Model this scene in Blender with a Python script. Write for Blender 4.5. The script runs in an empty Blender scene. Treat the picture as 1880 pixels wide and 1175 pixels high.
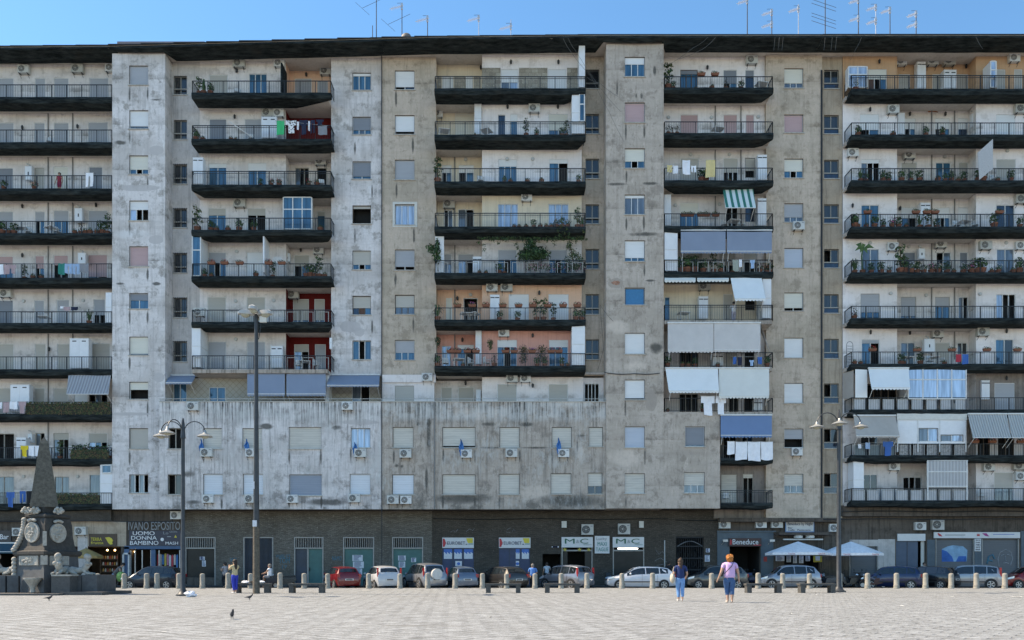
import bpy, bmesh, math, random
from mathutils import Vector, Matrix
R = math.radians
random.seed(7)
SC = bpy.context.scene
COL = SC.collection
# ------------------------------------------------------------------ camera, sky, sun, exposure
F = 1490.0            # focal length in photo pixels (photo 1880 x 1175), horizon at y = 1042, eye 1.25 m
cd = bpy.data.cameras.new('camera'); cam = bpy.data.objects.new('camera', cd); COL.objects.link(cam)
cam.location = (0, 0, 1.25); cam.rotation_euler = (R(90), 0, 0)
cd.sensor_width = 36; cd.lens = 36*F/1880; cd.shift_y = (1042-587.5)/1880
cd.clip_start = .1; cd.clip_end = 3000
SC.camera = cam
SUN_EL, SUN_AZ = 50.0, 8.6          # degrees; azimuth measured from -X towards +Y (behind the facade)
W = bpy.data.worlds.new('World'); SC.world = W; W.use_nodes = True
nt = W.node_tree; nt.nodes.clear()
sky = nt.nodes.new('ShaderNodeTexSky'); sky.sky_type = 'NISHITA'; sky.sun_disc = False
sky.sun_elevation = R(SUN_EL); sky.sun_rotation = R(-(90-SUN_AZ)); sky.altitude = 20; sky.air_density = .75; sky.dust_density = .05; sky.ozone_density = 2.0
bg = nt.nodes.new('ShaderNodeBackground'); bg.inputs[1].default_value = .15
wo = nt.nodes.new('ShaderNodeOutputWorld'); hs = nt.nodes.new('ShaderNodeHueSaturation'); hs.inputs['Hue'].default_value = .494; hs.inputs['Saturation'].default_value = 1.22; nt.links.new(sky.outputs[0], hs.inputs['Color']); nt.links.new(hs.outputs[0], bg.inputs[0]); nt.links.new(bg.outputs[0], wo.inputs[0])
sd = bpy.data.lights.new('sun', 'SUN'); sd.energy = 3.5; sd.angle = R(.53); sd.color = (1, .93, .82)
so = bpy.data.objects.new('sun', sd); COL.objects.link(so); so.location = (-60, 40, 80)
tosun = Vector((-math.cos(R(SUN_EL))*math.cos(R(SUN_AZ)), math.cos(R(SUN_EL))*math.sin(R(SUN_AZ)), math.sin(R(SUN_EL))))
so.rotation_euler = tosun.to_track_quat('Z', 'Y').to_euler()
SC.view_settings.view_transform = 'Standard'; SC.view_settings.look = 'None'; SC.view_settings.gamma = 1
SC.view_settings.exposure = 1.3
SC.view_settings.use_white_balance = True; SC.view_settings.white_balance_temperature = 8000; SC.view_settings.white_balance_tint = 13
SC.cycles.max_bounces = 6; SC.cycles.diffuse_bounces = 3; SC.cycles.glossy_bounces = 3; SC.cycles.transmission_bounces = 4; SC.cycles.transparent_max_bounces = 6

def PX(x, Y): return (x-940)*Y/F
def PZ(y, Y): return 1.25+(1042-y)*Y/F
# ------------------------------------------------------------------ materials
MATS = {}
def nodes(name, rough=.7, metal=0.0, spec=.5):
    m = bpy.data.materials.new(name); m.use_nodes = True; t = m.node_tree
    b = t.nodes['Principled BSDF']; b.inputs['Roughness'].default_value = rough; b.inputs['Metallic'].default_value = metal
    b.inputs['Specular IOR Level'].default_value = spec
    tc = t.nodes.new('ShaderNodeTexCoord')
    return m, t, b, tc.outputs['Object']
def mapped(t, co, sc, loc=(0, 0, 0), rot=(0, 0, 0)):
    mp = t.nodes.new('ShaderNodeMapping'); mp.inputs['Scale'].default_value = sc; mp.inputs['Location'].default_value = loc; mp.inputs['Rotation'].default_value = rot
    t.links.new(co, mp.inputs[0]); return mp.outputs[0]
def noise(t, co, scale, detail=4, rough=.6, sc=None, loc=(0, 0, 0)):
    if sc or loc != (0, 0, 0): co = mapped(t, co, sc or (1, 1, 1), loc)
    n = t.nodes.new('ShaderNodeTexNoise'); n.inputs['Scale'].default_value = scale; n.inputs['Detail'].default_value = detail; n.inputs['Roughness'].default_value = rough
    t.links.new(co, n.inputs['Vector']); return n.outputs[0]
def ramp(t, v, a, b, c0=0.0, c1=1.0):
    r = t.nodes.new('ShaderNodeMapRange'); r.inputs[1].default_value = a; r.inputs[2].default_value = b; r.inputs[3].default_value = c0; r.inputs[4].default_value = c1
    t.links.new(v, r.inputs[0]); return r.outputs[0]
def mixc(t, f, a, b):
    m = t.nodes.new('ShaderNodeMix'); m.data_type = 'RGBA'
    if isinstance(f, (int, float)): m.inputs[0].default_value = f
    else: t.links.new(f, m.inputs[0])
    for k, v in ((6, a), (7, b)):
        if isinstance(v, tuple): m.inputs[k].default_value = (*v[:3], 1)
        else: t.links.new(v, m.inputs[k])
    return m.outputs[2]
def mth(t, op, a, b=None):
    m = t.nodes.new('ShaderNodeMath'); m.operation = op
    for k, v in ((0, a), (1, b)):
        if v is None: continue
        if isinstance(v, (int, float)): m.inputs[k].default_value = v
        else: t.links.new(v, m.inputs[k])
    return m.outputs[0]
def bump(t, b, h, s=.3, d=.02):
    n = t.nodes.new('ShaderNodeBump'); n.inputs['Strength'].default_value = s; n.inputs['Distance'].default_value = d
    t.links.new(h, n.inputs['Height']); t.links.new(n.outputs[0], b.inputs['Normal'])
def xyz(t, co):
    s = t.nodes.new('ShaderNodeSeparateXYZ'); t.links.new(co, s.inputs[0]); return s.outputs
def M(name, col=(.5, .5, .5), rough=.7, metal=0.0, var=.12, scale=6.0, spec=.5):
    if name in MATS: return MATS[name]
    m, t, b, co = nodes(name, rough, metal, spec)
    n = noise(t, co, scale, 5, .65)
    lo = tuple(c*(1-var) for c in col); hi = tuple(min(1, c*(1+var)) for c in col)
    t.links.new(mixc(t, ramp(t, n, .3, .7), lo, hi), b.inputs['Base Color'])
    MATS[name] = m; return m
def SP(Y, s): return [(PX(float(a), Y), PZ(float(b_), Y), float(c)*Y/F, float(d)*Y/F, k) for a, b_, c, d, k in (q.split(',') for q in s.split())]
def plaster(name, base, patch, stain, pa=.8, sa=.6, streak=.5, grime=.5, seed=0.0, podium=0.0, fine=.5, spots=()):
    """painted render: large faded patches, worn spots, rain streaks, damp bands at each floor slab"""
    base, patch, stain = (tuple(min(.86, a*w_) for a, w_ in zip(q, (1.15, 1.01, .945) if base[1] < .5 else (1.05, .985, .97))) for q in (base, patch, stain))
    m, t, b, co = nodes(name, .93, 0, .2)
    o = (seed*13.1, 0, seed*7.7)
    n1 = noise(t, co, .33, 5, .62, None, o)
    n2 = noise(t, co, 1.15, 9, .72, None, (o[0]+40, 0, 9))
    n3 = noise(t, co, 7.0, 6, .7)
    st = noise(t, co, 1.0, 6, .62, (2.6, 2.6, .2), o)
    st2 = noise(t, co, 1.0, 4, .6, (9, 9, .35), o)
    hz = noise(t, co, 1.0, 5, .65, (.5, .5, 3.2), (o[0], 0, 3))
    c = mixc(t, ramp(t, n1, .44, .58, 0, pa), base, patch)
    c = mixc(t, ramp(t, n2, .535, .61, 0, sa), c, stain)
    c = mixc(t, ramp(t, hz, .5, .75, 0, sa*.55), c, stain)
    c = mixc(t, ramp(t, mth(t, 'MULTIPLY', st, st2), .255, .36, 0, streak), c, tuple(x*.45 for x in stain))
    c = mixc(t, ramp(t, st, .42, .28, 0, streak*.5), c, tuple(min(.9, x*1.22) for x in base))
    c = mixc(t, ramp(t, n3, .35, .7, 0, fine), c, tuple(x*.72 for x in base))
    n4 = noise(t, co, 1.0, 8, .75, (4.5, 4.5, 1.6), (o[0], 0, 21)); n5 = noise(t, co, 1.0, 7, .8, (3, 3, 1.1), (o[0]+5, 0, 33))
    c = mixc(t, ramp(t, n4, .54, .68, 0, fine*1.1), c, tuple(x*.8 for x in stain)); c = mixc(t, ramp(t, n5, .56, .70, 0, fine*.9), c, tuple(min(.85, x*1.35) for x in base))
    z = xyz(t, co)[2]
    fr = mth(t, 'FRACT', mth(t, 'DIVIDE', mth(t, 'ADD', z, 2.6), 3.1))
    band = mth(t, 'MULTIPLY', ramp(t, fr, .0, .16, 1, 0), ramp(t, n2, .40, .62))
    c = mixc(t, mth(t, 'MULTIPLY', band, grime), c, tuple(x*.6 for x in stain))
    X, Z = xyz(t, co)[0], z
    for cx, cz, rx, rz, kind in spots:      # single stains, old repairs and bare patches, each with a ragged edge
        dx = mth(t, 'DIVIDE', mth(t, 'SUBTRACT', X, cx), rx); dz = mth(t, 'DIVIDE', mth(t, 'SUBTRACT', Z, cz), rz)
        d = mth(t, 'ADD', mth(t, 'ADD', mth(t, 'MULTIPLY', dx, dx), mth(t, 'MULTIPLY', dz, dz)), mth(t, 'MULTIPLY', mth(t, 'SUBTRACT', n2, .5), 4.0 if kind != 'p' else 2.5))
        k_, col_ = {'d': ((1.3, .2), (.07, .068, .06)), 'p': ((1.05, .95), tuple(x*.66 for x in base)), 'w': ((1.5, .2), tuple(min(.8, x*1.45) for x in base))}[kind]
        c = mixc(t, ramp(t, d, k_[0], k_[1], 0, .4 if kind == 'w' else .85), c, col_)
    if podium:      # black run-off from the parapet
        d = mth(t, 'MULTIPLY', ramp(t, z, 10.6, 12.3), ramp(t, st2, .44, .60))
        d2 = mth(t, 'MULTIPLY', d, ramp(t, n1, .38, .56))
        c = mixc(t, mth(t, 'MULTIPLY', d2, podium), c, (.03, .03, .028))
        tb = mth(t, 'MULTIPLY', ramp(t, z, 11.0, 11.4), ramp(t, n2, .40, .55)); c = mixc(t, mth(t, 'MULTIPLY', tb, .55), c, (.66, .655, .63))
        c = mixc(t, mth(t, 'MULTIPLY', d2, podium), c, (.03, .03, .028))
        w = noise(t, co, 1.0, 7, .75, (4, 4, 1.3), (3, 0, 2))
        c = mixc(t, ramp(t, mth(t, 'MULTIPLY', w, n1), .25, .38, 0, .55), c, (.55, .55, .53))
        lo = mth(t, 'MULTIPLY', ramp(t, z, 7.2, 5.2), ramp(t, n2, .45, .6))
        c = mixc(t, mth(t, 'MULTIPLY', lo, .6), c, (.09, .088, .08))
    t.links.new(c, b.inputs['Base Color'])
    bump(t, b, mth(t, 'ADD', n2, mth(t, 'MULTIPLY', n3, .5)), .5, .02)
    MATS[name] = m; return m
PW = plaster('white_painted_render', (.70, .70, .69), (.50, .49, .465), (.30, .29, .265), .85, .85, .28, .7, 1, 0, .5, SP(55.45, '238,172,2,14,d 271,172,2,12,d 238,252,2,12,d 271,335,2,14,d 238,420,2,14,d 271,505,2,12,d 238,583,2,14,d 271,583,2,12,d 238,668,2,14,d 271,750,2,14,d 238,840,2,14,d 648,262,2,12,d 680,344,2,14,d 648,426,2,14,d 680,594,2,12,d 287,276,12,8,p 287,440,13,8,p 292,693,10,9,p 299,741,6,9,p 220,262,12,4,d 288,183,10,2,d 221,521,8,2.5,d 287,521,7,3,d 640,594,19,11,p 656,604,10,8,p 255,345,40,6,p 240,430,30,8,w 235,760,40,3,p'))
PG = plaster('grey_cement_render', (.50, .465, .40), (.36, .34, .28), (.21, .19, .15), .85, .6, .2, .5, 2, 0, .5, SP(56, ' '.join('%d,%d,2.2,15,d' % q for q in ((727, 182), (758, 266), (728, 350), (760, 432), (726, 514), (759, 597)))))
PT = plaster('tower_cement_render', (.47, .455, .415), (.36, .345, .305), (.18, .168, .145), .8, .6, .2, .6, 3, 0, .6, SP(54.42, '1149,242,2,15,d 1183,240,2,14,d 1150,325,2,13,d 1182,410,2,15,d 1150,410,2,12,d 1183,494,2,14,d 1148,750,2,16,d 1184,838,2,14,d 1149,922,2,12,d 1133,338,18,3,d 1195,337,15,3,d 1185,430,28,4,d 1202,130,3,9,d 1133,160,2,14,d 1178,176,3,6,d 1168,176,2,5,d 1195,515,9,2,d 1130,520,14,9,p 1135,600,20,12,w 1170,672,20,8,w 1205,640,12,10,d 1195,735,12,20,p 1150,840,30,15,w'))
PB = plaster('bay_white_paint', (.72, .71, .69), (.60, .58, .545), (.36, .34, .31), .7, .45, .15, .8, 4, 0, .22)
PR = plaster('bay_bright_white_paint', (.80, .79, .78), (.70, .68, .65), (.45, .41, .36), .6, .35, .1, .8, 5, 0, .15)
PGb = plaster('bay_grey_paint', (.24, .235, .225), (.19, .185, .17), (.12, .12, .11), .6, .5, .5, .6, 6)
POD_L = plaster('podium_white_render', (.66, .66, .65), (.48, .47, .45), (.28, .27, .25), .85, .8, .6, .2, 7, .9, .6, SP(54.55, '374,838,2,14,d 407,925,2,10,d 531,838,2,14,d 589,838,2,14,d 644,836,2,14,d 531,922,2,12,d 590,922,2,12,d 430,775,5,10,p 488,783,13,5,d 618,785,10,4,d 347,870,12,6,d 355,922,14,4,d 350,790,4,30,p 660,775,34,5,p 600,922,40,6,d 455,790,20,20,w'))
POD_R = plaster('podium_grey_render', (.43, .42, .385), (.33, .32, .285), (.17, .16, .14), .8, .6, .6, .2, 8, .9, .7, SP(54.55, '723,838,2,14,d 814,838,2,14,d 872,838,2,12,d 954,838,2,12,d 1014,838,2,14,d 813,922,2,12,d 872,922,2,12,d 917,922,2,12,d 1049,922,2,12,d 898,779,13,4,d 968,779,14,4,d 1068,800,9,3,d 787,790,4,40,d 783,880,3,30,d 905,822,20,2,d 983,822,24,2,d 735,823,30,1.5,d 768,778,4,4,d 728,855,4,3,d 738,856,3,3,d 975,905,30,14,w 880,760,40,10,w 1065,830,8,20,w 1050,920,60,12,d 850,915,50,10,d 1060,820,2,12,d 790,745,8,6,d 1140,880,30,20,w'))
PRED = plaster('dark_red_paint', (.12, .012, .011), (.10, .012, .012), (.09, .012, .012), .5, .3, .2, .2, 9, 0, .2)
PPINK = plaster('salmon_pink_paint', (.62, .36, .31), (.60, .37, .33), (.5, .27, .23), .5, .3, .15, .3, 10, 0, .15)
PORG = plaster('apricot_paint', (.48, .34, .22), (.44, .31, .21), (.42, .28, .18), .5, .3, .2, .3, 11, 0, .15)
PBEI = plaster('beige_paint', (.68, .49, .37), (.62, .46, .35), (.52, .38, .28), .5, .3, .2, .3, 12, 0, .15)
PCRE = plaster('cream_paint', (.70, .64, .50), (.66, .6, .47), (.55, .5, .4), .5, .3, .2, .3, 13, 0, .15)
PSTR = plaster('stair_column_render', (.56, .555, .53), (.46, .45, .43), (.32, .31, .28), .7, .4, .4, .5, 14)
PSTG = plaster('stair_column_ochre_render', (.42, .39, .32), (.34, .31, .25), (.23, .2, .16), .7, .5, .4, .6, 15)
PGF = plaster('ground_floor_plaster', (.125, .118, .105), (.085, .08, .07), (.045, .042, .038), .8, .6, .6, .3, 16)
PSOF = plaster('soffit_paint', (.55, .52, .47), (.45, .42, .37), (.33, .3, .25), .6, .4, 0, .2, 17)
def brickwall(name, c1, c2, mortar, w=.28, h=.07, seed=0):
    m, t, b, co = nodes(name, .85, 0, .3)
    x = xyz(t, co); cb = t.nodes.new('ShaderNodeCombineXYZ'); t.links.new(x[0], cb.inputs[0]); t.links.new(x[2], cb.inputs[1])
    br = t.nodes.new('ShaderNodeTexBrick'); t.links.new(cb.outputs[0], br.inputs['Vector'])
    br.inputs['Color1'].default_value = (*c1, 1); br.inputs['Color2'].default_value = (*c2, 1); br.inputs['Mortar'].default_value = (*mortar, 1)
    br.inputs['Scale'].default_value = 1; br.inputs['Brick Width'].default_value = w; br.inputs['Row Height'].default_value = h; br.inputs['Mortar Size'].default_value = .008
    n = noise(t, co, .5, 6, .7, None, (seed, 0, 0)); n2 = noise(t, co, 9, 4, .7, (1, 1, 2.2))
    c = mixc(t, ramp(t, n, .42, .66, 0, .6), br.outputs[0], tuple(v*.55 for v in c1))
    c = mixc(t, ramp(t, n2, .58, .72, 0, .75), c, tuple(min(1, v*2.4) for v in c2))
    t.links.new(c, b.inputs['Base Color']); bump(t, b, n2, .5, .015)
    MATS[name] = m; return m
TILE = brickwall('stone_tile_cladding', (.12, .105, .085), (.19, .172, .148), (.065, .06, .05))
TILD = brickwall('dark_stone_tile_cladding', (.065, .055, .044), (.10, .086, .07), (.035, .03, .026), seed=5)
def shutter_mat(name, col, pitch=.055, dirt=.25):
    m, t, b, co = nodes(name, .55, 0, .4)
    z = xyz(t, co)[2]; fr = mth(t, 'FRACT', mth(t, 'DIVIDE', z, pitch))
    ln = ramp(t, fr, .0, .22, 1, 0)
    n = noise(t, co, 1.0, 6, .7, (.8, .8, 5)); n2 = noise(t, co, .25, 2)
    c = mixc(t, ramp(t, n, .45, .75, 0, dirt), col, tuple(v*.6 for v in col))
    c = mixc(t, mth(t, 'MULTIPLY', ln, .45), c, tuple(v*.35 for v in col))
    c = mixc(t, ramp(t, n2, .3, .7, 0, .2), c, tuple(v*.8 for v in col))
    t.links.new(c, b.inputs['Base Color']); bump(t, b, ln, -.6, .01)
    MATS[name] = m; return m
SH = {k: shutter_mat('roller_shutter_'+n, c) for k, n, c in (
    ('g', 'grey', (.38, .385, .40)), ('w', 'white', (.74, .74, .73)), ('c', 'cream', (.68, .65, .56)), ('k', 'pink', (.50, .33, .32)),
    ('e', 'beige', (.46, .43, .38)), ('s', 'slate', (.22, .235, .26)), ('r', 'rust', (.36, .10, .05)), ('o', 'orange', (.50, .20, .04)),
    ('y', 'pale_blue', (.46, .51, .58)))}
SH['W'] = shutter_mat('roller_shutter_wide_white', (.62, .66, .70), .12, .3)
SH['D'] = shutter_mat('roller_shutter_dirty_beige', (.56, .53, .47), .16, .6)
SH['S'] = shutter_mat('roller_shutter_wide_slate', (.26, .30, .36), .12, .3)
def glassy(name, col, metal, rough=.06):
    m, t, b, co = nodes(name, rough, metal, .8)
    n = noise(t, co, 1.0, 3, .5, (6, 6, .5)); 
    t.links.new(mixc(t, ramp(t, n, .35, .65), tuple(v*.7 for v in col), tuple(min(1, v*1.25) for v in col)), b.inputs['Base Color'])
    n2 = noise(t, co, 1.3, 2); bump(t, b, n2, .15, .02)
    MATS[name] = m; return m
GL = {'b': glassy('glass_with_sky_and_curtain_blue', (.04, .125, .20), .15), 'g': glassy('glass_over_grey_curtain', (.13, .16, .19), .25),  # 'b': blue of the mirrored sky mixed into the base colour with curtain blue
      'l': glassy('glass_over_pale_curtain', (.36, .46, .58), .2, .12), 't': glassy('glass_teal', (.05, .22, .22), .1), 'n': glassy('navy_glass', (.02, .035, .06), .15)}
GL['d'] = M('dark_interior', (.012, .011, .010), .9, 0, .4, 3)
GL['x'] = glassy('dim_stair_glass', (.03, .034, .036), .0)
GL['f'] = M('brown_wood_panel', (.10, .04, .02), .6)
FRW = M('white_window_frame', (.62, .62, .60), .5); FRG = M('weathered_frame', (.33, .31, .27), .7); FRB = M('brown_frame', (.12, .08, .05), .6)
SILL = M('travertine_sill', (.42, .40, .36), .8, 0, .25)
IRON = M('dark_railing_iron', (.022, .026, .030), .55, .3); IRONL = M('pale_railing_bar', (.16, .165, .165), .6)
PALE = M('pale_frame_paint', (.42, .42, .40), .6)
WHP = M('white_metal_panel', (.70, .71, .72), .45, 0, .05, 3); CREAMP = M('ivory_plastic', (.58, .57, .52), .55, 0, .08)
def netting_mat():
    m, t, b, co = nodes('dark_green_netting', .95, 0, .1)
    n = noise(t, co, 1.0, 6, .7, (1.2, 4, 7)); n2 = noise(t, co, .7, 4, .6)
    c = mixc(t, ramp(t, n, .38, .68), (.007, .010, .011), (.040, .050, .050)); c = mixc(t, ramp(t, n2, .55, .75, 0, .5), c, (.045, .042, .034))
    t.links.new(c, b.inputs['Base Color']); bump(t, b, n, .8, .05); MATS['net'] = m; return m
NET = netting_mat()
CONC = plaster('balcony_concrete', (.40, .385, .35), (.30, .29, .26), (.16, .155, .14), .8, .6, .7, 0, 18)
# ------------------------------------------------------------------ mesh builder
WM = {}
class MB:
    def __init__(s): s.v = []; s.f = []; s.m = []; s.mats = []; s.xf = None
    def mi(s, m):
        if m not in s.mats: s.mats.append(m)
        return s.mats.index(m)
    def add(s, vs, fs, m):
        o = len(s.v); i = s.mi(m)
        s.v += [tuple(s.xf @ Vector(v)) for v in vs] if s.xf else [tuple(v) for v in vs]
        s.f += [tuple(o+k for k in f) for f in fs]; s.m += [i]*len(fs)
    def quad(s, a, b, c, d, m): s.add([a, b, c, d], [(0, 1, 2, 3)], m)
    def box(s, x0, x1, y0, y1, z0, z1, m):
        x0, x1 = min(x0, x1), max(x0, x1); y0, y1 = min(y0, y1), max(y0, y1); z0, z1 = min(z0, z1), max(z0, z1)
        s.add([(x0, y0, z0), (x1, y0, z0), (x1, y1, z0), (x0, y1, z0), (x0, y0, z1), (x1, y0, z1), (x1, y1, z1), (x0, y1, z1)],
              [(0, 3, 2, 1), (4, 5, 6, 7), (0, 1, 5, 4), (1, 2, 6, 5), (2, 3, 7, 6), (3, 0, 4, 7)], m)
    def tube(s, pts, r, m, n=6, cap=True):
        pts = [Vector(p) for p in pts]; rs = r if isinstance(r, (list, tuple)) else [r]*len(pts)
        vs = []; fs = []
        for i, p in enumerate(pts):
            d = (pts[min(i+1, len(pts)-1)]-pts[max(i-1, 0)]).normalized()
            u = d.orthogonal().normalized() if i == 0 else (u - d*u.dot(d)).normalized()
            w = d.cross(u)
            for k in range(n):
                a = 2*math.pi*k/n; vs.append(p+(u*math.cos(a)+w*math.sin(a))*rs[i])
        for i in range(len(pts)-1):
            for k in range(n): fs.append((i*n+k, i*n+(k+1) % n, (i+1)*n+(k+1) % n, (i+1)*n+k))
        if cap: fs.append(tuple(range(n-1, -1, -1))); fs.append(tuple((len(pts)-1)*n+k for k in range(n)))
        s.add(vs, fs, m)
    def lathe(s, prof, c, m, n=16, sx=1, sy=1):
        vs = []; fs = []
        for r, z in prof:
            for k in range(n):
                a = 2*math.pi*k/n; vs.append((c[0]+r*sx*math.cos(a), c[1]+r*sy*math.sin(a), c[2]+z))
        for i in range(len(prof)-1):
            for k in range(n): fs.append((i*n+k, i*n+(k+1) % n, (i+1)*n+(k+1) % n, (i+1)*n+k))
        fs.append(tuple(range(n-1, -1, -1))); fs.append(tuple((len(prof)-1)*n+k for k in range(n)))
        s.add(vs, fs, m)
    def ball(s, c, r, m, n=10):
        rx, ry, rz = r if isinstance(r, tuple) else (r, r, r)
        prof = [(math.sin(math.pi*i/n), -math.cos(math.pi*i/n)) for i in range(n+1)]
        prof[0] = (.02, -1); prof[-1] = (.02, 1)
        k = MB(); k.lathe(prof, (0, 0, 0), m, n+4)
        s.add([(c[0]+v[0]*rx, c[1]+v[1]*ry, c[2]+v[2]*rz) for v in k.v], k.f, m)
    def prism(s, poly, y0, y1, m):          # poly in (x, z), counter-clockwise seen from -Y
        n = len(poly)
        s.add([(x, y0, z) for x, z in poly]+[(x, y1, z) for x, z in poly],
              [tuple(range(n)), tuple(range(2*n-1, n-1, -1))]+[(k, k+n, (k+1) % n+n, (k+1) % n) for k in range(n)], m)
    def build(s, name, parent=None, smooth=False, world=True):
        me = bpy.data.meshes.new(name); me.from_pydata(s.v, [], s.f)
        for m in s.mats: me.materials.append(m)
        me.polygons.foreach_set('material_index', s.m)
        if smooth: me.polygons.foreach_set('use_smooth', [True]*len(s.f)); me.update(); me.set_sharp_from_angle(angle=R(38))
        me.update()
        o = bpy.data.objects.new(name, me); COL.objects.link(o)
        if parent:
            o.parent = parent
            if world: o.matrix_parent_inverse = Matrix.Translation(-Vector(WM.get(parent.name, (0, 0, 0))))
        return o
def obj(name, mb, parent=None, smooth=False, world=True): return mb.build(name, parent, smooth, world)
def tag(o, label=None, cat=None, group=None, kind=None):
    if label: o['label'] = label
    if cat: o['category'] = cat
    if group: o['group'] = group
    if kind: o['kind'] = kind
    return o
def empty(name, loc=(0, 0, 0), rz=0, label=None, cat=None, group=None):
    o = bpy.data.objects.new(name, None); COL.objects.link(o); o.location = loc; o.rotation_euler = (0, 0, rz); o.empty_display_size = .2; WM[o.name] = tuple(loc)
    return tag(o, label, cat, group)
def copy_tree(o, parent=None):
    c = o.copy(); COL.objects.link(c)
    if parent: c.parent = parent
    for ch in o.children: copy_tree(ch, c)
    return c
class Proto:
    """first use moves the prototype itself, later uses copy it with its parts"""
    def __init__(s, root): s.root = root; s.used = False
    def place(s, loc, rz=0, scale=1, label=None, group=None, cat=None):
        o = s.root if not s.used else copy_tree(s.root)
        s.used = True; s.last = o
        o.location = loc; o.rotation_euler = (0, 0, rz); o.scale = (scale,)*3 if not isinstance(scale, tuple) else scale
        if label: o['label'] = label
        if group: o['group'] = group
        if cat: o['category'] = cat
        return o
# text as mesh, facing -Y, fitted into a box of width w (height h if given), lower left corner at (x, y, z)
def text_mb(mb, s, x, y, z, w, h, m, depth=.02, off=0.0):
    cu = bpy.data.curves.new('t', 'FONT'); cu.body = s; cu.size = 1; cu.offset = 0; cu.extrude = 0.02; cu.resolution_u = 3
    o = bpy.data.objects.new('t', cu); COL.objects.link(o); bpy.context.view_layer.update()
    me = o.evaluated_get(bpy.context.evaluated_depsgraph_get()).to_mesh()
    vs = [v.co.copy() for v in me.vertices]; fs = [tuple(p.vertices) for p in me.polygons]
    x0 = min(v.x for v in vs); x1 = max(v.x for v in vs); y0 = min(v.y for v in vs); y1 = max(v.y for v in vs)
    sx = w/(x1-x0); sy = h/(y1-y0)
    mb.add([(x+(v.x-x0)*sx, y-(v.z+.02)*depth/.04, z+(v.y-y0)*sy) for v in vs], fs, m)
    o.to_mesh_clear(); bpy.data.objects.remove(o); bpy.data.curves.remove(cu)
ORD = ['leftmost', 'second from left', 'third from left', 'fourth from left', 'fifth from left', 'sixth from left', 'seventh from left', 'eighth from left',
       'ninth from left', 'tenth from left', 'eleventh from left', 'twelfth from left', 'thirteenth from left']
LEVEL = ['top', 'second-highest', 'third-highest', 'fourth-highest', 'fifth-highest', 'sixth-highest', 'seventh-highest', 'eighth-highest', 'ninth-highest', 'tenth-highest']
BAYN = {'A': 'far-left', 'B': 'red-alcove', 'D': 'vine-bay', 'F': 'awning-bay', 'G': 'far-right'}
# ------------------------------------------------------------------ ground
mg, t, b, co = nodes('asphalt_road', .9)
n = noise(t, co, .5, 6); n2 = noise(t, co, 30, 3)
t.links.new(mixc(t, ramp(t, n2, .3, .7, 0, .5), mixc(t, ramp(t, n, .35, .65), (.025, .025, .027), (.04, .04, .041)), (.055, .055, .055)), b.inputs['Base Color'])
ASPH = mg
mp_, t, b, co = nodes('basalt_paving', .82, 0, .35)
rot = mapped(t, co, (1, 1, 1), (0, 0, 0), (0, 0, R(38)))
br = t.nodes.new('ShaderNodeTexBrick'); t.links.new(rot, br.inputs['Vector']); br.inputs['Scale'].default_value = 1
br.inputs['Brick Width'].default_value = .62; br.inputs['Row Height'].default_value = .34; br.inputs['Mortar Size'].default_value = .035; br.inputs['Mortar Smooth'].default_value = .4
br.inputs['Color1'].default_value = (.235, .246, .248, 1); br.inputs['Color2'].default_value = (.285, .302, .306, 1); br.inputs['Mortar'].default_value = (.14, .145, .143, 1)
n = noise(t, co, .18, 6, .6); n2 = noise(t, co, 2.2, 6, .7); n3 = noise(t, co, 22, 3, .6); pat = noise(t, co, 1.0, 5, .7, (.16, .9, 1))
c = mixc(t, ramp(t, n, .35, .68, 0, .35), br.outputs[0], (.20, .21, .213)); c = mixc(t, ramp(t, n2, .48, .62, 0, .6), c, (.40, .425, .44)); c = mixc(t, ramp(t, n3, .46, .66, 0, .7), c, (.10, .098, .09)); c = mixc(t, ramp(t, noise(t, co, 55, 2, .5), .52, .7, 0, .6), c, (.46, .475, .48))
c = mixc(t, ramp(t, pat, .60, .68, 0, .6), c, (.14, .135, .12))
s1 = noise(t, co, 1.7, 8, .82, (.8, 1, 1)); s2 = noise(t, co, 2.9, 8, .85, (.7, 1, 1), (9, 3, 0))
c = mixc(t, ramp(t, s1, .53, .62, 0, .75), c, (.125, .13, .128)); c = mixc(t, ramp(t, s2, .54, .63, 0, .8), c, (.46, .49, .505))
t.links.new(c, b.inputs['Base Color'])
bump(t, b, mth(t, 'ADD', mth(t, 'MULTIPLY', br.outputs[1], -1.0), mth(t, 'MULTIPLY', n3, .6)), 1.0, .035)
PAV = mp_
KERB = M('kerb_stone', (.33, .325, .31), .85, 0, .2, 3)
g = MB(); g.quad((-900, -900, -.1), (900, -900, -.1), (900, 900, -.1), (-900, 900, -.1), ASPH); tag(obj('road', g), kind='structure')
EDGE = 49.55
g = MB(); g.box(-160, 160, -60, EDGE-.25, -.4, 0, PAV); tag(obj('plaza_pavement', g), kind='structure')
g = MB()
for i in range(-80, 80): g.box(i*1.2+.006, i*1.2+1.194, EDGE-.25, EDGE, -.4, .004, KERB)
tag(obj('kerb', g), kind='structure')
g = MB(); g.box(-160, 160, 53.75, 57.5, -.4, .02, M('sidewalk_concrete', (.06, .058, .054), .9, 0, .25, 1.5)); tag(obj('sidewalk', g), kind='structure')
g = MB()
for i in range(18): g.box(-30+i*3.6, -30+i*3.6+.1, 50.1, 53.4, -.1, -.096, M('worn_white_road_paint', (.30, .30, .30), .8, 0, .4, 8))
tag(obj('parking_bay_marking', g), kind='structure')

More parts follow.
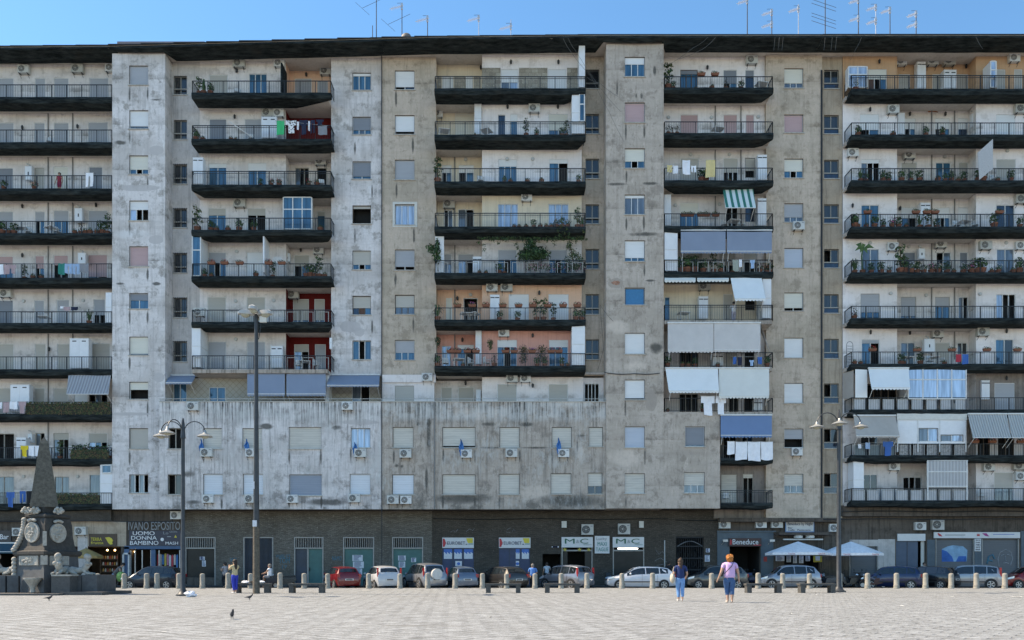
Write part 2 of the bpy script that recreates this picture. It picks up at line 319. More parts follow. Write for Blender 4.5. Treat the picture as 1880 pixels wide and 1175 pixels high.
# ------------------------------------------------------------------ the three adjoining apartment buildings
BL = empty('apartment_building', (PX(350, 56), 56, 0), 0, 'tall white-painted apartment block with peeling render and red-walled balcony alcoves', 'apartment building', 'adjoining apartment buildings')
BM = empty('apartment_building', (PX(1000, 56), 56, 0), 0, 'tall bare grey cement apartment block with stained podium and a vine-draped balcony', 'apartment building', 'adjoining apartment buildings')
BR = empty('apartment_building', (PX(1700, 56), 56, 0), 0, 'apartment block with full-width balconies, apricot top floor and glazed verandas', 'apartment building', 'adjoining apartment buildings')
ZROOF = 36.5
def wallgrid(name, parent, X0, X1, Z0, Z1, Y, holes, m, dep=.14):
    """wall sheet with real openings; holes = [(x0, x1, z0, z1)] in metres; every opening gets reveals"""
    holes = [(max(a, X0+.02), min(b_, X1-.02), max(c, Z0), min(d, Z1-.01)) for a, b_, c, d in holes]
    holes = [h for h in holes if h[1] > h[0]+.05 and h[3] > h[2]+.05]
    g = MB(); xs = sorted({X0, X1, *[h[0] for h in holes], *[h[1] for h in holes]}); zs = sorted({Z0, Z1, *[h[2] for h in holes], *[h[3] for h in holes]})
    for j in range(len(zs)-1):
        run = None
        for i in range(len(xs)):
            solid = False
            if i < len(xs)-1:
                cx = (xs[i]+xs[i+1])/2; cz = (zs[j]+zs[j+1])/2
                solid = not any(h[0] < cx < h[1] and h[2] < cz < h[3] for h in holes)
            if solid and run is None: run = xs[i]
            if not solid and run is not None:
                g.quad((run, Y, zs[j]), (xs[i], Y, zs[j]), (xs[i], Y, zs[j+1]), (run, Y, zs[j+1]), m); run = None
    for a, b_, c, d in holes:
        e = Y+dep
        g.quad((a, Y, c), (a, Y, d), (a, e, d), (a, e, c), m); g.quad((b_, Y, d), (b_, Y, c), (b_, e, c), (b_, e, d), m)
        g.quad((a, Y, d), (b_, Y, d), (b_, e, d), (a, e, d), m); g.quad((b_, Y, c), (a, Y, c), (a, e, c), (b_, e, c), m)
    return obj(name, g, parent)
def opening(parent, kind, X0, X1, Z0, Z1, Y, code, dep=.1, sill=False):
    """code: shutter letter + tenths closed + pane letters + optional frame letter after '/'; fills the hole X0..X1, Z0..Z1"""
    fr = FRW
    if '/' in code:
        code, q = code.split('/'); fr = {'g': FRG, 'b': FRB, 'w': FRW, 'p': PALE}[q]
    sh = code[0]; frac = int(code[1])/10 if code[1] != 'X' else 1.0
    panes = code[2:] or 'd'
    y = Y+dep; g = MB(); w = .04
    g.box(X0, X0+w, y-.04, y+.04, Z0, Z1, fr); g.box(X1-w, X1, y-.04, y+.04, Z0, Z1, fr)
    g.box(X0+w, X1-w, y-.04, y+.04, Z1-w, Z1, fr); g.box(X0+w, X1-w, y-.04, y+.04, Z0, Z0+w*1.2, fr)
    if kind == 'window':  # thin dark bars draw the shadow gap round the frame, no real ironwork
        for q in ((X0-.001, X0+.02, Z0, Z1), (X1-.02, X1+.001, Z0, Z1)): g.box(q[0], q[1], y-.075, y-.041, q[2], q[3], IRON)
        g.box(X0+.02, X1-.02, y-.075, y-.041, Z1-.025, Z1, IRON)
    zs = Z1-w-(Z1-Z0-2*w)*frac
    n = len(panes); pw = (X1-X0-2*w)/n
    if frac < 1:
        for k in range(1, n):
            xx = X0+w+k*pw; g.box(xx-.024, xx+.024, y-.025, y+.06, Z0+w*1.2, Z1-w, fr)
    if sill: g.box(X0-.06, X1+.06, Y-.07, Y+.09, Z0-.05, Z0+.005, SILL)
    o = obj(kind, g, parent)
    if frac > 0 and sh != 'n':
        g = MB(); g.box(X0+w*.7, X1-w*.7, y-.03, y-.012, zs, Z1-w*.5, SH[sh])
        if frac < 1: g.box(X0+w*.7, X1-w*.7, y-.034, y-.006, zs-.04, zs, SH[sh])
        obj('shutter', g, o)
    if frac < 1:
        g = MB()
        for k, p in enumerate(panes):
            a = X0+w+k*pw+(.03 if k else 0); b_ = X0+w+(k+1)*pw-(.03 if k < n-1 else 0)
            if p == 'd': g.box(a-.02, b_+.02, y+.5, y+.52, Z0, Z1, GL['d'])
            else:
                g.box(a, b_, y+.012, y+.02, Z0+w, Z1-w, GL[p])
        if 'd' in panes:
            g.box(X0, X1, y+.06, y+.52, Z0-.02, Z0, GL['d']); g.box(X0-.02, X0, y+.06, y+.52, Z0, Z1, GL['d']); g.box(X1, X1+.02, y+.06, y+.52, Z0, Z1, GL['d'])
        obj('pane', g, o)
    return o
def column(parent, X0, X1, Y, ZT, ZB, wins, mat, sideL=None, sideR=None, name='wall', kind='window', sills=True, dep=.14):
    """tower or window column: front wall with its windows [(px x0,x1,y0,y1,code)] plus side returns"""
    holes = []
    for x0, x1, y0, y1, c in wins: holes.append((PX(x0, Y), PX(x1, Y), PZ(y1, Y), PZ(y0, Y)))
    wallgrid(name, parent, X0, X1, ZB, ZT, Y, holes, mat, dep+.06)
    for (x0, x1, y0, y1, c), h in zip(wins, holes): opening(parent, kind, h[0], h[1], h[2], h[3], Y, c, dep, sills)
    if sideL or sideR:
        g = MB()
        if sideL: g.quad((X0, sideL, ZB), (X0, Y, ZB), (X0, Y, ZT), (X0, sideL, ZT), mat)
        if sideR: g.quad((X1, Y, ZB), (X1, sideR, ZB), (X1, sideR, ZT), (X1, Y, ZT), mat)
        g.quad((X0, Y, ZB), (X1, Y, ZB), (X1, sideL or sideR, ZB), (X0, sideL or sideR, ZB), mat)
        obj('side_wall', g, parent)
def colwins(x0, x1, spec): return [(x0, x1, a, b_, c) for a, b_, c in spec]
# --- tower of the left building
YT1 = 55.45; XT1a, XT1b = PX(206, YT1), PX(303, YT1)
column(BL, XT1a, XT1b, YT1, ZROOF-.12, PZ(935, YT1), colwins(237, 272, [(120, 156, 'gXd'), (202, 237, 'w8g'), (285, 320, 'c7bdb'), (368, 405, 'w4ldd'), (452, 489, 'kXd'), (538, 567, 's4bb'),
    (618, 652, 'c9w'.replace('w', 'g')), (701, 733, 'c4d'), (786, 824, 'eXd/g'), (871, 905, 'n0gdgd/w')]), PW, 56.95, 56.95)
# --- stair window column between the tower and the balconies
YB0 = 56.62; XB0b = PX(351, 55.1)
sp = [(139, 174), (220, 256), (302, 338), (383, 418), (465, 501), (547, 583), (627, 664)]
column(BL, XT1b, XB0b, YB0, ZROOF-.02, PZ(690, YB0), colwins(319, 343, [(a, b_, 'n0xx/g') for a, b_ in sp]), PSTR, sills=True)
# transom bars and iron grilles are part of those windows: one grille mesh each
for k, (a, b_) in enumerate(sp):
    g = MB(); z = PZ(b_-(b_-a)*.3, YB0); g.box(PX(319, YB0), PX(343, YB0), YB0-.01, YB0+.05, z-.03, z+.03, FRG)
    if k in (2, 3, 4, 5, 6):
        for i in range(7): x = PX(318.5+i*4.1, YB0); g.box(x-.01, x+.01, YB0-.06, YB0-.04, PZ(b_+1, YB0), PZ(a-1, YB0), IRON)
        for i in range(3): zz = PZ(b_-i*(b_-a)/2.0, YB0); g.box(PX(318, YB0), PX(344, YB0), YB0-.04, YB0-.025, zz-.012, zz+.012, IRON)
    obj('window_grille', g, BL)
# --- white column right of the red bay
YC = 56.15; XCa, XCb = PX(608, YC), PX(700.6, YC)
column(BL, XCa, XCb, YC, ZROOF-.02, PZ(690, YC), colwins(647, 681, [(133, 166, 'w1bbb'), (214, 247, 's7bgb'), (296, 329, 's8bb'), (377, 411, 'e1d/b'), (460, 495, 'e7bdb'), (543, 578, 'e6nfb/b'), (625, 660, 'n0bdb')]), PW, 57.6, 56.5)
# --- grey column right of the joint
YD0 = 56.0; XD0b = PX(797, 54.5)
column(BM, XCb, XD0b, YD0, ZROOF-.02, PZ(690, YD0), colwins(725, 761, [(129, 165, 'w8dn'), (211, 247, 'w8d'), (293, 330, 'gXd'), (375, 413, 'n0lll'), (458, 496, 'g8dd'), (541, 577, 'e6ggg/b'), (624, 661, 'g6bbb')]), PG, 56.5, 57.2)
g = MB(); 
for a, b_, c, d in ((721, 725, 371, 417), (761, 766, 371, 417), (725, 761, 371, 375), (725, 761, 413, 417)): g.box(PX(a, YD0), PX(b_, YD0), YD0-.03, YD0+.002, PZ(d, YD0), PZ(c, YD0), CREAMP)
obj('window_surround', g, BM)
# --- stair windows right of the vine bay
YE0 = 55.95; XE0a = PX(1071, 54.5); YT4 = 54.42; XT4a, XT4b = PX(1113, YT4), PX(1218.5, YT4)
spe = [(128, 163), (209, 246), (291, 328), (375, 411), (457, 494), (540, 577), (623, 660)]
column(BM, XE0a, XT4a, YE0, ZROOF-.02, PZ(690, YE0), colwins(1075, 1100, [(a, b_, 'n0xx/g' if i else 'n0d/g') for i, (a, b_) in enumerate(spe)]), PG)
for i, (a, b_) in enumerate(spe):
    g = MB(); z = PZ(b_-(b_-a)*.3, YE0); g.box(PX(1075, YE0), PX(1100, YE0), YE0+.02, YE0+.08, z-.035, z+.035, FRG)
    if i == 0:
        for k in range(12): x = PX(1075+k*2.27, YE0); g.box(x-.008, x+.008, YE0-.03, YE0-.01, PZ(b_, YE0), PZ(a, YE0), IRON)
        for k in range(9): zz = PZ(b_-k*4.3, YE0); g.box(PX(1075, YE0), PX(1100, YE0), YE0-.04, YE0-.03, zz-.008, zz+.008, IRON)
    obj('window_grille', g, BM)
# --- grey tower
column(BM, XT4a, XT4b, YT4, ZROOF-.12, PZ(933.5, YT4), colwins(1147, 1184, [(104, 141, 'w3bbb'), (188, 225, 'kXd'), (272, 309, 'c6bdb'), (357, 394, 'w1ggg'), (441, 480, 'w8bbb'), (528, 560, 'n0n'), (611, 650, 'wXd'), (697, 734, 'w9d'), (783, 822, 'yXd'), (869, 906, 'DXd')]), PT, 57.2, 56.6)
g = MB(); z = PZ(529.5, YT4); g.box(PX(1149, YT4), PX(1182, YT4), YT4+.10, YT4+.12, PZ(559, YT4), PZ(530, YT4), M('blue_window_blind', (.02, .16, .32), .35)); obj('window_blind', g, BM)
# --- grey column right of the awning bay
YFC = 55.75; XFa = PX(1418, 54.4); XFb = PX(1509.5, YFC)
column(BM, XFa, XFb, YFC, ZROOF-.02, PZ(951, YFC), colwins(1440, 1475, [(125, 162, 'c7ggg'), (210, 244, 'kXd'), (291, 327, 'c6bdb'), (373, 408, 'g7ggg/w'), (455, 492, 'yXd'), (537, 571, 'c8dd'), (620, 657, 'wXd'), (703, 740, 'wXd'), (787, 822, 'g5d'), (870, 905, 'D6ggg')]), PG, 56.4, 56.2)
# --- stair column at the start of the right building
YG0 = 56.0; XG0b = PX(1546.5, 56.0)
spg = [(128, 163), (211, 246), (293, 328), (375, 410), (457, 492), (540, 575), (622, 658), (704, 740), (787, 823), (869, 905)]
column(BR, XFb, XG0b, YG0, ZROOF-.02, PZ(951, YG0), colwins(1513, 1540, [(a, b_, 'n0dx/g' if i in (4, 7, 8, 9) else 'n0xx/g') for i, (a, b_) in enumerate(spg)]), PSTG)
for a, b_ in spg:
    g = MB(); z = PZ(b_-(b_-a)*.3, YG0); g.box(PX(1513, YG0), PX(1540, YG0), YG0+.02, YG0+.08, z-.035, z+.035, FRG); g.box(PX(1513.5, YG0), PX(1539.5, YG0), YG0+.075, YG0+.085, PZ(b_, YG0), z, GL['n']); obj('window_transom', g, BR)

# --- balcony bays
def rail(g, xa, xb, y0, z0, h, yb=None, style=''):
    L = xb-xa; n = max(1, round(L/1.0)); r = .02
    ends = [((xa, y0), (xb, y0))]
    if yb: ends += [((xa, y0), (xa, yb)), ((xb, y0), (xb, yb))]
    for (ax, ay), (bx, by) in ends:
        along = abs(bx-ax) > abs(by-ay); ln = abs(bx-ax)+abs(by-ay); k = max(1, round(ln))
        def bar(x, y, w, za, zb, m): g.box(x-w, x+w, y-w, y+w, za, zb, m)
        def hb(z, w, m, t0=0.0, t1=1.0, off=0.0):
            if along: g.box(ax+(bx-ax)*t0, ax+(bx-ax)*t1, ay-w+off, ay+w+off, z-w, z+w, m)
            else: g.box(ax-w, ax+w, ay+(by-ay)*t0, ay+(by-ay)*t1, z-w, z+w, m)
        hb(z0+h, .022, IRON); hb(z0+.08, .013, IRON)
        if '2' in style: hb(z0+h-.13, .014, IRON)
        for i in range(k+1): bar(ax+(bx-ax)*i/k, ay+(by-ay)*i/k, .02, z0-.05, z0+h, IRON)
        nb = max(1, round(ln/.115))
        if 'p' in style:
            if along:
                for i in range(k):
                    a = ax+(bx-ax)*(i+.1)/k; c = ax+(bx-ax)*(i+.9)/k
                    g.box(a, c, ay+.03, ay+.05, z0+.05, z0+h-.07, PANEL)
                    for u in (a, c-.03): g.box(u, u+.03, ay+.015, ay+.028, z0+.05, z0+h-.07, PALE)
                    for zz in (z0+.05, z0+h-.1): g.box(a+.03, c-.03, ay+.015, ay+.028, zz, zz+.03, PALE)
        else:
            for i in range(1, nb):
                if i*k % nb: bar(ax+(bx-ax)*i/nb, ay+(by-ay)*i/nb, .0065, z0+.08, z0+h, IRONL if 'l' in style else IRON)
            if 'f' in style and along:
                for i in range(k):
                    a = ax+(bx-ax)*(i+.14)/k; c = ax+(bx-ax)*(i+.86)/k
                    for u in (a, c-.035): g.box(u, u+.035, ay+.025, ay+.045, z0+.02, z0+h-.1, PALE)
                    g.box(a+.035, c-.035, ay+.025, ay+.045, z0+h-.135, z0+h-.1, PALE)
PANEL = M('frosted_railing_panel', (.52, .53, .54), .5, 0, .1, 2)
def netwrap(g, xa, xb, y0, y1, zt, zb, seed, chL=0.0, chR=0.0):
    """sagging safety net wrapped round the slab front and soffit"""
    rnd = random.Random(seed); n = max(6, int((xb-xa)/.45)); P = []
    ph = rnd.random()*6
    for i in range(n+1):
        u = i/n; x = xa+(xb-xa)*u
        s = .045*math.sin(u*math.pi*(2+seed % 3)+ph)+.03*(rnd.random()-.5)+.04
        e = min(1, min(i, n-i)/1.5)
        rise = 0
        if chL and u*(xb-xa) < chL: rise = 1-u*(xb-xa)/chL
        if chR and (1-u)*(xb-xa) < chR: rise = max(rise, 1-(1-u)*(xb-xa)/chR)
        yb = y1+(y0-y1)*rise*.8
        P.append([(x, y0, zt+.015*math.sin(u*23+ph)), (x, y0-.03-.02*rnd.random(), (zt+zb)/2), (x, y0+.04, zb-s*e*.6), (x, (y0+yb)/2, zb-s*1.5*e), (x, yb, zb-.02*e), (x, yb, zb+.03), (x, y0+.3, zt-.02)])
    m = len(P[0]); vs = [p for r in P for p in r]
    fs = [(i*m+j, i*m+(j+1) % m, (i+1)*m+(j+1) % m, (i+1)*m+j) for i in range(n) for j in range(m)]
    fs += [tuple(range(m-1, -1, -1)), tuple(n*m+j for j in range(m))]
    g.add(vs, fs, NET)
# per bay: building, left and right edge of the balcony (px at the front plane), front plane, bay ends in metres, segments [(px right end, Y, cheek mat)], rows
BAYS = {}
def bay(key, B, xa, xb, YF, Xa, Xb, tops, segs, doors, walls, bands, styles, netd, rng, chR=None, chL=None):
    """segs: [(px end, Y)] from left to right; doors: rows of 'x0,x1,ytop,code'; walls[k]: one material per segment"""
    s = F/YF; fz = [PZ(t_, YF)-.07 for t_ in tops]; BAYS[key] = dict(YF=YF, xa=xa, xb=xb, tops=tops, fz=fz, segs=segs, B=B)
    XA, XB_ = PX(xa, YF), PX(xb, YF)
    ydeep = max(q[1] for q in segs)
    bounds = [Xa]
    for i, (xe, Y) in enumerate(segs[:-1]): bounds.append(PX(xe, min(Y, segs[i+1][1])))
    bounds.append(Xb)
    for k in rng:
        z0 = fz[k]; z1 = (fz[k-1]-.25) if k else ZROOF-.01
        if bands[k] is not None and z1-z0 < 4:
            g = MB(); yy = ydeep+.3
            g.box(max(XA+.03, Xa) if bands[k] != 'n' else max(XA+.03, Xa), min(XB_-.03, Xb), YF+.03, 55.5, z0-.25, z0, CONC if k not in (0, ) else CONC)
            g.box(Xa, Xb, 55.502, yy, z0-.249, z0-.001, PSOF)
            obj('balcony_slab', g, B)
            if bands[k] == 'n':
                g = MB(); netwrap(g, XA, XB_, YF, netd, z0+.07, z0-.30, k*7+ord(key), (chL or {}).get(k, 0), (chR or {}).get(k, 0)); obj('safety_netting', g, B)
            g = MB(); rail(g, XA+.04, XB_-.04, YF+.06, z0, (tops[k]-rails[key][k])/s+.04, segs[0][1]-.02, styles[k]); obj('railing', g, B)
        holes = {i: [] for i in range(len(segs))}
        for d in doors[k]:
            x0, x1, yt, c = d[:4]; yb = d[4] if len(d) > 4 else None
            cx = (x0+x1)/2; i = next(j for j, q in enumerate(segs) if cx < q[0] or j == len(segs)-1); Y = segs[i][1]
            h = (max(PX(x0, Y), bounds[i]+.03), min(PX(x1, Y), bounds[i+1]-.03), PZ(yb, Y) if yb else z0+.04, PZ(yt, Y)); holes[i].append(h)
            opening(B, 'balcony_door' if not yb else 'window', *h, Y, c, .07)
        for i, (xe, Y) in enumerate(segs):
            wallgrid('bay_wall', B, bounds[i], bounds[i+1], z0, z1, Y, holes[i], walls[k][i], .12)
        for i in range(len(segs)-1):
            g = MB(); ya, yb_ = segs[i][1], segs[i+1][1]
            if abs(ya-yb_) > .01:
                mm = walls[k][i if ya > yb_ else i+1]
                g.quad((bounds[i+1], ya, z0), (bounds[i+1], yb_, z0), (bounds[i+1], yb_, z1), (bounds[i+1], ya, z1), mm)
            if g.v: obj('cheek_wall', g, B)
# rail top in px per storey
rails = {'A': [154, 237, 321, 405, 483, 571, 654, 737, 821, 904], 'B': [147, 229, 313, 399, 483, 568, 652], 'D': [139, 222, 308, 390, 477, 564, 648],
         'F': [139, 222, 307, 391, 476, 559, 646, 730, 814, 901], 'G': [137, 224, 308, 392, 477, 561, 645, 729, 814, 896]}
W_ = PB
A_doors = [
 [(-60, -42, 143, 'gXd'), (-30, 25, 143, 'gXd'), (64, 83, 143, 'g8d'), (99, 126, 143, 'gXd'), (164, 199, 143, 'gXd')],
 [(-30, 25, 225, 'gXd'), (63, 82, 225, 'gXd'), (99, 126, 225, 'gXd'), (162, 198, 224, 'gXd')],
 [(-30, 24, 308, 's9d'), (64, 81, 308, 'e9d/g'), (98, 125, 306, 'c9d'), (163, 188, 306, 's8bd')],
 [(-30, 24, 388, 'gXd'), (64, 82, 388, 'g3db'), (98, 126, 386, 'g3bb'), (162, 197, 386, 'gXd')],
 [(-30, 24, 470, 'k4bb'), (64, 81, 469, 'k4db'), (98, 125, 468, 'k3dd'), (161, 197, 467, 'k7bd')],
 [(-30, 24, 551, 's9bb'), (63, 81, 551, 'g9d'), (104, 127, 550, 'gXd'), (172, 193, 549, 'g5dd')],
 [(-30, 25, 631, 'eXd'), (64, 84, 631, 'eXd'), (105, 128, 631, 'eXd'), (168, 202, 630, 'eXd')],
 [(-30, 20, 712, 'eXd'), (63, 82, 712, 'e5ll'), (98, 125, 712, 'e5ll'), (136, 160, 724, 'w9d'), (163, 197, 724, 'n0dgd/g')],
 [(-30, 26, 796, 'n0ldd/g'), (65, 82, 795, 'n0gd/g'), (98, 126, 795, 'e2gdd/g'), (163, 197, 795, 'e3lbd')],
 [(-30, 26, 875, 'n0ggg/g'), (100, 127, 875, 'n0gg/g'), (164, 184, 871, 'n0g/w')]]
bay('A', BL, -45, 205.5, 55.42, -60, XT1a, [178, 261, 346, 428, 510, 593, 678, 760, 842, 925], [(206, 56.9)], A_doors, [[W_]]*10, ['n']*10, [''] * 7+['', '', ''], 56.5, range(10))
B_doors = [
 [(384, 418, 137, 'eXd'), (457, 490, 135, 'n0bbb'), (541, 572, 144, 'gXdd'), (583, 602, 148, 'g6bb')],
 [(384, 416, 218, 's6bfb'), (449, 480, 218, 'g9b')],
 [(383, 416, 300, 'w1bb'), (455, 489, 299, 'w2bb'), (542, 567, 308, 'n0gdd/g'), (582, 600, 308, 'n0d/g')],
 [(382, 415, 382, 'e2bb'), (454, 488, 382, 'e2dd'), (582, 597, 388, 'e1b')],
 [(382, 415, 463, 'g3bdb'), (453, 482, 463, 'wXd'), (540, 568, 468, 'e3db')],
 [(381, 415, 545, 'e8bb'), (453, 487, 545, 'eXd'), (538, 567, 549, 'e6gg'), (577, 596, 549, 'e6gg')],
 [(381, 415, 627, 'gXd'), (453, 487, 627, 'gXd'), (540, 567, 632, 'e2ld'), (578, 598, 632, 'gXd')]]
R2 = [[PB, PBEI], [PB, PRED], [PB, PB], [PB, PB], [PB, PB], [PB, PRED], [PB, PRED]]
bay('B', BL, 351.5, 608, 55.05, XB0b, PX(608, YC), [170, 255, 339, 422, 507, 591, 676], [(525, 56.6), (608, 57.6)], B_doors, R2, ['n']*6+['c'], ['', '2', '2', '', '', 'f', 'f'], 56.25, range(7), {0: 2.6, 3: .5, 5: .3}, {2: .3, 3: .9, 5: .5})
D_doors = [
 [(812, 832, 139, 'wXd'), (855, 868, 139, 'w8d'), (920, 951, 127, 'w4gl'), (1006, 1039, 127, 'wXd')],
 [(836, 870, 202, 'cXd'), (914, 928, 210, 'n0n'), (937, 950, 209, 'w2b'), (1007, 1043, 209, 'c5bg')],
 [(811, 829, 303, 'w2db'), (842, 870, 303, 'w2db'), (915, 949, 292, 'w2bbb'), (1008, 1043, 292, 'w1bd')],
 [(815, 831, 385, 'n0dg'), (841, 870, 384, 'n0gd'), (914, 951, 374, 'n0lll'), (1007, 1044, 374, 'n0lll')],
 [(815, 829, 466, 'g3l'), (841, 870, 466, 'g2ld'), (914, 949, 458, 'g3bdb'), (1008, 1042, 458, 'g3bdb')],
 [(819, 830, 547, 'c9d'), (851, 877, 547, 'n0d'), (934, 971, 540, 'wXd'), (1007, 1044, 540, 'wXd')],
 [(811, 828, 635, 'n0ll'), (840, 870, 633, 'w1bd'), (913, 949, 624, 'w2bdb'), (1008, 1043, 624, 'w2bbb')]]
STONE = brickwall('random_stone_cladding', (.26, .22, .17), (.40, .36, .29), (.15, .12, .09), .45, .25, 3)
RD = [[PCRE, PR], [PCRE, PR], [PCRE, PR], [PCRE, PCRE], [PB, PB], [PBEI, PBEI], [PPINK, PPINK]]
bay('D', BM, 797.5, 1075.5, 54.5, XD0b, XE0a, [162, 247, 333, 416, 501, 587, 672], [(885, 56.9), (1071, 55.8)], D_doors, RD, ['n']*7, ['2l', '2l', 'l', '2l', 'f', 'l', 'l'], 55.75, range(7), {0: 1.3, 1: .3}, {})
g = MB()
for a, b_ in ((885, 919), (953, 1005), (1041, 1068)): g.box(PX(a, 55.8), PX(b_, 55.8), 55.765, 55.797, BAYS['D']['fz'][0], PZ(125, 55.8), STONE)
obj('stone_cladding', g, BM)
g = MB()
for a, b_ in ((800, 810), (834, 853), (870, 881)): g.box(PX(a, 56.9), PX(b_, 56.9), 56.865, 56.897, BAYS['D']['fz'][0], PZ(140, 56.9), STONE)
obj('stone_cladding', g, BM)
F_doors = [
 [(1249, 1281, 128, 's1bbb/b'), (1328, 1353, 128, 's4db'), (1368, 1385, 128, 's2n')],
 [(1249, 1282, 210, 'kXd'), (1328, 1354, 210, 'kXd'), (1369, 1385, 210, 'kXd')],
 [(1249, 1283, 290, 'eXd'), (1328, 1355, 290, 'e4ddd'), (1368, 1386, 290, 'e6d', 327)],
 [(1248, 1283, 372, 'c3bbb'), (1333, 1355, 372, 'n0dd'), (1368, 1386, 372, 'n0n', 408)],
 [(1262, 1290, 456, 'e4dd'), (1320, 1350, 456, 'e5dd'), (1365, 1390, 456, 'e4dd')],
 [(1220, 1230, 545, 'n0b'), (1328, 1346, 540, 'e8d'), (1368, 1387, 540, 'n0d/g', 570)],
 [(1247, 1282, 622, 'n0ddn/b'), (1333, 1354, 622, 'eXd'), (1366, 1386, 622, 'n0d')],
 [(1247, 1282, 705, 'e3ddd/g'), (1338, 1356, 705, 'n0dd/g'), (1366, 1384, 705, 'n0d/b')],
 [(1328, 1352, 788, 'n0dd/g'), (1362, 1382, 788, 'n0dn/g')],
 [(1324, 1353, 871, 'DXd/g'), (1364, 1383, 870, 'D1dd/g')]]
RF = [[PR]]*2+[[PB]]*3+[[PCRE]]+[[PB]]*2+[[PGb]]*2
bay('F', BM, 1219.5, 1420, 54.4, XT4b, XFa, [160.5, 244, 331, 415, 499, 586, 672, 754, 841, 923], [(1418, 56.05)], F_doors, RF, ['n', 'n', 'n', 'n', 'n', 'c', 'c', 'c', None, None], ['', '', '', '', 'f', '2', '', '', '', ''], 55.6, range(8), {0: .5, 1: .6, 2: .5, 3: .3}, {2: .8, 3: 1.2})
# two small balconies at the foot of the awning bay
XF8 = PX(1322, YT4)
for k in (8, 9):
    d = BAYS['F']; z0 = d['fz'][k]; z1 = d['fz'][k-1]-.25; xa, xb = PX(1322.5, 54.4), PX(1419, 54.4)
    g = MB(); g.box(XF8, XFa, 54.45, 56.3, z0-.25, z0, CONC); obj('balcony_slab', g, BM)
    g = MB(); netwrap(g, xa, xb, 54.4, 55.6, z0+.05, z0-.28, k+3, 0, .6); obj('safety_netting', g, BM)
    g = MB(); rail(g, xa+.02, xb-.03, 54.46, z0, .9, 55.7, '2' if k == 9 else ''); obj('railing', g, BM)
    hs = []
    for q in F_doors[k]:
        Y = 56.05; h = (PX(q[0], Y), PX(q[1], Y), z0+.04, PZ(q[2], Y)); hs.append(h); opening(BM, 'balcony_door', *h, Y, q[3], .07)
    wallgrid('bay_wall', BM, XF8, XFa, z0, z1, 56.05, hs, PGb, .12)
g = MB(); g.box(XF8, XFa, 56.05, 56.3, PZ(951, 55.75), BAYS['F']['fz'][9]-.25, PGb); obj('bay_wall', g, BM)
G_doors = [
 [(1594, 1628, 127, 'c3fdb'), (1650, 1671, 136, 'eXd'), (1712, 1731, 136, 'eXd'), (1757, 1783, 136, 'eXd'), (1830, 1846, 127, 'eXd'), (1862, 1877, 127, 'eXd')],
 [(1579, 1614, 209, 'w5db'), (1661, 1681, 217, 'w3db'), (1717, 1744, 217, 'w3ddb'), (1759, 1778, 217, 'w3n'), (1829, 1864, 210, 'wXd')],
 [(1581, 1615, 292, 'w1gdd'), (1655, 1683, 298, 'eXd'), (1718, 1746, 298, 'n0bb'), (1760, 1779, 298, 'eXd'), (1829, 1865, 292, 'eXd')],
 [(1581, 1614, 376, 'n0bb'), (1655, 1683, 381, 'w3bd'), (1718, 1744, 381, 'w3bdb'), (1759, 1779, 381, 'wXd'), (1829, 1863, 376, 'n0nn/w')],
 [(1583, 1614, 457, 'n0gg'), (1657, 1681, 463, 's9g/w'), (1719, 1746, 463, 'n0dg'), (1762, 1777, 463, 's6g'), (1830, 1862, 457, 'n0gg')],
 [(1580, 1615, 539, 'g6bbb/g'), (1654, 1682, 545, 'g6ggg/g'), (1717, 1744, 545, 'g3bb/g'), (1760, 1781, 545, 'n0gd'), (1829, 1865, 540, 'n0ldd')],
 [(1582, 1615, 623, 'g1bd'), (1654, 1680, 629, 'n0gx'), (1717, 1744, 629, 'eXd'), (1758, 1776, 629, 'n0xx'), (1828, 1861, 623, 'n0bx')],
 [(1590, 1650, 705, 'n0dddd/b'), (1826, 1863, 703, 'gXd')],
 [(1580, 1612, 789, 'n0xx'), (1795, 1818, 795, 'n0dd/b'), (1832, 1862, 795, 'n0dd/b')],
 [(1585, 1611, 871, 'n0xx'), (1658, 1692, 876, 'n0ddx/w'), (1825, 1861, 867, 'e5gg/w')]]
RG = [[PORG]*3]+[[PR, PB, PR]]*6+[[PB, PB, PGb]]+[[PB, PB, PB]]*2
bay('G', BR, 1547+16, 1960, 54.75, XG0b, 62, [163, 247, 331, 416, 500, 584, 668, 752, 836, 919], [(1647, 55.95), (1792, 56.85), (1960, 55.95)], G_doors, RG, ['n']*10, ['2', '', '', '', '', '', '', '', '', ''], 55.85, range(10))
# opaque railing panels on three of the right balconies
for k, a, b_, m in ((7, 1565, 1777, PANEL), (8, 1566, 1646, M('dark_glass_railing_panel', (.13, .17, .18), .3)), (8, 1649, 1775, M('marbled_railing_panel', (.33, .32, .31), .4, 0, .5, 7)), (9, 1563, 1775, PANEL)):
    z = BAYS['G']['fz'][k]; g = MB(); Y = 54.85; n_ = round((b_-a)/26.5)
    for i in range(n_):
        x0 = PX(a+(b_-a)*(i+.1)/n_, Y); x1 = PX(a+(b_-a)*(i+.92)/n_, Y)
        g.box(x0, x1, Y, Y+.02, z+.06, z+.80, m)
        for u in (x0, x1-.035): g.box(u, u+.035, Y-.02, Y-.003, z+.06, z+.80, PALE)
        g.box(x0+.035, x1-.035, Y-.02, Y-.003, z+.765, z+.80, PALE)
    obj('railing_panel', g, BR)
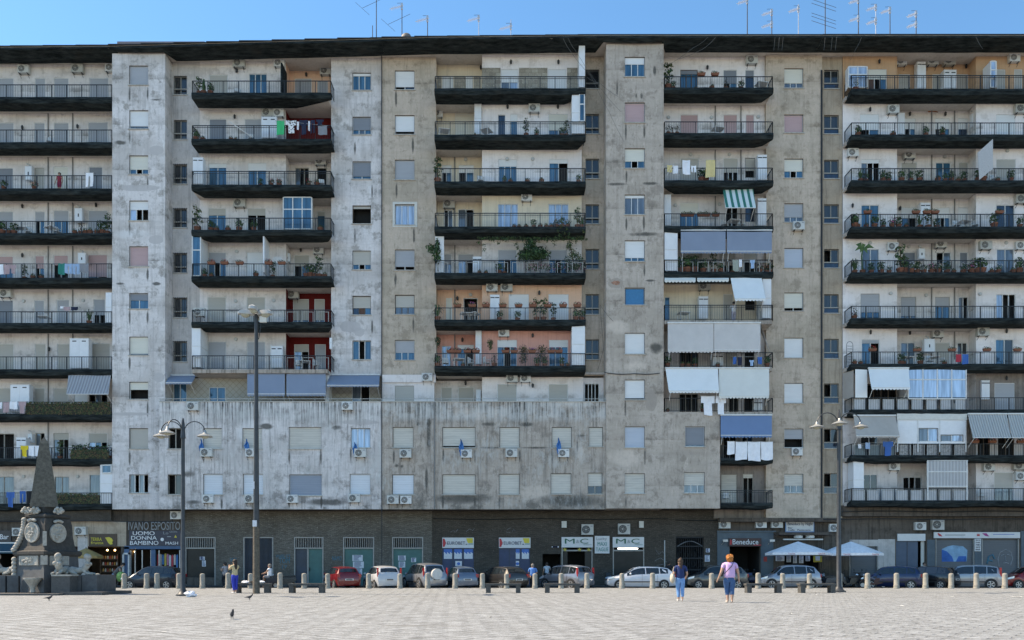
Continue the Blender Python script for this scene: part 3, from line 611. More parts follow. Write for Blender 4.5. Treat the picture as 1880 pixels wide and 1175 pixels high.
# dividing screens, glazed porches, panelled boxes: (building, x0, x1, y0, y1, Y front, depth, style)
def porch(B, x0, x1, y0, y1, Y, dep, style, name='side_screen'):
    g = MB(); X0, X1, Z0, Z1 = PX(x0, Y), PX(x1, Y), PZ(y1, Y), PZ(y0, Y)
    if style == 'w': g.box(X0, X1, Y, Y+dep, Z0, Z1, WHP); g.box(X0-.02, X1+.02, Y-.015, Y+dep, (Z0+Z1)/2, (Z0+Z1)/2+.04, FRW)
    else:
        n = max(1, int(style[1])); rows = int(style[2])
        for i in range(n+1): x = X0+(X1-X0)*i/n; g.box(x-.035, x+.035, Y, Y+.07, Z0, Z1, FRW)
        for j in range(rows+1): z = Z0+(Z1-Z0)*(j/rows if rows != 2 else (0, .62, 1)[j]); g.box(X0+.036, X1-.036, Y+.003, Y+.067, z-.035, z+.035, FRW)
        g.box(X0+.02, X1-.02, Y+.03, Y+.04, Z0, Z1, GL[style[0]])
        if dep > .2: g.box(X0-.02, X0, Y+.02, Y+dep, Z0, Z1, WHP); g.box(X1, X1+.02, Y+.02, Y+dep, Z0, Z1, WHP)
    return obj(name, g, B)
for a in [(BL, 353, 368, 430, 506, 55.2, 1.3, 'b12'), (BL, 352, 368, 598, 674, 55.2, 1.3, 'w'), (BM, 1063, 1074, 80, 160, 54.62, 1.15, 'w'), (BM, 1050, 1074, 170, 245, 54.62, 1.15, 'w'),
          (BM, 1050, 1074, 595, 670, 54.62, 1.15, 'w'), (BM, 1220, 1244, 421, 497, 54.5, 1.5, 'w'), (BL, 194, 205, 537, 592, 55.5, 1.3, 'w'), (BL, 184, 206, 852, 925, 55.5, 1.3, 'w'),
          (BR, 1567, 1586, 845, 918, 54.95, .9, 'w'), (BM, 1400, 1416, 512, 584, 54.55, 1.4, 'w'), (BM, 749-0+50, 815, 434, 500, 55.0, .15, 'w'), (BL, 605, 609, 620, 640, 55.2, .3, 'w'),
          (BM, 871, 884, 190, 246, 55.6, .18, 'w'), (BM, 873, 884, 600, 668, 55.6, .18, 'w')]: porch(*a)
porch(BL, 363+157, 572, 362, 420, 55.6, .3, 'b32', 'glazed_screen')
porch(BM, 1064, 1073, 172, 222, 54.55, .06, 'b12', 'side_window')
porch(BL, 187, 204, 854, 868, 55.42, .06, 'b11', 'side_window')
porch(BR, 1668, 1774, 675, 732, 54.78, 1.6, 'l42', 'glazed_veranda')
porch(BR, 1558, 1592, 122, 160, 54.95, .5, 'l22', 'glazed_screen'); porch(BR, 1819, 1829, 112, 160, 54.9, .9, 'l13', 'glazed_screen')
# veranda box with two windows and a curtained loggia on the right building
Yv = 54.8; g = MB(); wallgrid('veranda_wall', BR, PX(1648, Yv), PX(1774, Yv), PZ(815, Yv), PZ(760, Yv), Yv, [(PX(1687, Yv), PX(1722, Yv), PZ(811, Yv), PZ(786, Yv)), (PX(1727, Yv), PX(1768, Yv), PZ(811, Yv), PZ(798, Yv))], WHP, .08)
opening(BR, 'window', PX(1687, Yv), PX(1722, Yv), PZ(811, Yv), PZ(786, Yv), Yv, 'n0gl', .05); opening(BR, 'window', PX(1727, Yv), PX(1768, Yv), PZ(811, Yv), PZ(798, Yv), Yv, 'n0gl', .05)
g.box(PX(1648, Yv)-.02, PX(1648, Yv), Yv, 56.8, PZ(830, Yv), PZ(760, Yv), WHP); g.box(PX(1774, Yv), PX(1774, Yv)+.02, Yv, 56.8, PZ(830, Yv), PZ(760, Yv), WHP)
for x in (1648, 1685, 1725, 1773): g.box(PX(x, Yv)-.03, PX(x, Yv)+.03, Yv-.03, Yv-.003, PZ(830, Yv), PZ(760, Yv), FRW)
g.box(PX(1646, Yv), PX(1775, Yv), Yv-.05, Yv-.031, PZ(771, Yv), PZ(758, Yv), CREAMP); obj('veranda_frame', g, BR)
def corrug(name, col, p=.14, mix=.5):
    m, t, b, co = nodes(name, .8); x = xyz(t, co)[0]; fr = mth(t, 'SINE', mth(t, 'MULTIPLY', x, 6.283/p)); n = noise(t, co, 3, 4)
    t.links.new(mixc(t, ramp(t, fr, -.6, .8, 0, mix), mixc(t, n, col, tuple(v*.85 for v in col)), tuple(v*.5 for v in col)), b.inputs['Base Color']); bump(t, b, fr, .5, .03)
    MATS[name] = m; return m
CURT = corrug('pleated_plastic_curtain', (.50, .50, .50), .22)
g = MB(); g.box(PX(1703, Yv), PX(1776, Yv), Yv, Yv+.04, PZ(895, Yv), PZ(845, Yv), CURT)
for z in (845, 866, 893): g.box(PX(1702, Yv), PX(1777, Yv), Yv-.03, Yv-.002, PZ(z+1, Yv), PZ(z-1, Yv), FRW)
for x in (1703, 1775): g.box(PX(x, Yv)-.04, PX(x, Yv)+.04, Yv-.035, Yv+.05, PZ(918, Yv), PZ(843, Yv), FRW)
obj('loggia_curtain', g, BR)
# stair window column of the left building down to the street (podium zone) is part of the podium wall below
# --- podium
YP = 54.55
def strip(name, B, x0, x1, wins, mat, Y=YP, zt=None, zb=None, Xa=None, Xb=None):
    X0 = Xa if Xa is not None else PX(x0, Y); X1 = Xb if Xb is not None else PX(x1, Y)
    zt = zt if zt is not None else PZ(738, Y); zb = zb if zb is not None else PZ(935, Y)
    hs = [(PX(a, Y), PX(b_, Y), PZ(d, Y), PZ(c, Y)) for a, b_, c, d, e in wins]
    wallgrid(name, B, X0, X1, zb, zt, Y, hs, mat, .2)
    for h, w in zip(hs, wins): opening(B, 'window', *h, Y, w[4], .13, True)
XPL = XT1b+.003
strip('podium_wall', BL, 303, 700.6, [(309, 334, 786, 824, 'n0dd/g'), (308, 334, 871, 908, 'n0dx/g'), (373, 407, 786, 824, 'DXd'), (445, 481, 786, 824, 'DXd'), (530, 590, 784, 824, 'DXd'), (644, 680, 786, 822, 'n0lll'),
    (373, 409, 870, 908, 'WXd'), (446, 483, 870, 908, 'WXd'), (531, 591, 871, 910, 'SXd'), (642, 680, 870, 908, 'WXd')], POD_L, Xa=XPL, Xb=PX(700.6, YP))
strip('podium_wall', BM, 701, 1113, [(721, 759, 784, 822, 'DXd/g'), (812, 873, 784, 822, 'D9d/g'), (917, 954, 784, 822, 'DXd/g'), (1013, 1050, 784, 822, 'DXd/g'), (1081, 1107, 784, 820, 'DXd/g'),
    (720, 760, 871, 908, 'WXd/g'), (812, 873, 871, 908, 'DXd/g'), (916, 954, 870, 908, 'DXd/g'), (1011, 1049, 869, 907, 'DXd/g'), (1079, 1106, 868, 907, 'D6nn/g')], POD_R, Xa=PX(701.2, YP), Xb=XT4a-.003)
strip('podium_wall', BM, 1218.5, 1322, [(1258, 1294, 783, 820, 's9g/w'), (1256, 1294, 867, 905, 'D6ggg/w')], PT, YT4+.004, PZ(757, YT4), PZ(933.5, YT4), XT4b+.003, XF8)
# joints, terrace slab, parapet rail, soffits
g = MB(); g.box(XPL, PX(700.6, YP), YP+.005, 57.7, PZ(745, YP), PZ(739, YP)-.01, CONC); g.box(XPL, PX(700.6, YP), YP+.21, 56.3, PZ(935, YP), PZ(935, YP)+.2, PGF)
g.quad((PX(701, YP), YP, PZ(935, YP)), (PX(701, YP), 57, PZ(935, YP)), (PX(701, YP), 57, PZ(738, YP)), (PX(701, YP), YP, PZ(738, YP)), POD_L); obj('terrace_slab', g, BL)
g = MB(); g.box(PX(701.2, YP), XT4a-.01, YP+.005, 57.3, PZ(745, YP), PZ(739, YP)-.01, CONC); g.box(PX(701.2, YP), XT4a-.01, YP+.21, 56.3, PZ(935, YP), PZ(935, YP)+.2, PGF)
g.box(XT4a+.01, XF8, YT4+.21, 56.3, PZ(933.5, YT4)+.002, PZ(933.5, YT4)+.2, PGF); g.quad((XF8, YT4, PZ(933, YT4)), (XF8, 56.3, PZ(933, YT4)), (XF8, 56.3, PZ(757, YT4)), (XF8, YT4, PZ(757, YT4)), PT); obj('terrace_slab', g, BM)
g = MB(); g.box(XT1a, XT1b, YT1+.2, 56.9, PZ(935, YT1), PZ(935, YT1)+.2, PGF); obj('tower_soffit', g, BL)
for B, xa, xb in ((BL, XPL, PX(700.6, YP)), (BM, PX(701.4, YP), XT4a-.02)):
    g = MB(); zt = PZ(738, YP); g.box(xa, xb, YP-.05, YP+.25, zt, zt+.05, SILL); 
    n_ = int((xb-xa)/1.4)
    g.tube([(xa, YP+.05, zt+.22), (xb, YP+.05, zt+.22)], .022, PALE, 6)
    for i in range(n_+1): x = xa+.03+(xb-xa-.06)*i/n_; g.box(x-.015, x+.015, YP+.04, YP+.06, zt+.05, zt+.21, PALE)
    obj('parapet', g, B)
# terrace storey behind the parapet
zt0 = PZ(745, YP)
wl = MB()
hs = [(PX(384, 56.6), PX(414, 56.6), zt0, PZ(711, 56.6))]
def quilt():
    m, t, b, co = nodes('diamond_quilt_wall', .85); mp = mapped(t, co, (1, 1, 1), (0, 0, 0), (0, R(45), 0)); s = xyz(t, mp)
    a = ramp(t, mth(t, 'FRACT', mth(t, 'MULTIPLY', s[0], 3.2)), 0, .12, 1, 0); c_ = ramp(t, mth(t, 'FRACT', mth(t, 'MULTIPLY', s[2], 3.2)), 0, .12, 1, 0)
    t.links.new(mixc(t, mth(t, 'MAXIMUM', a, c_), (.42, .39, .33), (.24, .20, .15)), b.inputs['Base Color']); return m
wallgrid('bay_wall', BL, XPL, PX(700.6, YP), zt0, BAYS['B']['fz'][6]-.25, 56.6, hs+[(PX(318, 56.6), PX(343, 56.6), zt0, PZ(704, 56.6)), (PX(646, 56.6), PX(679, 56.6), zt0, PZ(706, 56.6))], quilt(), .12)
opening(BL, 'balcony_door', *hs[0], 56.6, 'n0bb', .06); opening(BL, 'balcony_door', PX(318, 56.6), PX(343, 56.6), zt0, PZ(704, 56.6), 56.6, 'n0bb', .06); opening(BL, 'balcony_door', PX(646, 56.6), PX(679, 56.6), zt0, PZ(706, 56.6), 56.6, 'n0gd', .06)
zc = BAYS['B']['fz'][6]-.25
g = MB(); g.box(XPL+.01, XB0b, YB0-.01, 57.7, PZ(692, YB0), PZ(690, YB0), PSTR); g.box(PX(608, YC), PX(700.5, YC), YC+.003, 57.6, PZ(691, YC), PZ(690, YC)+.03, PSOF); g.box(PX(600, 56), PX(606, 56), 55.6, 57.6, zt0, zc, WHP); obj('terrace_ceiling', g, BL)
for x0, x1, Y, wins in ((701.5, 797, 56.0, [(725, 760, 708, 'eXd/g')]), (797.5, 884, 56.9, [(810, 830, 711, 'eXd'), (841, 870, 711, 'eXd')]), (885, 1071, 55.8, [(913, 949, 705, 'eXd'), (1007, 1043, 705, 'eXd')]), (1071, 1110, 56.0, [(1073, 1100, 704, 'n0dddd')])):
    Xa = PX(x0, Y) if x0 != 797.5 else PX(797.2, 56.0); Xb = {797: PX(797.2, 56.0), 884: PX(885, 55.8), 1071: PX(1071, 55.8), 1110: XT4a}[x1]
    if x0 == 1071: Xa = PX(1071, 55.8)
    if x0 == 885: Xa = PX(885, 55.8)
    h = [(PX(a, Y), PX(b_, Y), zt0, PZ(c, Y)) for a, b_, c, d in wins]
    wallgrid('bay_wall', BM, Xa, Xb, zt0, PZ(684, 54.5) if x0 > 797 else PZ(690, YD0), Y, h, PB if x0 == 797.5 else PR, .12)
    for q, w in zip(h, wins): opening(BM, 'balcony_door', *q, Y, w[3], .06)
g = MB(); g.box(XD0b, XT4a, 55.7, 57.2, PZ(688, 55.8), PZ(684, 55.8), PSOF); g.quad((PX(885, 55.8), 56.9, zt0), (PX(885, 55.8), 55.8, zt0), (PX(885, 55.8), 55.8, PZ(688, 55.8)), (PX(885, 55.8), 56.9, PZ(688, 55.8)), PR)
g.quad((PX(797.2, 56), 56, zt0), (PX(797.2, 56), 56.9, zt0), (PX(797.2, 56), 56.9, PZ(688, 55.8)), (PX(797.2, 56), 56, PZ(688, 55.8)), PR)
g.box(PX(702, 55.9), XD0b-.02, 55.9, 55.99, PZ(702, 55.9), PZ(688, 55.9), PR); obj('terrace_ceiling', g, BM)
# black expansion joint and the grey repair patches, brick spot
g = MB(); g.box(PX(700.4, 56), PX(701.8, 56), 55.9, 55.96, PZ(738, 56), ZROOF, IRON); g.box(PX(700.3, YP), PX(701.5, YP), YP-.03, YP+.02, PZ(1040, YP), PZ(738, YP), IRON); obj('downpipe', g, BM)
PATCH = plaster('grey_patch_render', (.42, .41, .38), (.35, .34, .31), (.25, .24, .21), .8, .6, .2, 0, 21); BRK = brickwall('exposed_brick', (.30, .13, .08), (.40, .20, .13), (.25, .22, .2), .25, .1)
def blob(g, cx, cy, rx, ry, Y, m, seed, n=22, jag=.28):
    rnd = random.Random(seed); c = (PX(cx, Y), PZ(cy, Y)); s = Y/F; ps = []
    for i in range(n):
        a = 2*math.pi*i/n; q = 1+jag*(rnd.random()-.5)*2; ps.append((c[0]+rx*s*q*math.cos(a), c[1]+ry*s*q*math.sin(a)))
    g.prism(ps, Y-.006, Y+.002, m)
g = MB(); blob(g, 1131, 519, 8, 4, YT4, BRK, 3, jag=.25); obj('exposed_brick_patch', g, BM)
# --- roof eaves with netting; the front edge runs slightly oblique in plan
EV = [(-700, 55.5), (-20, 55.25), (208, 55.12), (610, 54.5), (800, 54.2), (1110, 54.02), (1960, 54.02)]
for B, a, b_ in ((BL, -700, 701), (BM, 701, 1510), (BR, 1510, 1960)):
    def yf(x):
        for (p, q), (r_, s_) in zip(EV, EV[1:]):
            if p <= x <= r_: return q+(s_-q)*(x-p)/(r_-p)
    xs = [a]+[e[0] for e in EV if a < e[0] < b_]+[b_]; pts = [(PX(x, yf(x)) if x > -600 else -62, yf(x)) for x in xs]
    if B == BR: pts[-1] = (62, 54.02)
    g = MB(); poly = [(x, y) for x, y in pts]+[(pts[-1][0], 68), (pts[0][0], 68)]; n_ = len(poly)
    g.add([(x, y, ZROOF) for x, y in poly]+[(x, y, ZROOF+.18) for x, y in poly], [tuple(range(n_-1, -1, -1)), tuple(range(n_, 2*n_))]+[(k, (k+1) % n_, (k+1) % n_+n_, k+n_) for k in range(n_)], PSOF)
    obj('roof', g, B)
    g = MB(); rnd = random.Random(5); vs = []; m_ = 5; cnt = 0
    x = a
    while True:
        y = yf(min(x, b_)); X = PX(x, y) if x > -600 else -62
        sg = .05*abs(math.sin(x*.031))+.05*math.sin(x*.011+1)**2+.03*rnd.random()
        # towers stand proud, the net stops in front of them
        ye = y+1.45
        if 203 < x < 306 : ye = YT1-.02
        if 1108 < x < 1221: ye = YT4-.02
        vs += [(X, y-.04, ZROOF+.13), (X, y-.07, ZROOF+.02-sg*.5), (X, (y+ye)/2, ZROOF-.09-sg*.8), (X, ye, ZROOF-.04-sg*.3), (X, ye, ZROOF-.01)]; cnt += 1
        if x >= b_: break
        x = min(x+12, b_)
    fs = [(i*m_+j, i*m_+(j+1) % m_, (i+1)*m_+(j+1) % m_, (i+1)*m_+j) for i in range(cnt-1) for j in range(m_)]
    g.add(vs, fs, NET); obj('eaves_netting', g, B)
    g = MB(); x = a
    while x < b_-1:
        x2 = min(b_, x+60); xa_ = max(x, -690); g.box(PX(xa_, yf(xa_)), PX(x2, yf(x2)), yf(x2)-.06+(0.02 if B == BM else 0), yf(x2)+.5, ZROOF+.181, ZROOF+.24, M('bitumen_roof_edge', (.03, .03, .032), .8)); x = x2
    obj('roof_edge', g, B)
g = MB(); Yr = 57.2; g.box(PX(215, Yr), PX(376, Yr), Yr, Yr+3, ZROOF+.19, PZ(76, Yr), M('grey_metal_sheet', (.17, .15, .16), .6)); obj('roof_shed', g, BL)
# bulk of the buildings: back and end walls, extension beyond the photograph
g = MB(); g.box(-62, -60.02, 55.5, 68, 0, ZROOF, PW); g.box(-62, PX(701, 56), 67.8, 68, 0, ZROOF, PW); obj('rear_wall', g, BL)
g = MB(); g.box(PX(701, 56), XFb, 67.8, 68, 0, ZROOF, PG); obj('rear_wall', g, BM)
g = MB(); g.box(XFb, 62, 67.8, 68, 0, ZROOF, PW); g.box(62.02, 63, 55.5, 68, 0, ZROOF, PW); obj('rear_wall', g, BR)
g = MB(); g.box(XT4a, XT4b, 56.7, 57.5, PZ(933, YT4), ZROOF-.02, PT); obj('core_wall', g, BM)
SHG = M('dusty_shop_glass', (.018, .02, .02), .32, 0, .3, 1.5, .25)
# ------------------------------------------------------------------ ground floor walls and shop fronts
YG = 56.25
ZG = .02
def gwall(B, x0, x1, yt, holes, mat, Y=YG, name='ground_floor_wall'):
    hs = [(PX(a, Y), PX(b_, Y), ZG+(0 if len(q) < 1 else q[0]), PZ(c, Y)) for a, b_, c, *q in holes]
    X0, X1 = PX(x0, Y), PX(x1, Y)
    wallgrid(name, B, X0, X1, ZG, PZ(yt, Y), Y, hs, mat, .3); return hs
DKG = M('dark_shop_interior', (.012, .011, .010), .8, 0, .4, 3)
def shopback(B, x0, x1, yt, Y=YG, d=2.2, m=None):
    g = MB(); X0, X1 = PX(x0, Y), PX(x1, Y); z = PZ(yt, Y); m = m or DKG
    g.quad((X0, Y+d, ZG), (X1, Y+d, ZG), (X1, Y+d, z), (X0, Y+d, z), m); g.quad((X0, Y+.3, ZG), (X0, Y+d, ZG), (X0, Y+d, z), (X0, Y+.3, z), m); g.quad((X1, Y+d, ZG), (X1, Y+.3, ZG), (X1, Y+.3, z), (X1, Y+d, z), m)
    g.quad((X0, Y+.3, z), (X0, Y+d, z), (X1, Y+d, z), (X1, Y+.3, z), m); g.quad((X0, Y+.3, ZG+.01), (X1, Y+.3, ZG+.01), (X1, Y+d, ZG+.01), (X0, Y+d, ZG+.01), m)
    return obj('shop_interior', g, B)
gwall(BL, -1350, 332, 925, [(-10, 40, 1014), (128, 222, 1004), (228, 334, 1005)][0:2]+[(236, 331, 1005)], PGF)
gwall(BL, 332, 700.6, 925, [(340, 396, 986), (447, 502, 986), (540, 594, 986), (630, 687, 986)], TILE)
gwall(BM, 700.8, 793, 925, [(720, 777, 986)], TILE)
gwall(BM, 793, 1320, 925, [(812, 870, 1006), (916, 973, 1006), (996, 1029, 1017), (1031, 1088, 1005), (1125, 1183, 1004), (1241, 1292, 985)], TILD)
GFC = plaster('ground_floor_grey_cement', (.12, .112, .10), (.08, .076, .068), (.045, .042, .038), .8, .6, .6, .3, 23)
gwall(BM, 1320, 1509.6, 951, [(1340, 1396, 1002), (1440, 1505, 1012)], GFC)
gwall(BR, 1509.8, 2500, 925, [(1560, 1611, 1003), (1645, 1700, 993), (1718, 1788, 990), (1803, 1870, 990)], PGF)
shopback(BL, -10, 40, 1014); shopback(BL, 128, 222, 1004, d=3, m=M('brown_shop_interior', (.06, .04, .025), .8, 0, .3, 2)); shopback(BL, 236, 331, 1005, m=M('shop_interior_goods', (.035, .028, .022), .8, 0, .3, 2))
shopback(BM, 1031, 1088, 1005); shopback(BM, 1125, 1183, 1004); shopback(BM, 1241, 1292, 985, d=4); shopback(BM, 1340, 1396, 1002, d=3); shopback(BM, 996, 1029, 1017); shopback(BM, 1440, 1505, 1012); shopback(BR, 1645, 1700, 993)
# cornice line, grey band and cables over the shops
g = MB(); g.box(PX(1320, YFC), PX(1509, YFC), YFC-.12, YG+.01, PZ(958, YFC), PZ(951, YFC), GFC); obj('string_course', g, BM)
g = MB(); g.box(PX(1545, 55.9), 62, 55.7, YG+.01, PZ(948, 55.9), PZ(928, 55.9), GFC); g.box(XFb+.01, PX(1545, 55.9), YFC-.05, YG+.01, PZ(958, 55.9), PZ(951, 55.9), GFC); obj('string_course', g, BR)
g = MB(); g.box(-60, PX(205, 56), 55.9, YG+.01, PZ(956, 56), PZ(935, 56), TILD); obj('string_course', g, BL)
for B, x0, x1, y, r in ((BM, 795, 1240, 953, .025), (BM, 1240, 1508, 955, .035), (BR, 1512, 1960, 953, .03), (BR, 1545, 1960, 939, .03), (BL, -60, 330, 957, .03)):
    g = MB(); Y = 55.6 if B != BM else YG-.08; g.tube([(PX(x, Y), Y, PZ(y+.8*math.sin(x*.03), Y)) for x in range(x0, x1, 18)], r, M('black_cable', (.02, .02, .02), .7), 5); obj('wall_cable', g, B)
# --- framed bays with top grille
MET = M('anodised_frame', (.30, .29, .27), .5, .2, .15); TEAL = M('teal_door_panel', (.03, .13, .12), .45, 0, .2, 1.5); NAVY = M('navy_door_panel', (.018, .035, .06), .4, 0, .3, 2); POST = M('white_paper_poster', (.60, .62, .66), .8, 0, .12, 9)
def gbay(B, x0, x1, style):
    g = MB(); Y = YG; a, b_ = PX(x0, Y), PX(x1, Y); zt = PZ(986, Y); zm = PZ(1006, Y)
    for u in (a, b_-.08): g.box(u, u+.08, Y-.03, Y+.12, ZG, zt, MET)
    g.box(a+.08, b_-.08, Y-.03, Y+.12, zt-.07, zt, MET)
    if style != 'blue': g.box(a+.08, b_-.08, Y-.03, Y+.12, zm-.06, zm+.03, MET)
    f = obj('shop_front', g, B)
    g = MB(); n_ = 15 if style != 'blue' else 22
    for i in range(n_): x = a+.1+(b_-a-.2)*(i+.5)/n_; g.box(x-.018, x+.018, Y+.02, Y+.06, zm+.03 if style != 'blue' else ZG, zt-.07, MET if style != 'blue' else NAVY)
    g.box(a, b_, Y+.28, Y+.3, ZG, zt, DKG if style != 'blue' else NAVY); obj('grille', g, f)
    g = MB()
    if style == 'glass': g.box(a+.08, b_-.08, Y+.1, Y+.12, ZG+.55, zm-.06, SHG); g.box(a+.08, b_-.08, Y+.02, Y+.15, ZG, ZG+.55, PGF)
    if style == 'door':
        m_ = a+.08+(b_-a)*.4; g.box(a+.08, m_, Y+.1, Y+.13, ZG, zm-.06, NAVY); g.box(m_, m_+.1, Y+.02, Y+.14, ZG, zm-.06, MET); g.box(m_+.1, b_-.08, Y+.1, Y+.13, ZG, zm-.06, TEAL); g.box(m_+.14, m_+.18, Y+.02, Y+.1, 1.0, 1.25, IRON)
    if style == 'teal': g.box(a+.08, b_-.08, Y+.1, Y+.13, ZG, zm-.06, TEAL)
    if g.v: obj('door_panel', g, f)
    return f
def posters(B, rects, Y):
    for x0, x1, y0, y1 in rects:
        g = MB(); g.box(PX(x0, Y), PX(x1, Y), Y-.012, Y, PZ(y1, Y), PZ(y0, Y), POST)
        rnd = random.Random(x0)
        for i in range(5):
            z = PZ(y0+(y1-y0)*(i+.6)/5.5, Y); w = (PX(x1, Y)-PX(x0, Y)); a = PX(x0, Y)+w*.12; g.box(a, a+w*(.4+.35*rnd.random()), Y-.015, Y-.0125, z-.02, z+.02, M('poster_ink', (.06, .08, .16), .8))
        obj('poster', g, B)
gbay(BL, 340, 396, 'glass'); gbay(BL, 447, 502, 'blue'); gbay(BL, 540, 594, 'door'); gbay(BL, 630, 687, 'teal'); gbay(BM, 720, 777, 'teal')
posters(BL, [(367, 376, 1022, 1028), (371, 378, 1029, 1040)], YG+.09); posters(BL, [(647, 666, 1019, 1030), (648, 668, 1031, 1043), (654, 665, 1044, 1055)], YG+.09)
posters(BM, [(732, 744, 1031, 1042), (755, 764, 1024, 1032), (731, 745, 1020, 1029)], YG+.09)
# blue betting-shop panels
BLUE = M('betting_shop_navy_panel', (.018, .04, .10), .45, 0, .15, 3); SKYB = M('bright_blue_ink', (.03, .14, .45), .5)
for B, x0, x1, pl in ((BM, 812, 870, [(815, 830), (834, 848), (852, 868)]), (BM, 916, 973, [(947, 954), (958, 971)])):
    g = MB(); Y = YG+.05; g.box(PX(x0, Y), PX(x1, Y), Y, Y+.05, ZG, PZ(1006, Y), BLUE)
    for i in range(1, 3): x = PX(x0+(x1-x0)*i/3, Y); g.box(x-.02, x+.02, Y-.02, Y, ZG, PZ(1008, Y), NAVY)
    f = obj('shop_front', g, B)
    for a, b_ in pl:
        g = MB(); g.box(PX(a, Y), PX(b_, Y), Y-.03, Y-.021, PZ(1026, Y), PZ(1012, Y), POST)
        xs = [PX(a+(b_-a)*i/8, Y) for i in range(9)]
        for i in range(8): g.box(xs[i], xs[i+1], Y-.034, Y-.0305, PZ(1014+1.5*(i % 3), Y), PZ(1008, Y), SKYB)
        obj('poster', g, f)
    a, b_ = ((836, 848) if x0 == 812 else (947, 953)); g = MB(); g.box(PX(a, Y), PX(b_, Y), Y-.03, Y-.021, PZ(1039, Y), PZ(1030, Y), POST); g.ball((PX((a+b_)/2, Y), Y-.03, PZ(1035, Y)), (.12, .01, .1), SKYB, 6); obj('poster', g, f)
# clothes shop front, blue surround
BLS = M('light_blue_shop_surround', (.05, .11, .20), .6, 0, .15, 2); CHR = M('aluminium', (.45, .45, .44), .4, .5)
g = MB(); Y = YG-.06
for a, b_, c, d in ((228, 237, 1004, 1074), (277, 285, 1009, 1074), (228, 335, 1002, 1008), (331, 335, 1008, 1074)): g.box(PX(a, Y), PX(b_, Y), Y, Y+.12, PZ(d, Y)if d < 1070 else ZG, PZ(c, Y), BLS)
for a in (238, 246, 259, 275, 290, 328): g.box(PX(a, Y), PX(a+1.5, Y), Y+.1, Y+.16, ZG, PZ(1010, Y), CHR)
g.box(PX(288, Y), PX(330, Y), Y+.05, Y+.16, ZG, PZ(1050, Y), BLS); obj('shop_front', g, BL)
rnd = random.Random(3)
for i in range(9):
    x = 291+i*4.3; g = MB(); c = [(.5, .06, .08), (.55, .5, .45), (.06, .2, .45), (.6, .45, .1), (.5, .2, .3), (.6, .6, .6)][i % 6]
    m = M('garment_cloth_%d' % (i % 6), c, .9); Yq = YG+.5
    z1 = PZ(1016+rnd.random()*3, Yq); z0 = PZ(1036+rnd.random()*8, Yq); g.prism([(PX(x-1.6, Yq), z0), (PX(x+1.6, Yq), z0), (PX(x+1.9, Yq), z1-.1), (PX(x+.6, Yq), z1), (PX(x-.6, Yq), z1), (PX(x-1.9, Yq), z1-.1)], Yq-.04, Yq+.04, m)
    tag(obj('garment', g), ['red', 'cream', 'blue', 'yellow', 'pink', 'white'][i % 6]+' garment in the clothes shop window, '+ORD[i]+' on the rail', 'garment', 'garments in the shop window')
def lamp_glow(name, c, s):
    m = bpy.data.materials.new(name); m.use_nodes = True; b = m.node_tree.nodes['Principled BSDF']; b.inputs['Emission Color'].default_value = (*c, 1); b.inputs['Emission Strength'].default_value = s; b.inputs['Base Color'].default_value = (*c, 1); return m
WARM = lamp_glow('warm_shop_lamp', (1, .7, .35), 9); TUBE = lamp_glow('white_tube_lamp', (.9, .95, 1), 3)
for k, (x, y) in enumerate(((197, 1010), (211, 1010), (232, 1018), (175, 1016), (248, 1013))):
    g = MB(); g.ball((PX(x, YG+.6), YG+.6, PZ(y, YG+.6)), .055, WARM, 6); tag(obj('shop_lamp', g), ['small warm lamp over the brown-signed food shop shelves, nearer the umbrella', 'small warm lamp at the doorway side of the food shop', 'warm spotlight in the narrow white kiosk beside the clothes shop', 'small warm lamp above the tan umbrella', 'small warm lamp inside the clothes shop door'][k], 'lamp', 'shop lamps')
# food shop: shelves
g = MB(); Y = YG+1.2; SHW = M('shelf_wood', (.12, .08, .05), .7)
for z in (.5, .95, 1.4, 1.85): g.box(PX(187, Y), PX(218, Y), Y-.15, Y+.15, z-.02, z+.02, SHW)
for x in (186, 218): g.box(PX(x, Y)-.02, PX(x, Y)+.02, Y-.15, Y+.15, ZG, 2.2, SHW)
sh = obj('shop_shelf', g); tag(sh, 'open wooden shelf unit with jars inside the food shop', 'shelf')
JAR = [M('jar_red', (.35, .05, .03), .3), M('jar_amber', (.4, .22, .05), .3), M('jar_white', (.5, .5, .45), .4)]
for j, z in enumerate((.5, .95, 1.4, 1.85)):
    for i in range(7):
        g = MB(); x = PX(190+i*4.2, Y); g.lathe([(.05, 0), (.055, .02), (.055, .16), (.035, .19), (.035, .22)], (x, Y-.02, z+.022), JAR[(i+j) % 3], 8)
        tag(obj('food_jar', g), None, None); bpy.context.scene.collection.objects[-1].name
        o = COL.objects[-1]; tag(o, ['red', 'amber', 'white'][(i+j) % 3]+' food jar on the '+['lowest', 'second-lowest', 'second-highest', 'top'][j]+' shelf of the food shop, '+ORD[i], 'jar', 'jars on the food shop shelves')
g = MB(); g.box(PX(226, Y-1.3), PX(228, Y-1.3), Y-1.4, Y-1.2, ZG, PZ(1015, Y-1.3), FRW); g.box(PX(236, Y-1.3), PX(238, Y-1.3), Y-1.4, Y-1.2, ZG, PZ(1015, Y-1.3), FRW); g.box(PX(226, Y-1.3), PX(238, Y-1.3), Y-1.4, Y-1.2, PZ(1018, Y-1.3), PZ(1015, Y-1.3), FRW)
tag(obj('display_case', g), 'narrow white-framed display case between food and clothes shops', 'display case')
# plaster pier and wall box
g = MB(); g.box(PX(143, YG), PX(161, YG), YG-.03, YG+.02, ZG, PZ(970, YG), PSTR); g.box(PX(130, YG), PX(232, YG), YG-.025, YG+.01, PZ(1003, YG), PZ(957, YG), PSTG); obj('plaster_pier', g, BL)
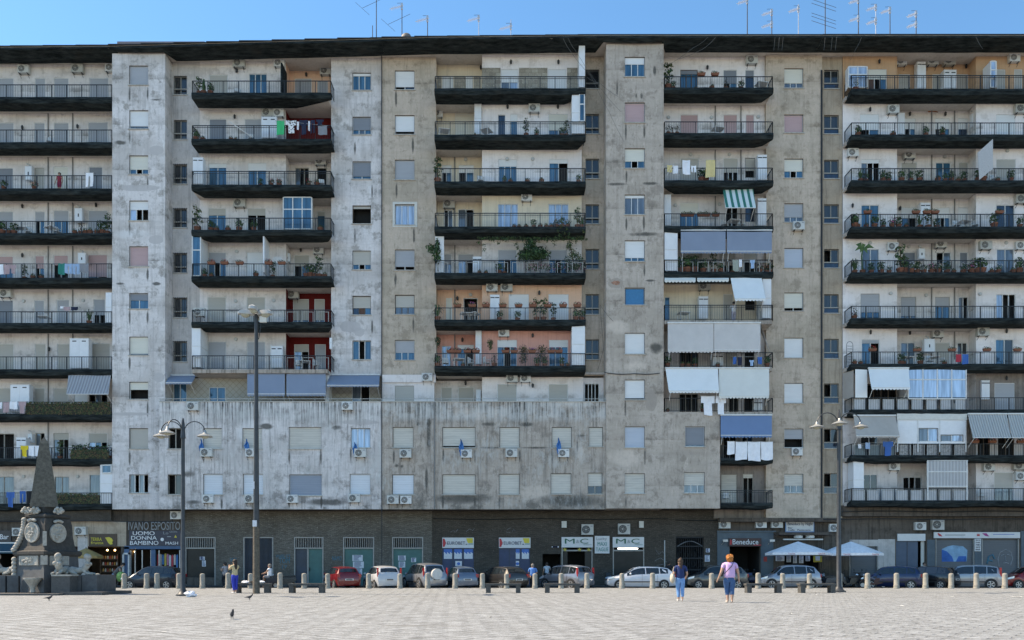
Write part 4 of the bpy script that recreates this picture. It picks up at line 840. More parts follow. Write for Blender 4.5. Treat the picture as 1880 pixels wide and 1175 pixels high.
# M&C window fittings
for x0, x1 in ((1031, 1088), (1125, 1183)):
    g = MB(); Y = YG+.02
    for a in (x0, x1-2): g.box(PX(a, Y), PX(a+2, Y), Y, Y+.15, ZG, PZ(1005, Y), MET)
    g.box(PX(x0+2, Y), PX(x1-2, Y), Y, Y+.15, PZ(1012, Y), PZ(1009.5, Y), MET)
    if x0 == 1125:
        g.box(PX(x0+2, Y), PX(x1-2, Y), Y+.08, Y+.09, ZG, PZ(1012, Y), SHG); g.box(PX(1135, Y), PX(1172, Y), Y+.2, Y+.3, PZ(1008, Y), PZ(1006, Y), TUBE)
    else: g.box(PX(x1-14, Y), PX(x1-2, Y), Y+.08, Y+.09, ZG, PZ(1012, Y), SHG); g.box(PX(x0+2, Y), PX(x0+11, Y), Y+.08, Y+.09, ZG, PZ(1012, Y), SHG)
    obj('shop_front', g, BM)
YEL = M('yellow_star_foil', (.45, .36, .05), .4)
for k, x in enumerate((1037, 1064, 1081)):
    g = MB(); Y = YG-.02; cx, cz = PX(x, Y), PZ(1009, Y); g.prism([(cx+(.16 if i % 2 == 0 else .07)*math.sin(-math.pi*i/5), cz+(.16 if i % 2 == 0 else .07)*math.cos(math.pi*i/5)) for i in range(10)], Y-.02, Y, YEL)
    tag(obj('star_decoration', g), 'yellow star over the open doorway of the clothing shop, '+ORD[k], 'decoration', 'yellow stars over the shop door')
MAN = M('mannequin_pale', (.35, .33, .3), .6)
for k, (x, c) in enumerate(((1135, (.02, .02, .02)), (1150, (.12, .1, .09)), (1167, (.3, .3, .3)))):
    Y = YG+.8; X = PX(x, Y); g = MB(); g.lathe([(.04, 0), (.12, .02), (.13, .5), (.2, .75), (.17, 1.0), (.21, 1.3), (.12, 1.42), (.05, 1.46), (.05, 1.53)], (X, Y, .35), M('mannequin_dress_%d' % k, c, .9), 10, 1, .7); g.ball((X, Y, 2.0), (.09, .1, .13), MAN, 8)
    g.tube([(X-.2, Y, 1.6), (X-.26, Y, 1.3), (X-.22, Y-.05, 1.05)], .035, MAN, 6); g.tube([(X+.2, Y, 1.6), (X+.26, Y, 1.3), (X+.22, Y-.05, 1.05)], .035, MAN, 6); g.box(X-.2, X+.2, Y-.2, Y+.2, ZG+.012, .35, MET)
    tag(obj('shop_mannequin', g), ['mannequin in black', 'mannequin in dark brown', 'mannequin in grey'][k]+' behind the clothing shop window', 'mannequin', 'mannequins')
# iron gate
g = MB(); Y = YG+.1; a, b_ = PX(1241, Y), PX(1292, Y); zt = PZ(985, Y)
for i in range(13): x = a+(b_-a)*(i+.5)/13; g.box(x-.015, x+.015, Y, Y+.04, ZG, zt-.05, IRON)
for z in (ZG+.05, 1.1, 1.9, PZ(1003, Y), zt-.06): g.box(a, b_, Y-.01, Y+.05, z-.03, z+.03, IRON)
for i in range(4):
    for z in (1.5, 2.15): x = a+(b_-a)*(i+.5)/4; g.tube([(x+.14*math.cos(q*.524), Y-.01, z+.2*math.sin(q*.524)) for q in range(13)], .014, IRON, 5, False)
g.tube([(a+.1+(b_-a-.2)*i/10, Y-.01, PZ(1003, Y)+.35*math.sin(math.pi*i/10)) for i in range(11)], .03, M('dull_steel', (.2, .2, .2), .5, .4), 5)
tag(obj('entrance_gate', g), 'black wrought iron entrance gate in the dark tiled wall', 'gate')
# grey-blue portal
PORT = M('grey_blue_portal_paint', (.085, .115, .135), .7, 0, .18, 1.5)
g = MB(); Y = YG-.06
g.box(PX(1317, Y), PX(1339, Y), Y, Y+.08, ZG, PZ(977, Y), PORT); g.box(PX(1397, Y), PX(1420, Y), Y, Y+.08, ZG, PZ(977, Y), PORT); g.box(PX(1339, Y), PX(1397, Y), Y, Y+.08, PZ(1002, Y), PZ(977, Y), PORT)
g.box(PX(1316, Y), PX(1424, Y), Y-.1, Y+.09, PZ(977, Y), PZ(974.5, Y), PORT); obj('shop_portal', g, BM)
g = MB(); g.box(PX(1423, Y), PX(1518, Y), Y-.9, Y, PZ(983, Y), PZ(978, Y), GFC); g.box(PX(1434, Y), PX(1506, Y), Y-.5, Y-.4, PZ(992, Y), PZ(989.5, Y), FRW); obj('shop_canopy', g, BM)
g = MB(); 
for a, b_ in ((1458, 1473), (1481, 1493)): g.lathe([(.28, 0), (.3, .04), (.3, .16), (.26, .2)], (PX((a+b_)/2, 55.7), 55.7, PZ(988, 55.7)), FRW, 12)
obj('ceiling_fan_housing', g, BM)
posters(BM, [(1424, 1440, 1020, 1030), (1444, 1452, 1020, 1032), (1456, 1463, 1020, 1034), (1467, 1475, 1020, 1034), (1479, 1487, 1020, 1030)], YG-.02)
posters(BM, [(1296, 1303, 1007, 1014), (1294, 1303, 1019, 1031)], YG-.02); posters(BM, [(1031-18, 1026, 1003, 1005)], YG-.02)
PCOL = [M('poster_yellow', (.5, .38, .05), .7), M('poster_red', (.4, .05, .04), .7)]
g = MB(); g.box(PX(1493, YG), PX(1512-3, YG), YG-.03, YG-.003, PZ(1032, YG), PZ(1018, YG), PCOL[0]); g.box(PX(1497, YG), PX(1505, YG), YG-.035, YG-.031, PZ(1029, YG), PZ(1021, YG), POST); obj('poster', g, BM)
g = MB(); g.box(PX(1402, Y), PX(1408, Y), Y-.02, Y-.001, PZ(1031, Y), PZ(1022, Y), PCOL[1]); obj('poster', g, BM)
for k, x in enumerate((1325, 1410)):
    g = MB(); X = PX(x, Y); g.tube([(X, Y, PZ(1000, Y)), (X+.1, Y-.35, PZ(993, Y))], .025, CHR, 6); g.box(X-.05, X+.28, Y-.6, Y-.35, PZ(995, Y), PZ(991, Y), CHR); tag(obj('floodlight', g), ['silver floodlight at the gate side of the grey-blue shop portal', 'silver floodlight at the umbrella side of the grey-blue shop portal'][k], 'floodlight', 'portal floodlights')
# roller shutters of the closed shops
SHUT = shutter_mat('grey_shop_shutter', (.12, .13, .14), .13, .3); SHBL = M('blue_grey_shutter_door', (.07, .10, .145), .6, 0, .12, 2)
for x0, x1, yt, m in ((1560, 1611, 1003, SHUT), (1718, 1788, 990, SHUT), (1803, 1870, 990, SHUT)):
    g = MB(); Y = YG+.12; g.box(PX(x0, Y), PX(x1, Y), Y, Y+.05, ZG, PZ(yt, Y)+.0, m)
    for a in (x0-.5, x1-1): g.box(PX(a, YG), PX(a+1.5, YG), YG-.02, YG+.11, ZG, PZ(yt, YG), MET)
    obj('shop_shutter', g, BR)
g = MB(); Y = YG+.05; g.box(PX(1645, Y), PX(1665, Y), Y, Y+.06, ZG, PZ(993, Y), SHBL); g.box(PX(1666, Y), PX(1685, Y), Y, Y+.06, ZG, PZ(993, Y), SHBL); g.box(PX(1664.8, Y), PX(1666.2, Y), Y-.02, Y+.05, ZG, PZ(993, Y), NAVY); obj('shop_door', g, BR)
for x0, x1, yt, yo, m in ((1693, 1699, 993, -.15, CREAMP), (1612, 1643, 990, .03, PSTR), (1789, 1802, 988, .04, PORT), (1702, 1716, 991, .04, PORT), (1874, 1960, 975, .06, PORT)):
    g = MB(); g.box(PX(x0, YG), PX(x1, YG), YG-yo, YG+.01 if yo > 0 else YG+.25, ZG, PZ(yt, YG), m); obj('shop_pier', g, BR)
g = MB(); g.box(PX(1560, YG), PX(1612, YG)-.003, YG-.05, YG+.01, PZ(1003, YG), PZ(991, YG), PSTR); obj('shop_lintel', g, BR)
# spray-painted mural shapes on the shutters (generic shapes)
def spray(B, pts, m, Y=YG+.118, name='graffiti', w=.03):
    g = MB()
    for ln in pts: g.tube([(PX(x, Y), Y, PZ(y, Y)) for x, y in ln], w, m, 5)
    obj(name, g, B)
G1 = M('spray_pale_blue', (.20, .36, .50), .8, 0, .3, 2); G2 = M('spray_blue', (.02, .12, .38), .8, 0, .3, 2); G3 = M('spray_teal', (.04, .16, .22), .8, 0, .3); G4 = M('spray_grey', (.25, .26, .27), .8, 0, .3)
def flat(B, poly, m, Y, name='graffiti', t=.006):
    g = MB(); g.prism([(PX(x, Y), PZ(y, Y)) for x, y in poly], Y-t, Y, m); obj(name, g, B)
flat(BR, [(1729, 1031), (1775, 1031), (1776, 1010), (1768, 1003), (1750, 1001), (1740, 1003), (1729, 1008)], G1, YG+.119)
flat(BR, [(1729, 1031), (1751, 1031), (1748, 1022), (1738, 1012), (1729, 1009)], G2, YG+.112); flat(BR, [(1755, 1031), (1774, 1031), (1774, 1021), (1760, 1021)], G2, YG+.112)
spray(BR, [[(1834, 1040), (1832, 1026), (1836, 1014), (1846, 1009), (1856, 1014), (1859, 1026), (1855, 1038)], [(1838, 1020), (1843, 1018)], [(1849, 1018), (1855, 1020)], [(1846, 1020), (1845, 1028), (1848, 1029)], [(1842, 1034), (1848, 1033), (1852, 1035)]], G4)
spray(BR, [[(1812, 1035), (1815, 1022), (1822, 1018), (1826, 1026)], [(1812, 1028), (1822, 1030)]], G3, w=.06)
for B, x, y, s, w, h, m in ((BL, 506, 1024, 'WARE ICE', 27, 6, G3), (BL, 512, 1034, 'TOM', 20, 10, G3), (BL, 518, 1044, '17', 9, 6, G3), (BL, 610, 1029, 'NAMO', 17, 8, G3), (BL, 422, 1031, 'WI', 12, 7, G3)):
    g = MB(); text_mb(g, s, PX(x, YG), YG-.004, PZ(y, YG), w*YG/F, h*YG/F, m, .004); obj('graffiti', g, B)
spray(BM, [[(827, 977), (832, 974), (836, 977), (841, 972), (838, 974)], [(856, 976), (862, 971), (868, 974), (871, 970)], [(938, 969), (931, 972), (930, 977), (937, 978)], [(941, 976), (943, 971), (946, 975)]], G4, YG-.01, w=.012)
spray(BM, [[(1204, 1010), (1210, 1018), (1216, 1012), (1222, 1020)], [(1202, 1030), (1212, 1024), (1224, 1032)], [(1206, 1038), (1218, 1036)]], G4, YG-.01, w=.012)
for x0, x1, y0, y1 in ((1031, 1040, 957, 969), (1173, 1181, 957, 969)): g = MB(); g.box(PX(x0, YG), PX(x1, YG), YG-.2, YG, PZ(y1, YG), PZ(y0, YG), CREAMP); obj('junction_box', g, BM)
g = MB(); g.tube([(PX(1220, YG), YG-.06, ZG), (PX(1220, YG), YG-.06, PZ(992, YG))], .045, PALE, 8); obj('downpipe', g, BM)

# ------------------------------------------------------------------ shop signs
SGW = M('white_sign_board', (.60, .61, .61), .4, 0, .06, 2); SGN = M('navy_sign_board', (.018, .022, .045), .4); SGR = M('dark_red_sign_board', (.035, .008, .01), .4); SGB = M('brown_sign_board', (.06, .035, .02), .5)
INKW = M('white_letter', (.75, .75, .75), .5); INKD = M('dark_blue_letter', (.02, .03, .08), .5); INKG = M('green_letter', (.003, .11, .06), .5); INKR = M('red_sign_ink', (.50, .03, .04), .5); INKGR = M('grey_letter', (.26, .28, .29), .5); INKY = M('yellow_sign_ink', (.62, .50, .05), .5); INKT = M('teal_letter', (.02, .22, .20), .5)
def sign(x0, x1, y0, y1, board, label, texts, Y=YG-.1, th=.09, extra=None):
    """texts: (string, px x0, x1, y0, y1, material)"""
    e = empty('shop_sign', (PX((x0+x1)/2, Y), Y, PZ(y1, Y)), 0, label, 'shop sign', 'signs over the shops')
    if board: g = MB(); g.box(PX(x0, Y), PX(x1, Y), Y, Y+th, PZ(y1, Y), PZ(y0, Y), board); obj('sign_board', g, e)
    g = MB()
    for s, a, b_, c, d, m in texts: text_mb(g, s, PX(a, Y), Y-.002, PZ(d, Y), PX(b_, Y)-PX(a, Y), PZ(c, Y)-PZ(d, Y), m, .02, .02)
    if extra: extra(g, Y)
    if g.v: obj('lettering', g, e)
    return e
def poly(g, pts, m, Y): g.prism([(PX(x, Y), PZ(y, Y)) for x, y in pts], Y-.02, Y-.003, m)
sign(-30, 20, 974, 996, M('black_sign_board', (.02, .02, .025), .4), 'black sign with white lettering at the far left bar', [('Bar', 0.5, 16, 981, 990, INKW)])
sign(163, 214, 980, 1003, SGB, 'brown sign with yellow emblem over the food shop', [('TERRA', 167, 187, 987, 993, INKY), ('frutta', 167, 190, 994, 999, INKY)], extra=lambda g, Y: poly(g, [(193, 987), (196, 991), (199, 997), (203, 1000), (207, 999), (206, 995), (208, 993), (205, 988), (200, 986)], INKY, Y))
sign(236, 331, 958, 974, None, 'large grey free-standing letters above the navy clothes shop sign', [('IVANO ESPOSITO', 236, 331, 958, 973, INKGR)])
def navyx(g, Y):
    g.lathe([(.07, 0), (.12, .004), (.12, .02), (.07, .024)], (0, 0, 0), INKW, 14); k = len(g.v)-14*4
    for i in range(k, len(g.v)): v = g.v[i]; g.v[i] = (PX(298, Y)+v[0], Y-.003-v[2], PZ(990.5, Y)+v[1])
    poly(g, [(320, 987), (325, 987), (323.5, 984), (322.5, 982), (321.5, 984)], INKY, Y); g.box(PX(307, Y), PX(314, Y), Y-.02, Y-.003, PZ(986, Y), PZ(984.5, Y), INKGR)
sign(237, 332, 974, 1002, SGN, 'navy sign with three rows of white words over the clothes shop', [('UOMO', 244, 284, 975.5, 982.5, INKW), ('DONNA', 241, 288, 984, 991, INKW), ('BAMBINO', 239, 291, 993, 1000.5, INKW), ('MASH', 304, 327, 994.5, 1000, INKW), ('Lo', 300, 309, 976, 981, INKGR), ('GREEN', 311, 325, 974.6, 978, INKGR)], extra=navyx)
for x, l in ((812, 'white betting shop sign with red arrow, nearer the teal postered bay'), (916, 'white betting shop sign with red arrow, nearer the steel-framed window')):
    sign(x, x+58, 987, 1006, SGW, l, [('EUROBET', x+9, x+42, 994, 1000, INKD)], extra=lambda g, Y, x=x: (poly(g, [(x+1, 1004), (x+4, 1004), (x+7, 997), (x+4, 989), (x+1, 989)], INKR, Y), poly(g, [(x+47, 997), (x+56, 997), (x+56, 988), (x+44, 988), (x+45, 992)], INKY, Y), poly(g, [(x+48, 999.5), (x+57, 999.5), (x+57, 998), (x+48, 998)], INKT, Y), poly(g, [(x+43, 1000), (x+46, 1000), (x+46, 998.5), (x+43, 998.5)], INKD, Y)))
for x, l in ((1031, 'white sign with green letters over the open clothing shop doorway'), (1125, 'white sign with green letters over the mannequin window')):
    sign(x, x+57.5, 986, 1005, SGW, l, [('M', x+6, x+24, 989, 998, INKG), ('&', x+27, x+32, 991, 997, INKGR), ('C', x+34, x+49, 989, 998, INKG), ('abbigliamento', x+40, x+55, 999, 1001, INKT)])
sign(1092, 1119, 984, 1016, SGW, 'upright white sign between the two green-lettered signs', [('Lucky', 1095, 1114, 986.5, 993, INKGR), ('MAXI', 1097, 1114, 995, 1002, INKT), ('TAGLIE', 1094, 1117, 1005, 1012, INKT)])
sign(1338, 1398, 988, 1003, SGR, 'dark red illuminated sign over the grey-blue shop portal', [('Beneduce', 1345, 1392, 990, 999.5, INKW)], Y=YG-.2, extra=lambda g, Y: (poly(g, [(1340, 1000), (1343, 1000), (1344, 993), (1341, 990), (1340, 994)], INKR, Y), poly(g, [(1383, 1001.5), (1397, 1001.5), (1397, 1000), (1383, 1000)], INKR, Y)))
sign(1442, 1495, 955, 977, M('blue_sign_edge', (.10, .22, .42), .4), 'white sign with blue edge high above the canopy', [('Beneduce by Night', 1446, 1492, 959, 966, INKD), ('Bar', 1447, 1455, 967.5, 970.5, INKD), ('Caffe   Pasticceria', 1447, 1488, 971.5, 974.5, INKD)], extra=lambda g, Y: g.box(PX(1443.5, Y), PX(1493.5, Y), Y-.0015, Y, PZ(975.5, Y), PZ(956.5, Y), SGW))
sign(1648, 1699, 980, 993, SGW, 'blank white sign board over the blue-grey doors', [])
sign(1715, 1873, 977, 988, SGW, 'long white sign strip above the two graffiti shutters', [('i', 1795-2, 1799, 980, 984, INKR)], extra=lambda g, Y: (poly(g, [(1721, 980), (1724, 984), (1730, 985), (1727, 981), (1722, 978.5)], INKR, Y), poly(g, [(1803, 979), (1809, 984), (1816, 985), (1811, 979)], M('magenta_sign_ink', (.35, .03, .2), .5), Y), poly(g, [(1735, 983), (1772, 983), (1772, 981.5), (1735, 981.5)], INKGR, Y), poly(g, [(1823, 981.5), (1862, 981.5), (1862, 980.5), (1823, 980.5)], SKYB, Y)))
sign(1790, 1801, 989, 1012, SGW, 'narrow upright white price sign between the graffiti shutters', [('%s' % s, 1791.5, 1799.5, 990.5+i*4.3, 993+i*4.3, INKD) for i, s in enumerate(('SCS', 'PAR', 'MIN', 'SPE', 'BAR'))])
# ------------------------------------------------------------------ things fixed to or standing on the facade
def where(key, k): return LEVEL[k]+' '+BAYN[key]+' balcony'
# air conditioners
def ac_proto(w=.78, h=.56, d=.3, big=False, col=(.52, .52, .49)):
    e = empty('air_conditioner', (0, 0, 0), 0, 'x', 'air conditioner', 'air conditioner units on the facade')
    cm = M('unit_casing_%d' % int(col[0]*100), col, .5, 0, .1, 3); g = MB(); g.box(-w/2, w/2, -d, 0, 0, h, cm); g.box(-w/2+.01, w/2-.01, -d-.006, -d-.001, h*.03, h*.97, cm); g.box(w*.24, w*.42, -d-.012, -d-.007, h*.78, h*.86, M('grey_badge', (.2, .22, .25), .5)); obj('casing', g, e, world=False)
    g = MB(); cx = -w*.13; cz = h*.5; r = h*.39
    g.tube([(cx, -d-.012, cz), (cx, -d-.02, cz)], r, M('fan_black', (.035, .035, .035), .6), 20)
    for q in (1.0, .72, .45): g.tube([(cx+r*q*math.cos(i*.3142), -d-.024, cz+r*q*math.sin(i*.3142)) for i in range(21)], .008, cm, 4, False)
    g.tube([(cx, -d-.02, cz), (cx, -d-.03, cz)], r*.2, cm, 8); 
    for i in range(4): a = i*math.pi/4+.4; g.tube([(cx-r*math.cos(a), -d-.026, cz-r*math.sin(a)), (cx+r*math.cos(a), -d-.026, cz+r*math.sin(a))], .005, cm, 4)
    obj('fan_grille', g, e, world=False)
    for u in (-w*.36, w*.36): g = MB(); g.box(u-.02, u+.02, -d-.02, .02, -.04, -.001, IRON); g.tube([(u, -d+.02, -.03), (u, .02, -.25)], .014, IRON, 4); obj('bracket', g, e, world=False)
    return Proto(e)
ACS = [ac_proto(), ac_proto(.74, .54, .28, False, (.60, .60, .58)), ac_proto(.82, .58, .3, False, (.42, .41, .37))]
ACB = ac_proto(.98, .86, .34, False, (.46, .46, .43))
YREAR = {'A': 56.9, 'B': 56.6, 'D': 55.8, 'F': 56.05, 'G': 55.95}
def place_acs():
    data = [  # (bay or zone, level, [(x centre, y centre)...], wall Y, label place)
     ('A', 0, [(42, 124), (141, 123), (202, 121)]), ('A', 5, [(9, 536)]), ('B', 0, [(438, 113), (512, 112), (597, 127, 57.6)]), ('B', 1, [(491, 204), (511, 204)]), ('B', 2, [(588, 293, 57.6)]),
     ('B', 3, [(439, 370)]), ('B', 4, [(584, 456, 57.6)]), ('B', 5, [(365, 571, 55.9), (537, 538, 57.4)]), ('D', 1, [(803, 205, 56.9), (981, 196)]), ('D', 3, [(824, 372, 56.9), (967, 359)]), ('D', 5, [(903, 525), (930, 525)]), ('D', 6, [(925, 608)]),
     ('F', 0, [(1381, 107)]), ('F', 5, [(1294, 523)]), ('G', 0, [(1656, 109, 56.8), (1713, 109, 56.8), (1744, 109, 56.8), (1864, 103)]), ('G', 1, [(1641, 198), (1876, 197)]), ('G', 2, [(1567, 277), (1671, 281, 56.8)]), ('G', 3, [(1877, 363)]),
     ('G', 4, [(1640, 450), (1729, 445, 56.8), (1811, 448), (1876, 448)]), ('G', 6, [(1723, 610, 56.8), (1806, 607)]), ('G', 9, [(1643, 854), (1817, 855), (1873, 853), (1876, 872)])]
    n = 0
    for key, k, pts in data:
        for i, p in enumerate(pts):
            Y = p[2] if len(p) > 2 else YREAR[key]; n += 1
            l = 'air conditioner above the '+where(key, k)+(', '+ORD[i] if len(pts) > 1 else '')
            ACS[(n*5+len(key)) % 3].place((PX(p[0], Y-.3), Y, PZ(p[1]+9, Y-.3)), 0, 1.0, l)
    # podium, terrace, columns, street
    ex = [(353, 745, YP, 'air conditioner on the parapet above the three-armed lamp'), (637, 744, YP, 'air conditioner on the streaked parapet below the slate awnings'), (378, 830, YP, 'air conditioner with blue flag, upper podium row, nearest the three-armed lamp'),
      (460, 830, YP, 'air conditioner with blue flag, upper podium row, beside the tall mast'), (661, 831, YP, 'air conditioner with blue flag under the blue three-pane window'), (381, 915, YP, 'air conditioner, lower podium row, under a white shutter nearest the three-armed lamp'),
      (459, 915, YP, 'air conditioner, lower podium row, half hidden by the tall mast'), (536, 915, YP, 'air conditioner under the wide slate-blue shutter'), (650, 914, YP, 'air conditioner under the last white shutter of the white podium'),
      (784, 691, 56.0, 'air conditioner over the terrace beside the vine-draped bay'), (940, 693, 55.8, 'air conditioner over the terrace doors, first of a pair'), (965, 693, 55.8, 'air conditioner over the terrace doors, second of a pair'),
      (744, 832, YP, 'air conditioner under the first beige shutter of the grey podium'), (856, 832, YP, 'air conditioner with blue flag under the wide beige shutter'), (939, 831, YP, 'air conditioner without flag between two flagged ones on the grey podium'),
      (1035, 831, YP, 'air conditioner with blue flag nearest the grey tower'), (721, 917, YP, 'air conditioner, first of the pair under the white slatted window'), (745, 917, YP, 'air conditioner, second of the pair under the white slatted window'),
      (1467, 413, YFC, 'air conditioner under a grey window high on the grey column'), (1464, 828, YFC, 'air conditioner under the half-shuttered window low on the grey column'),
      (1331, 962, YG, 'air conditioner at street level above the portal, nearest the gate'), (1398, 961, YG, 'air conditioner at street level above the dark red sign'), (1427, 961, YG, 'air conditioner at street level beside the white sign with blue edge'),
      (1533, 968, YG, 'air conditioner at street level behind the three-armed lamp on the square'), (147, 974, YG, 'air conditioner at street level behind the obelisk fountain'), (322, 945, YG-.3, 'air conditioner above the large grey shop letters'), (32, 976, YG, 'air conditioner at street level beside the bar sign'),
      (1691, 965, YG, 'air conditioner at street level, smaller of the pair over the blank sign'), (155, 697, 56.9, 'dark air conditioner behind the striped grey awning')]
    for i, (x, y, Y, l) in enumerate(ex): ACS[i % 2].place((PX(x, Y-.3), Y, PZ(y+8, Y-.3)), 0, 1.0, l)
    for x, y, l in ((1078, 972, 'large air conditioner over the open clothing shop doorway'), (1145, 971, 'large air conditioner over the mannequin window'), (1719, 963, 'large air conditioner over the blank sign board')): ACB.place((PX(x, YG), YG, PZ(y+10, YG)), 0, .84, l)
place_acs()
# blue flags hanging by the podium units
FLG = M('faded_blue_flag_cloth', (.03, .16, .40), .85, 0, .25, 4)
for k, (x, y0, y1, l) in enumerate(((369, 806, 838, 'bunched blue flag hanging nearest the three-armed lamp'), (452, 806, 832, 'bunched blue flag beside the tall mast'), (651, 812, 838, 'blue flag under the blue three-pane window'), (846, 806, 839, 'blue flag in front of the wide beige shutter'), (1025, 804, 836, 'blue flag nearest the grey tower'))):
    Y = YP-.25; s = Y/F; X = PX(x, Y); z0, z1 = PZ(y1, Y), PZ(y0, Y); e = empty('flag', (X, Y, z0), 0, l, 'flag', 'blue flags on the podium')
    g = MB(); g.tube([(X+.1, YP, PZ(y1-8, YP)), (X-.02, Y-.05, z1)], .012, IRON, 5); obj('flag_pole', g, e)
    rnd = random.Random(k); g = MB(); L = []
    n_ = 12; H = (z1-z0)*.95
    prof = [(.02, .05), (.04, .09), (.06, .12), (.10, .2), (.2, .26), (.25, .3), (.22, .3), (.16, .34), (.2, .3), (.14, .2), (.1, .16), (.03, .05)]
    vs = []; 
    for i, (a, b_) in enumerate([(p_*.62, q_*.62) for p_, q_ in prof]):
        z = z1-H*i/(n_-1)
        for j in range(9):
            u = j/8; vs.append((X-a+(a+b_)*u+.02*rnd.random(), Y+.05*math.sin(u*9+i*.8), z+.04*math.sin(u*5+i)))
    fs = [(i*9+j, i*9+j+1, (i+1)*9+j+1, (i+1)*9+j) for i in range(n_-1) for j in range(8)]
    g.add(vs, fs, FLG); obj('flag_cloth', g, e, True)
# awnings: sloped cloth, cassette, front bar, valance, arms
def awning(x0, x1, y0, y1, Yt, Yb, mat, label, val=.16, scal=True, arms=True, x0b=None, x1b=None):
    e = empty('awning', (PX((x0+x1)/2, Yt), Yt, PZ(y1, Yb)), 0, label, 'awning', 'awnings')
    a, b_ = PX(x0, Yt), PX(x1, Yt); zt = PZ(y0, Yt); a2 = PX(x0b if x0b is not None else x0, Yb); b2 = PX(x1b if x1b is not None else x1, Yb); zb = PZ(y1, Yb)+(val if val else 0)
    n = 16; m_ = 6; g = MB(); vs = []; rnd = random.Random(int(x0))
    for th in (0, .012):
        for j in range(m_+1):
            v = j/m_
            for i in range(n+1):
                u = i/n; xx = (a+(b_-a)*u)*(1-v)+(a2+(b2-a2)*u)*v; sag = .05*math.sin(v*math.pi)*(1+.3*math.sin(u*7))
                vs.append((xx, Yt+(Yb-Yt)*v-th+.0, zt+(zb-zt)*v-sag*(1 if abs(Yb-Yt) > .3 else 0)+.004*math.sin(u*30)))
    N = (n+1)*(m_+1)
    fs = [(j*(n+1)+i, j*(n+1)+i+1, (j+1)*(n+1)+i+1, (j+1)*(n+1)+i) for j in range(m_) for i in range(n)]
    fs += [tuple(N+q for q in f) for f in fs]
    g.add(vs, fs, mat)
    if val:
        k = max(4, int((b2-a2)/.22)); vs = []; 
        for i in range(k*4+1):
            u = i/(k*4); x = a2+(b2-a2)*u; w = abs(math.sin(u*k*math.pi)) if scal else 1
            vs += [(x, Yb, zb), (x, Yb-.01, zb-val*(.45+.55*w))]
        g.add(vs, [(2*i, 2*i+2, 2*i+3, 2*i+1) for i in range(k*4)], mat)
    obj('awning_cloth', g, e, True)
    g = MB(); g.box(a-.02, b_+.02, Yt-.07, Yt+.05, zt, zt+.09, FRW); obj('awning_cassette', g, e); g = MB(); g.box(a2, b2, Yb-.02, Yb+.015, zb-.005, zb+.035, FRW); obj('awning_bar', g, e)
    if arms:
        for u in (a2+.12, b2-.12): g = MB(); g.tube([(u, Yb+.02, zb), (u, min(Yt, Yb+.9), zb-.55)], .018, FRW, 5); obj('awning_arm', g, e)
    return e
AW = {'slate': M('slate_blue_awning_cloth', (.215, .255, .325), .85, 0, .05, 1), 'cream': M('cream_awning_cloth', (.66, .65, .60), .9, 0, .05, 1.2), 'pale': M('dusty_pale_awning_cloth', (.55, .51, .48), .9, 0, .07, 1.2), 'blue': M('mid_blue_awning_cloth', (.13, .21, .35), .85, 0, .05, 1),
      'beige': M('beige_awning_cloth', (.42, .38, .34), .9, 0, .08, 1.2), 'white': M('white_awning_cloth', (.74, .75, .74), .9, 0, .04, 1.2), 'gstripe': corrug('green_striped_awning_cloth', (.60, .66, .62), .38, 1), 'stripe': corrug('grey_striped_awning_cloth', (.42, .41, .42), .20, .7), 'stripe2': corrug('fine_grey_striped_awning_cloth', (.48, .48, .46), .17, .7), 'teal': M('teal_awning_cloth', (.02, .07, .10), .8)}
def gstripe():
    m, t, b, co = nodes('green_and_white_awning_cloth', .85); x = xyz(t, co)[0]; fr = mth(t, 'FRACT', mth(t, 'DIVIDE', x, .40))
    t.links.new(mixc(t, mth(t, 'GREATER_THAN', fr, .55), (.60, .66, .63), (.015, .16, .12)), b.inputs['Base Color']); return m
AW['gstripe'] = gstripe()
awning(126, 204, 685, 724, 55.6, 54.7, AW['stripe'], 'grey striped awning over the eighth-highest balcony of the far-left bay', 0, False, True, 122, 199)
awning(310, 359, 690, 706, 56.4, 54.75, AW['slate'], 'short slate awning over the terrace beside the white tower', .12, True, True, 304, 352)
awning(454, 523, 683, 728, 55.25, 54.75, AW['slate'], 'slate vertical awning on the white terrace, crossed by the tall mast')
awning(526, 598, 683, 728, 55.25, 54.75, AW['slate'], 'slate vertical awning on the white terrace, beside the sloping slate one')
awning(604, 697, 689, 711, 56.0, 54.7, AW['slate'], 'wide sloping slate awning at the end of the white terrace', .12, True, True, 600, 696)
awning(1326, 1382, 339, 382, 55.0, 53.9, AW['gstripe'], 'green and white striped awning below the third-highest balcony', 0, False, True, 1332, 1388)
awning(1250, 1332, 424, 466, 54.45, 54.2, AW['slate'], 'slate awning of the fifth-highest balcony, next to the white panel'); awning(1334.5, 1417, 424, 466, 54.45, 54.2, AW['slate'], 'slate awning of the fifth-highest balcony, farther from the white panel')
awning(1220, 1277, 509, 519, 54.5, 54.3, AW['cream'], 'rolled-up cream awning at the tower side of the cream-walled balcony', .14, True, False); awning(1280, 1338, 509, 518, 54.5, 54.3, AW['cream'], 'rolled-up cream awning in the middle of the cream-walled balcony', .14, True, False)
awning(1341, 1398, 509, 553, 54.5, 53.7, AW['white'], 'bright white lowered awning on the cream-walled balcony', .14, True, True, 1349, 1406)
awning(1226, 1310, 594, 648, 54.35, 54.1, AW['pale'], 'dusty pale awning of the seventh-highest balcony, tower side'); awning(1311, 1396, 594, 647, 54.35, 54.1, AW['pale'], 'dusty pale awning of the seventh-highest balcony, column side')
awning(1222, 1318, 677, 722, 54.4, 53.9, AW['white'], 'white awning above the hanging white robes', .14, True, True, 1228, 1320); awning(1320, 1412, 677, 732, 54.4, 54.0, AW['cream'], 'cream awning longer than its white neighbour above the robes')
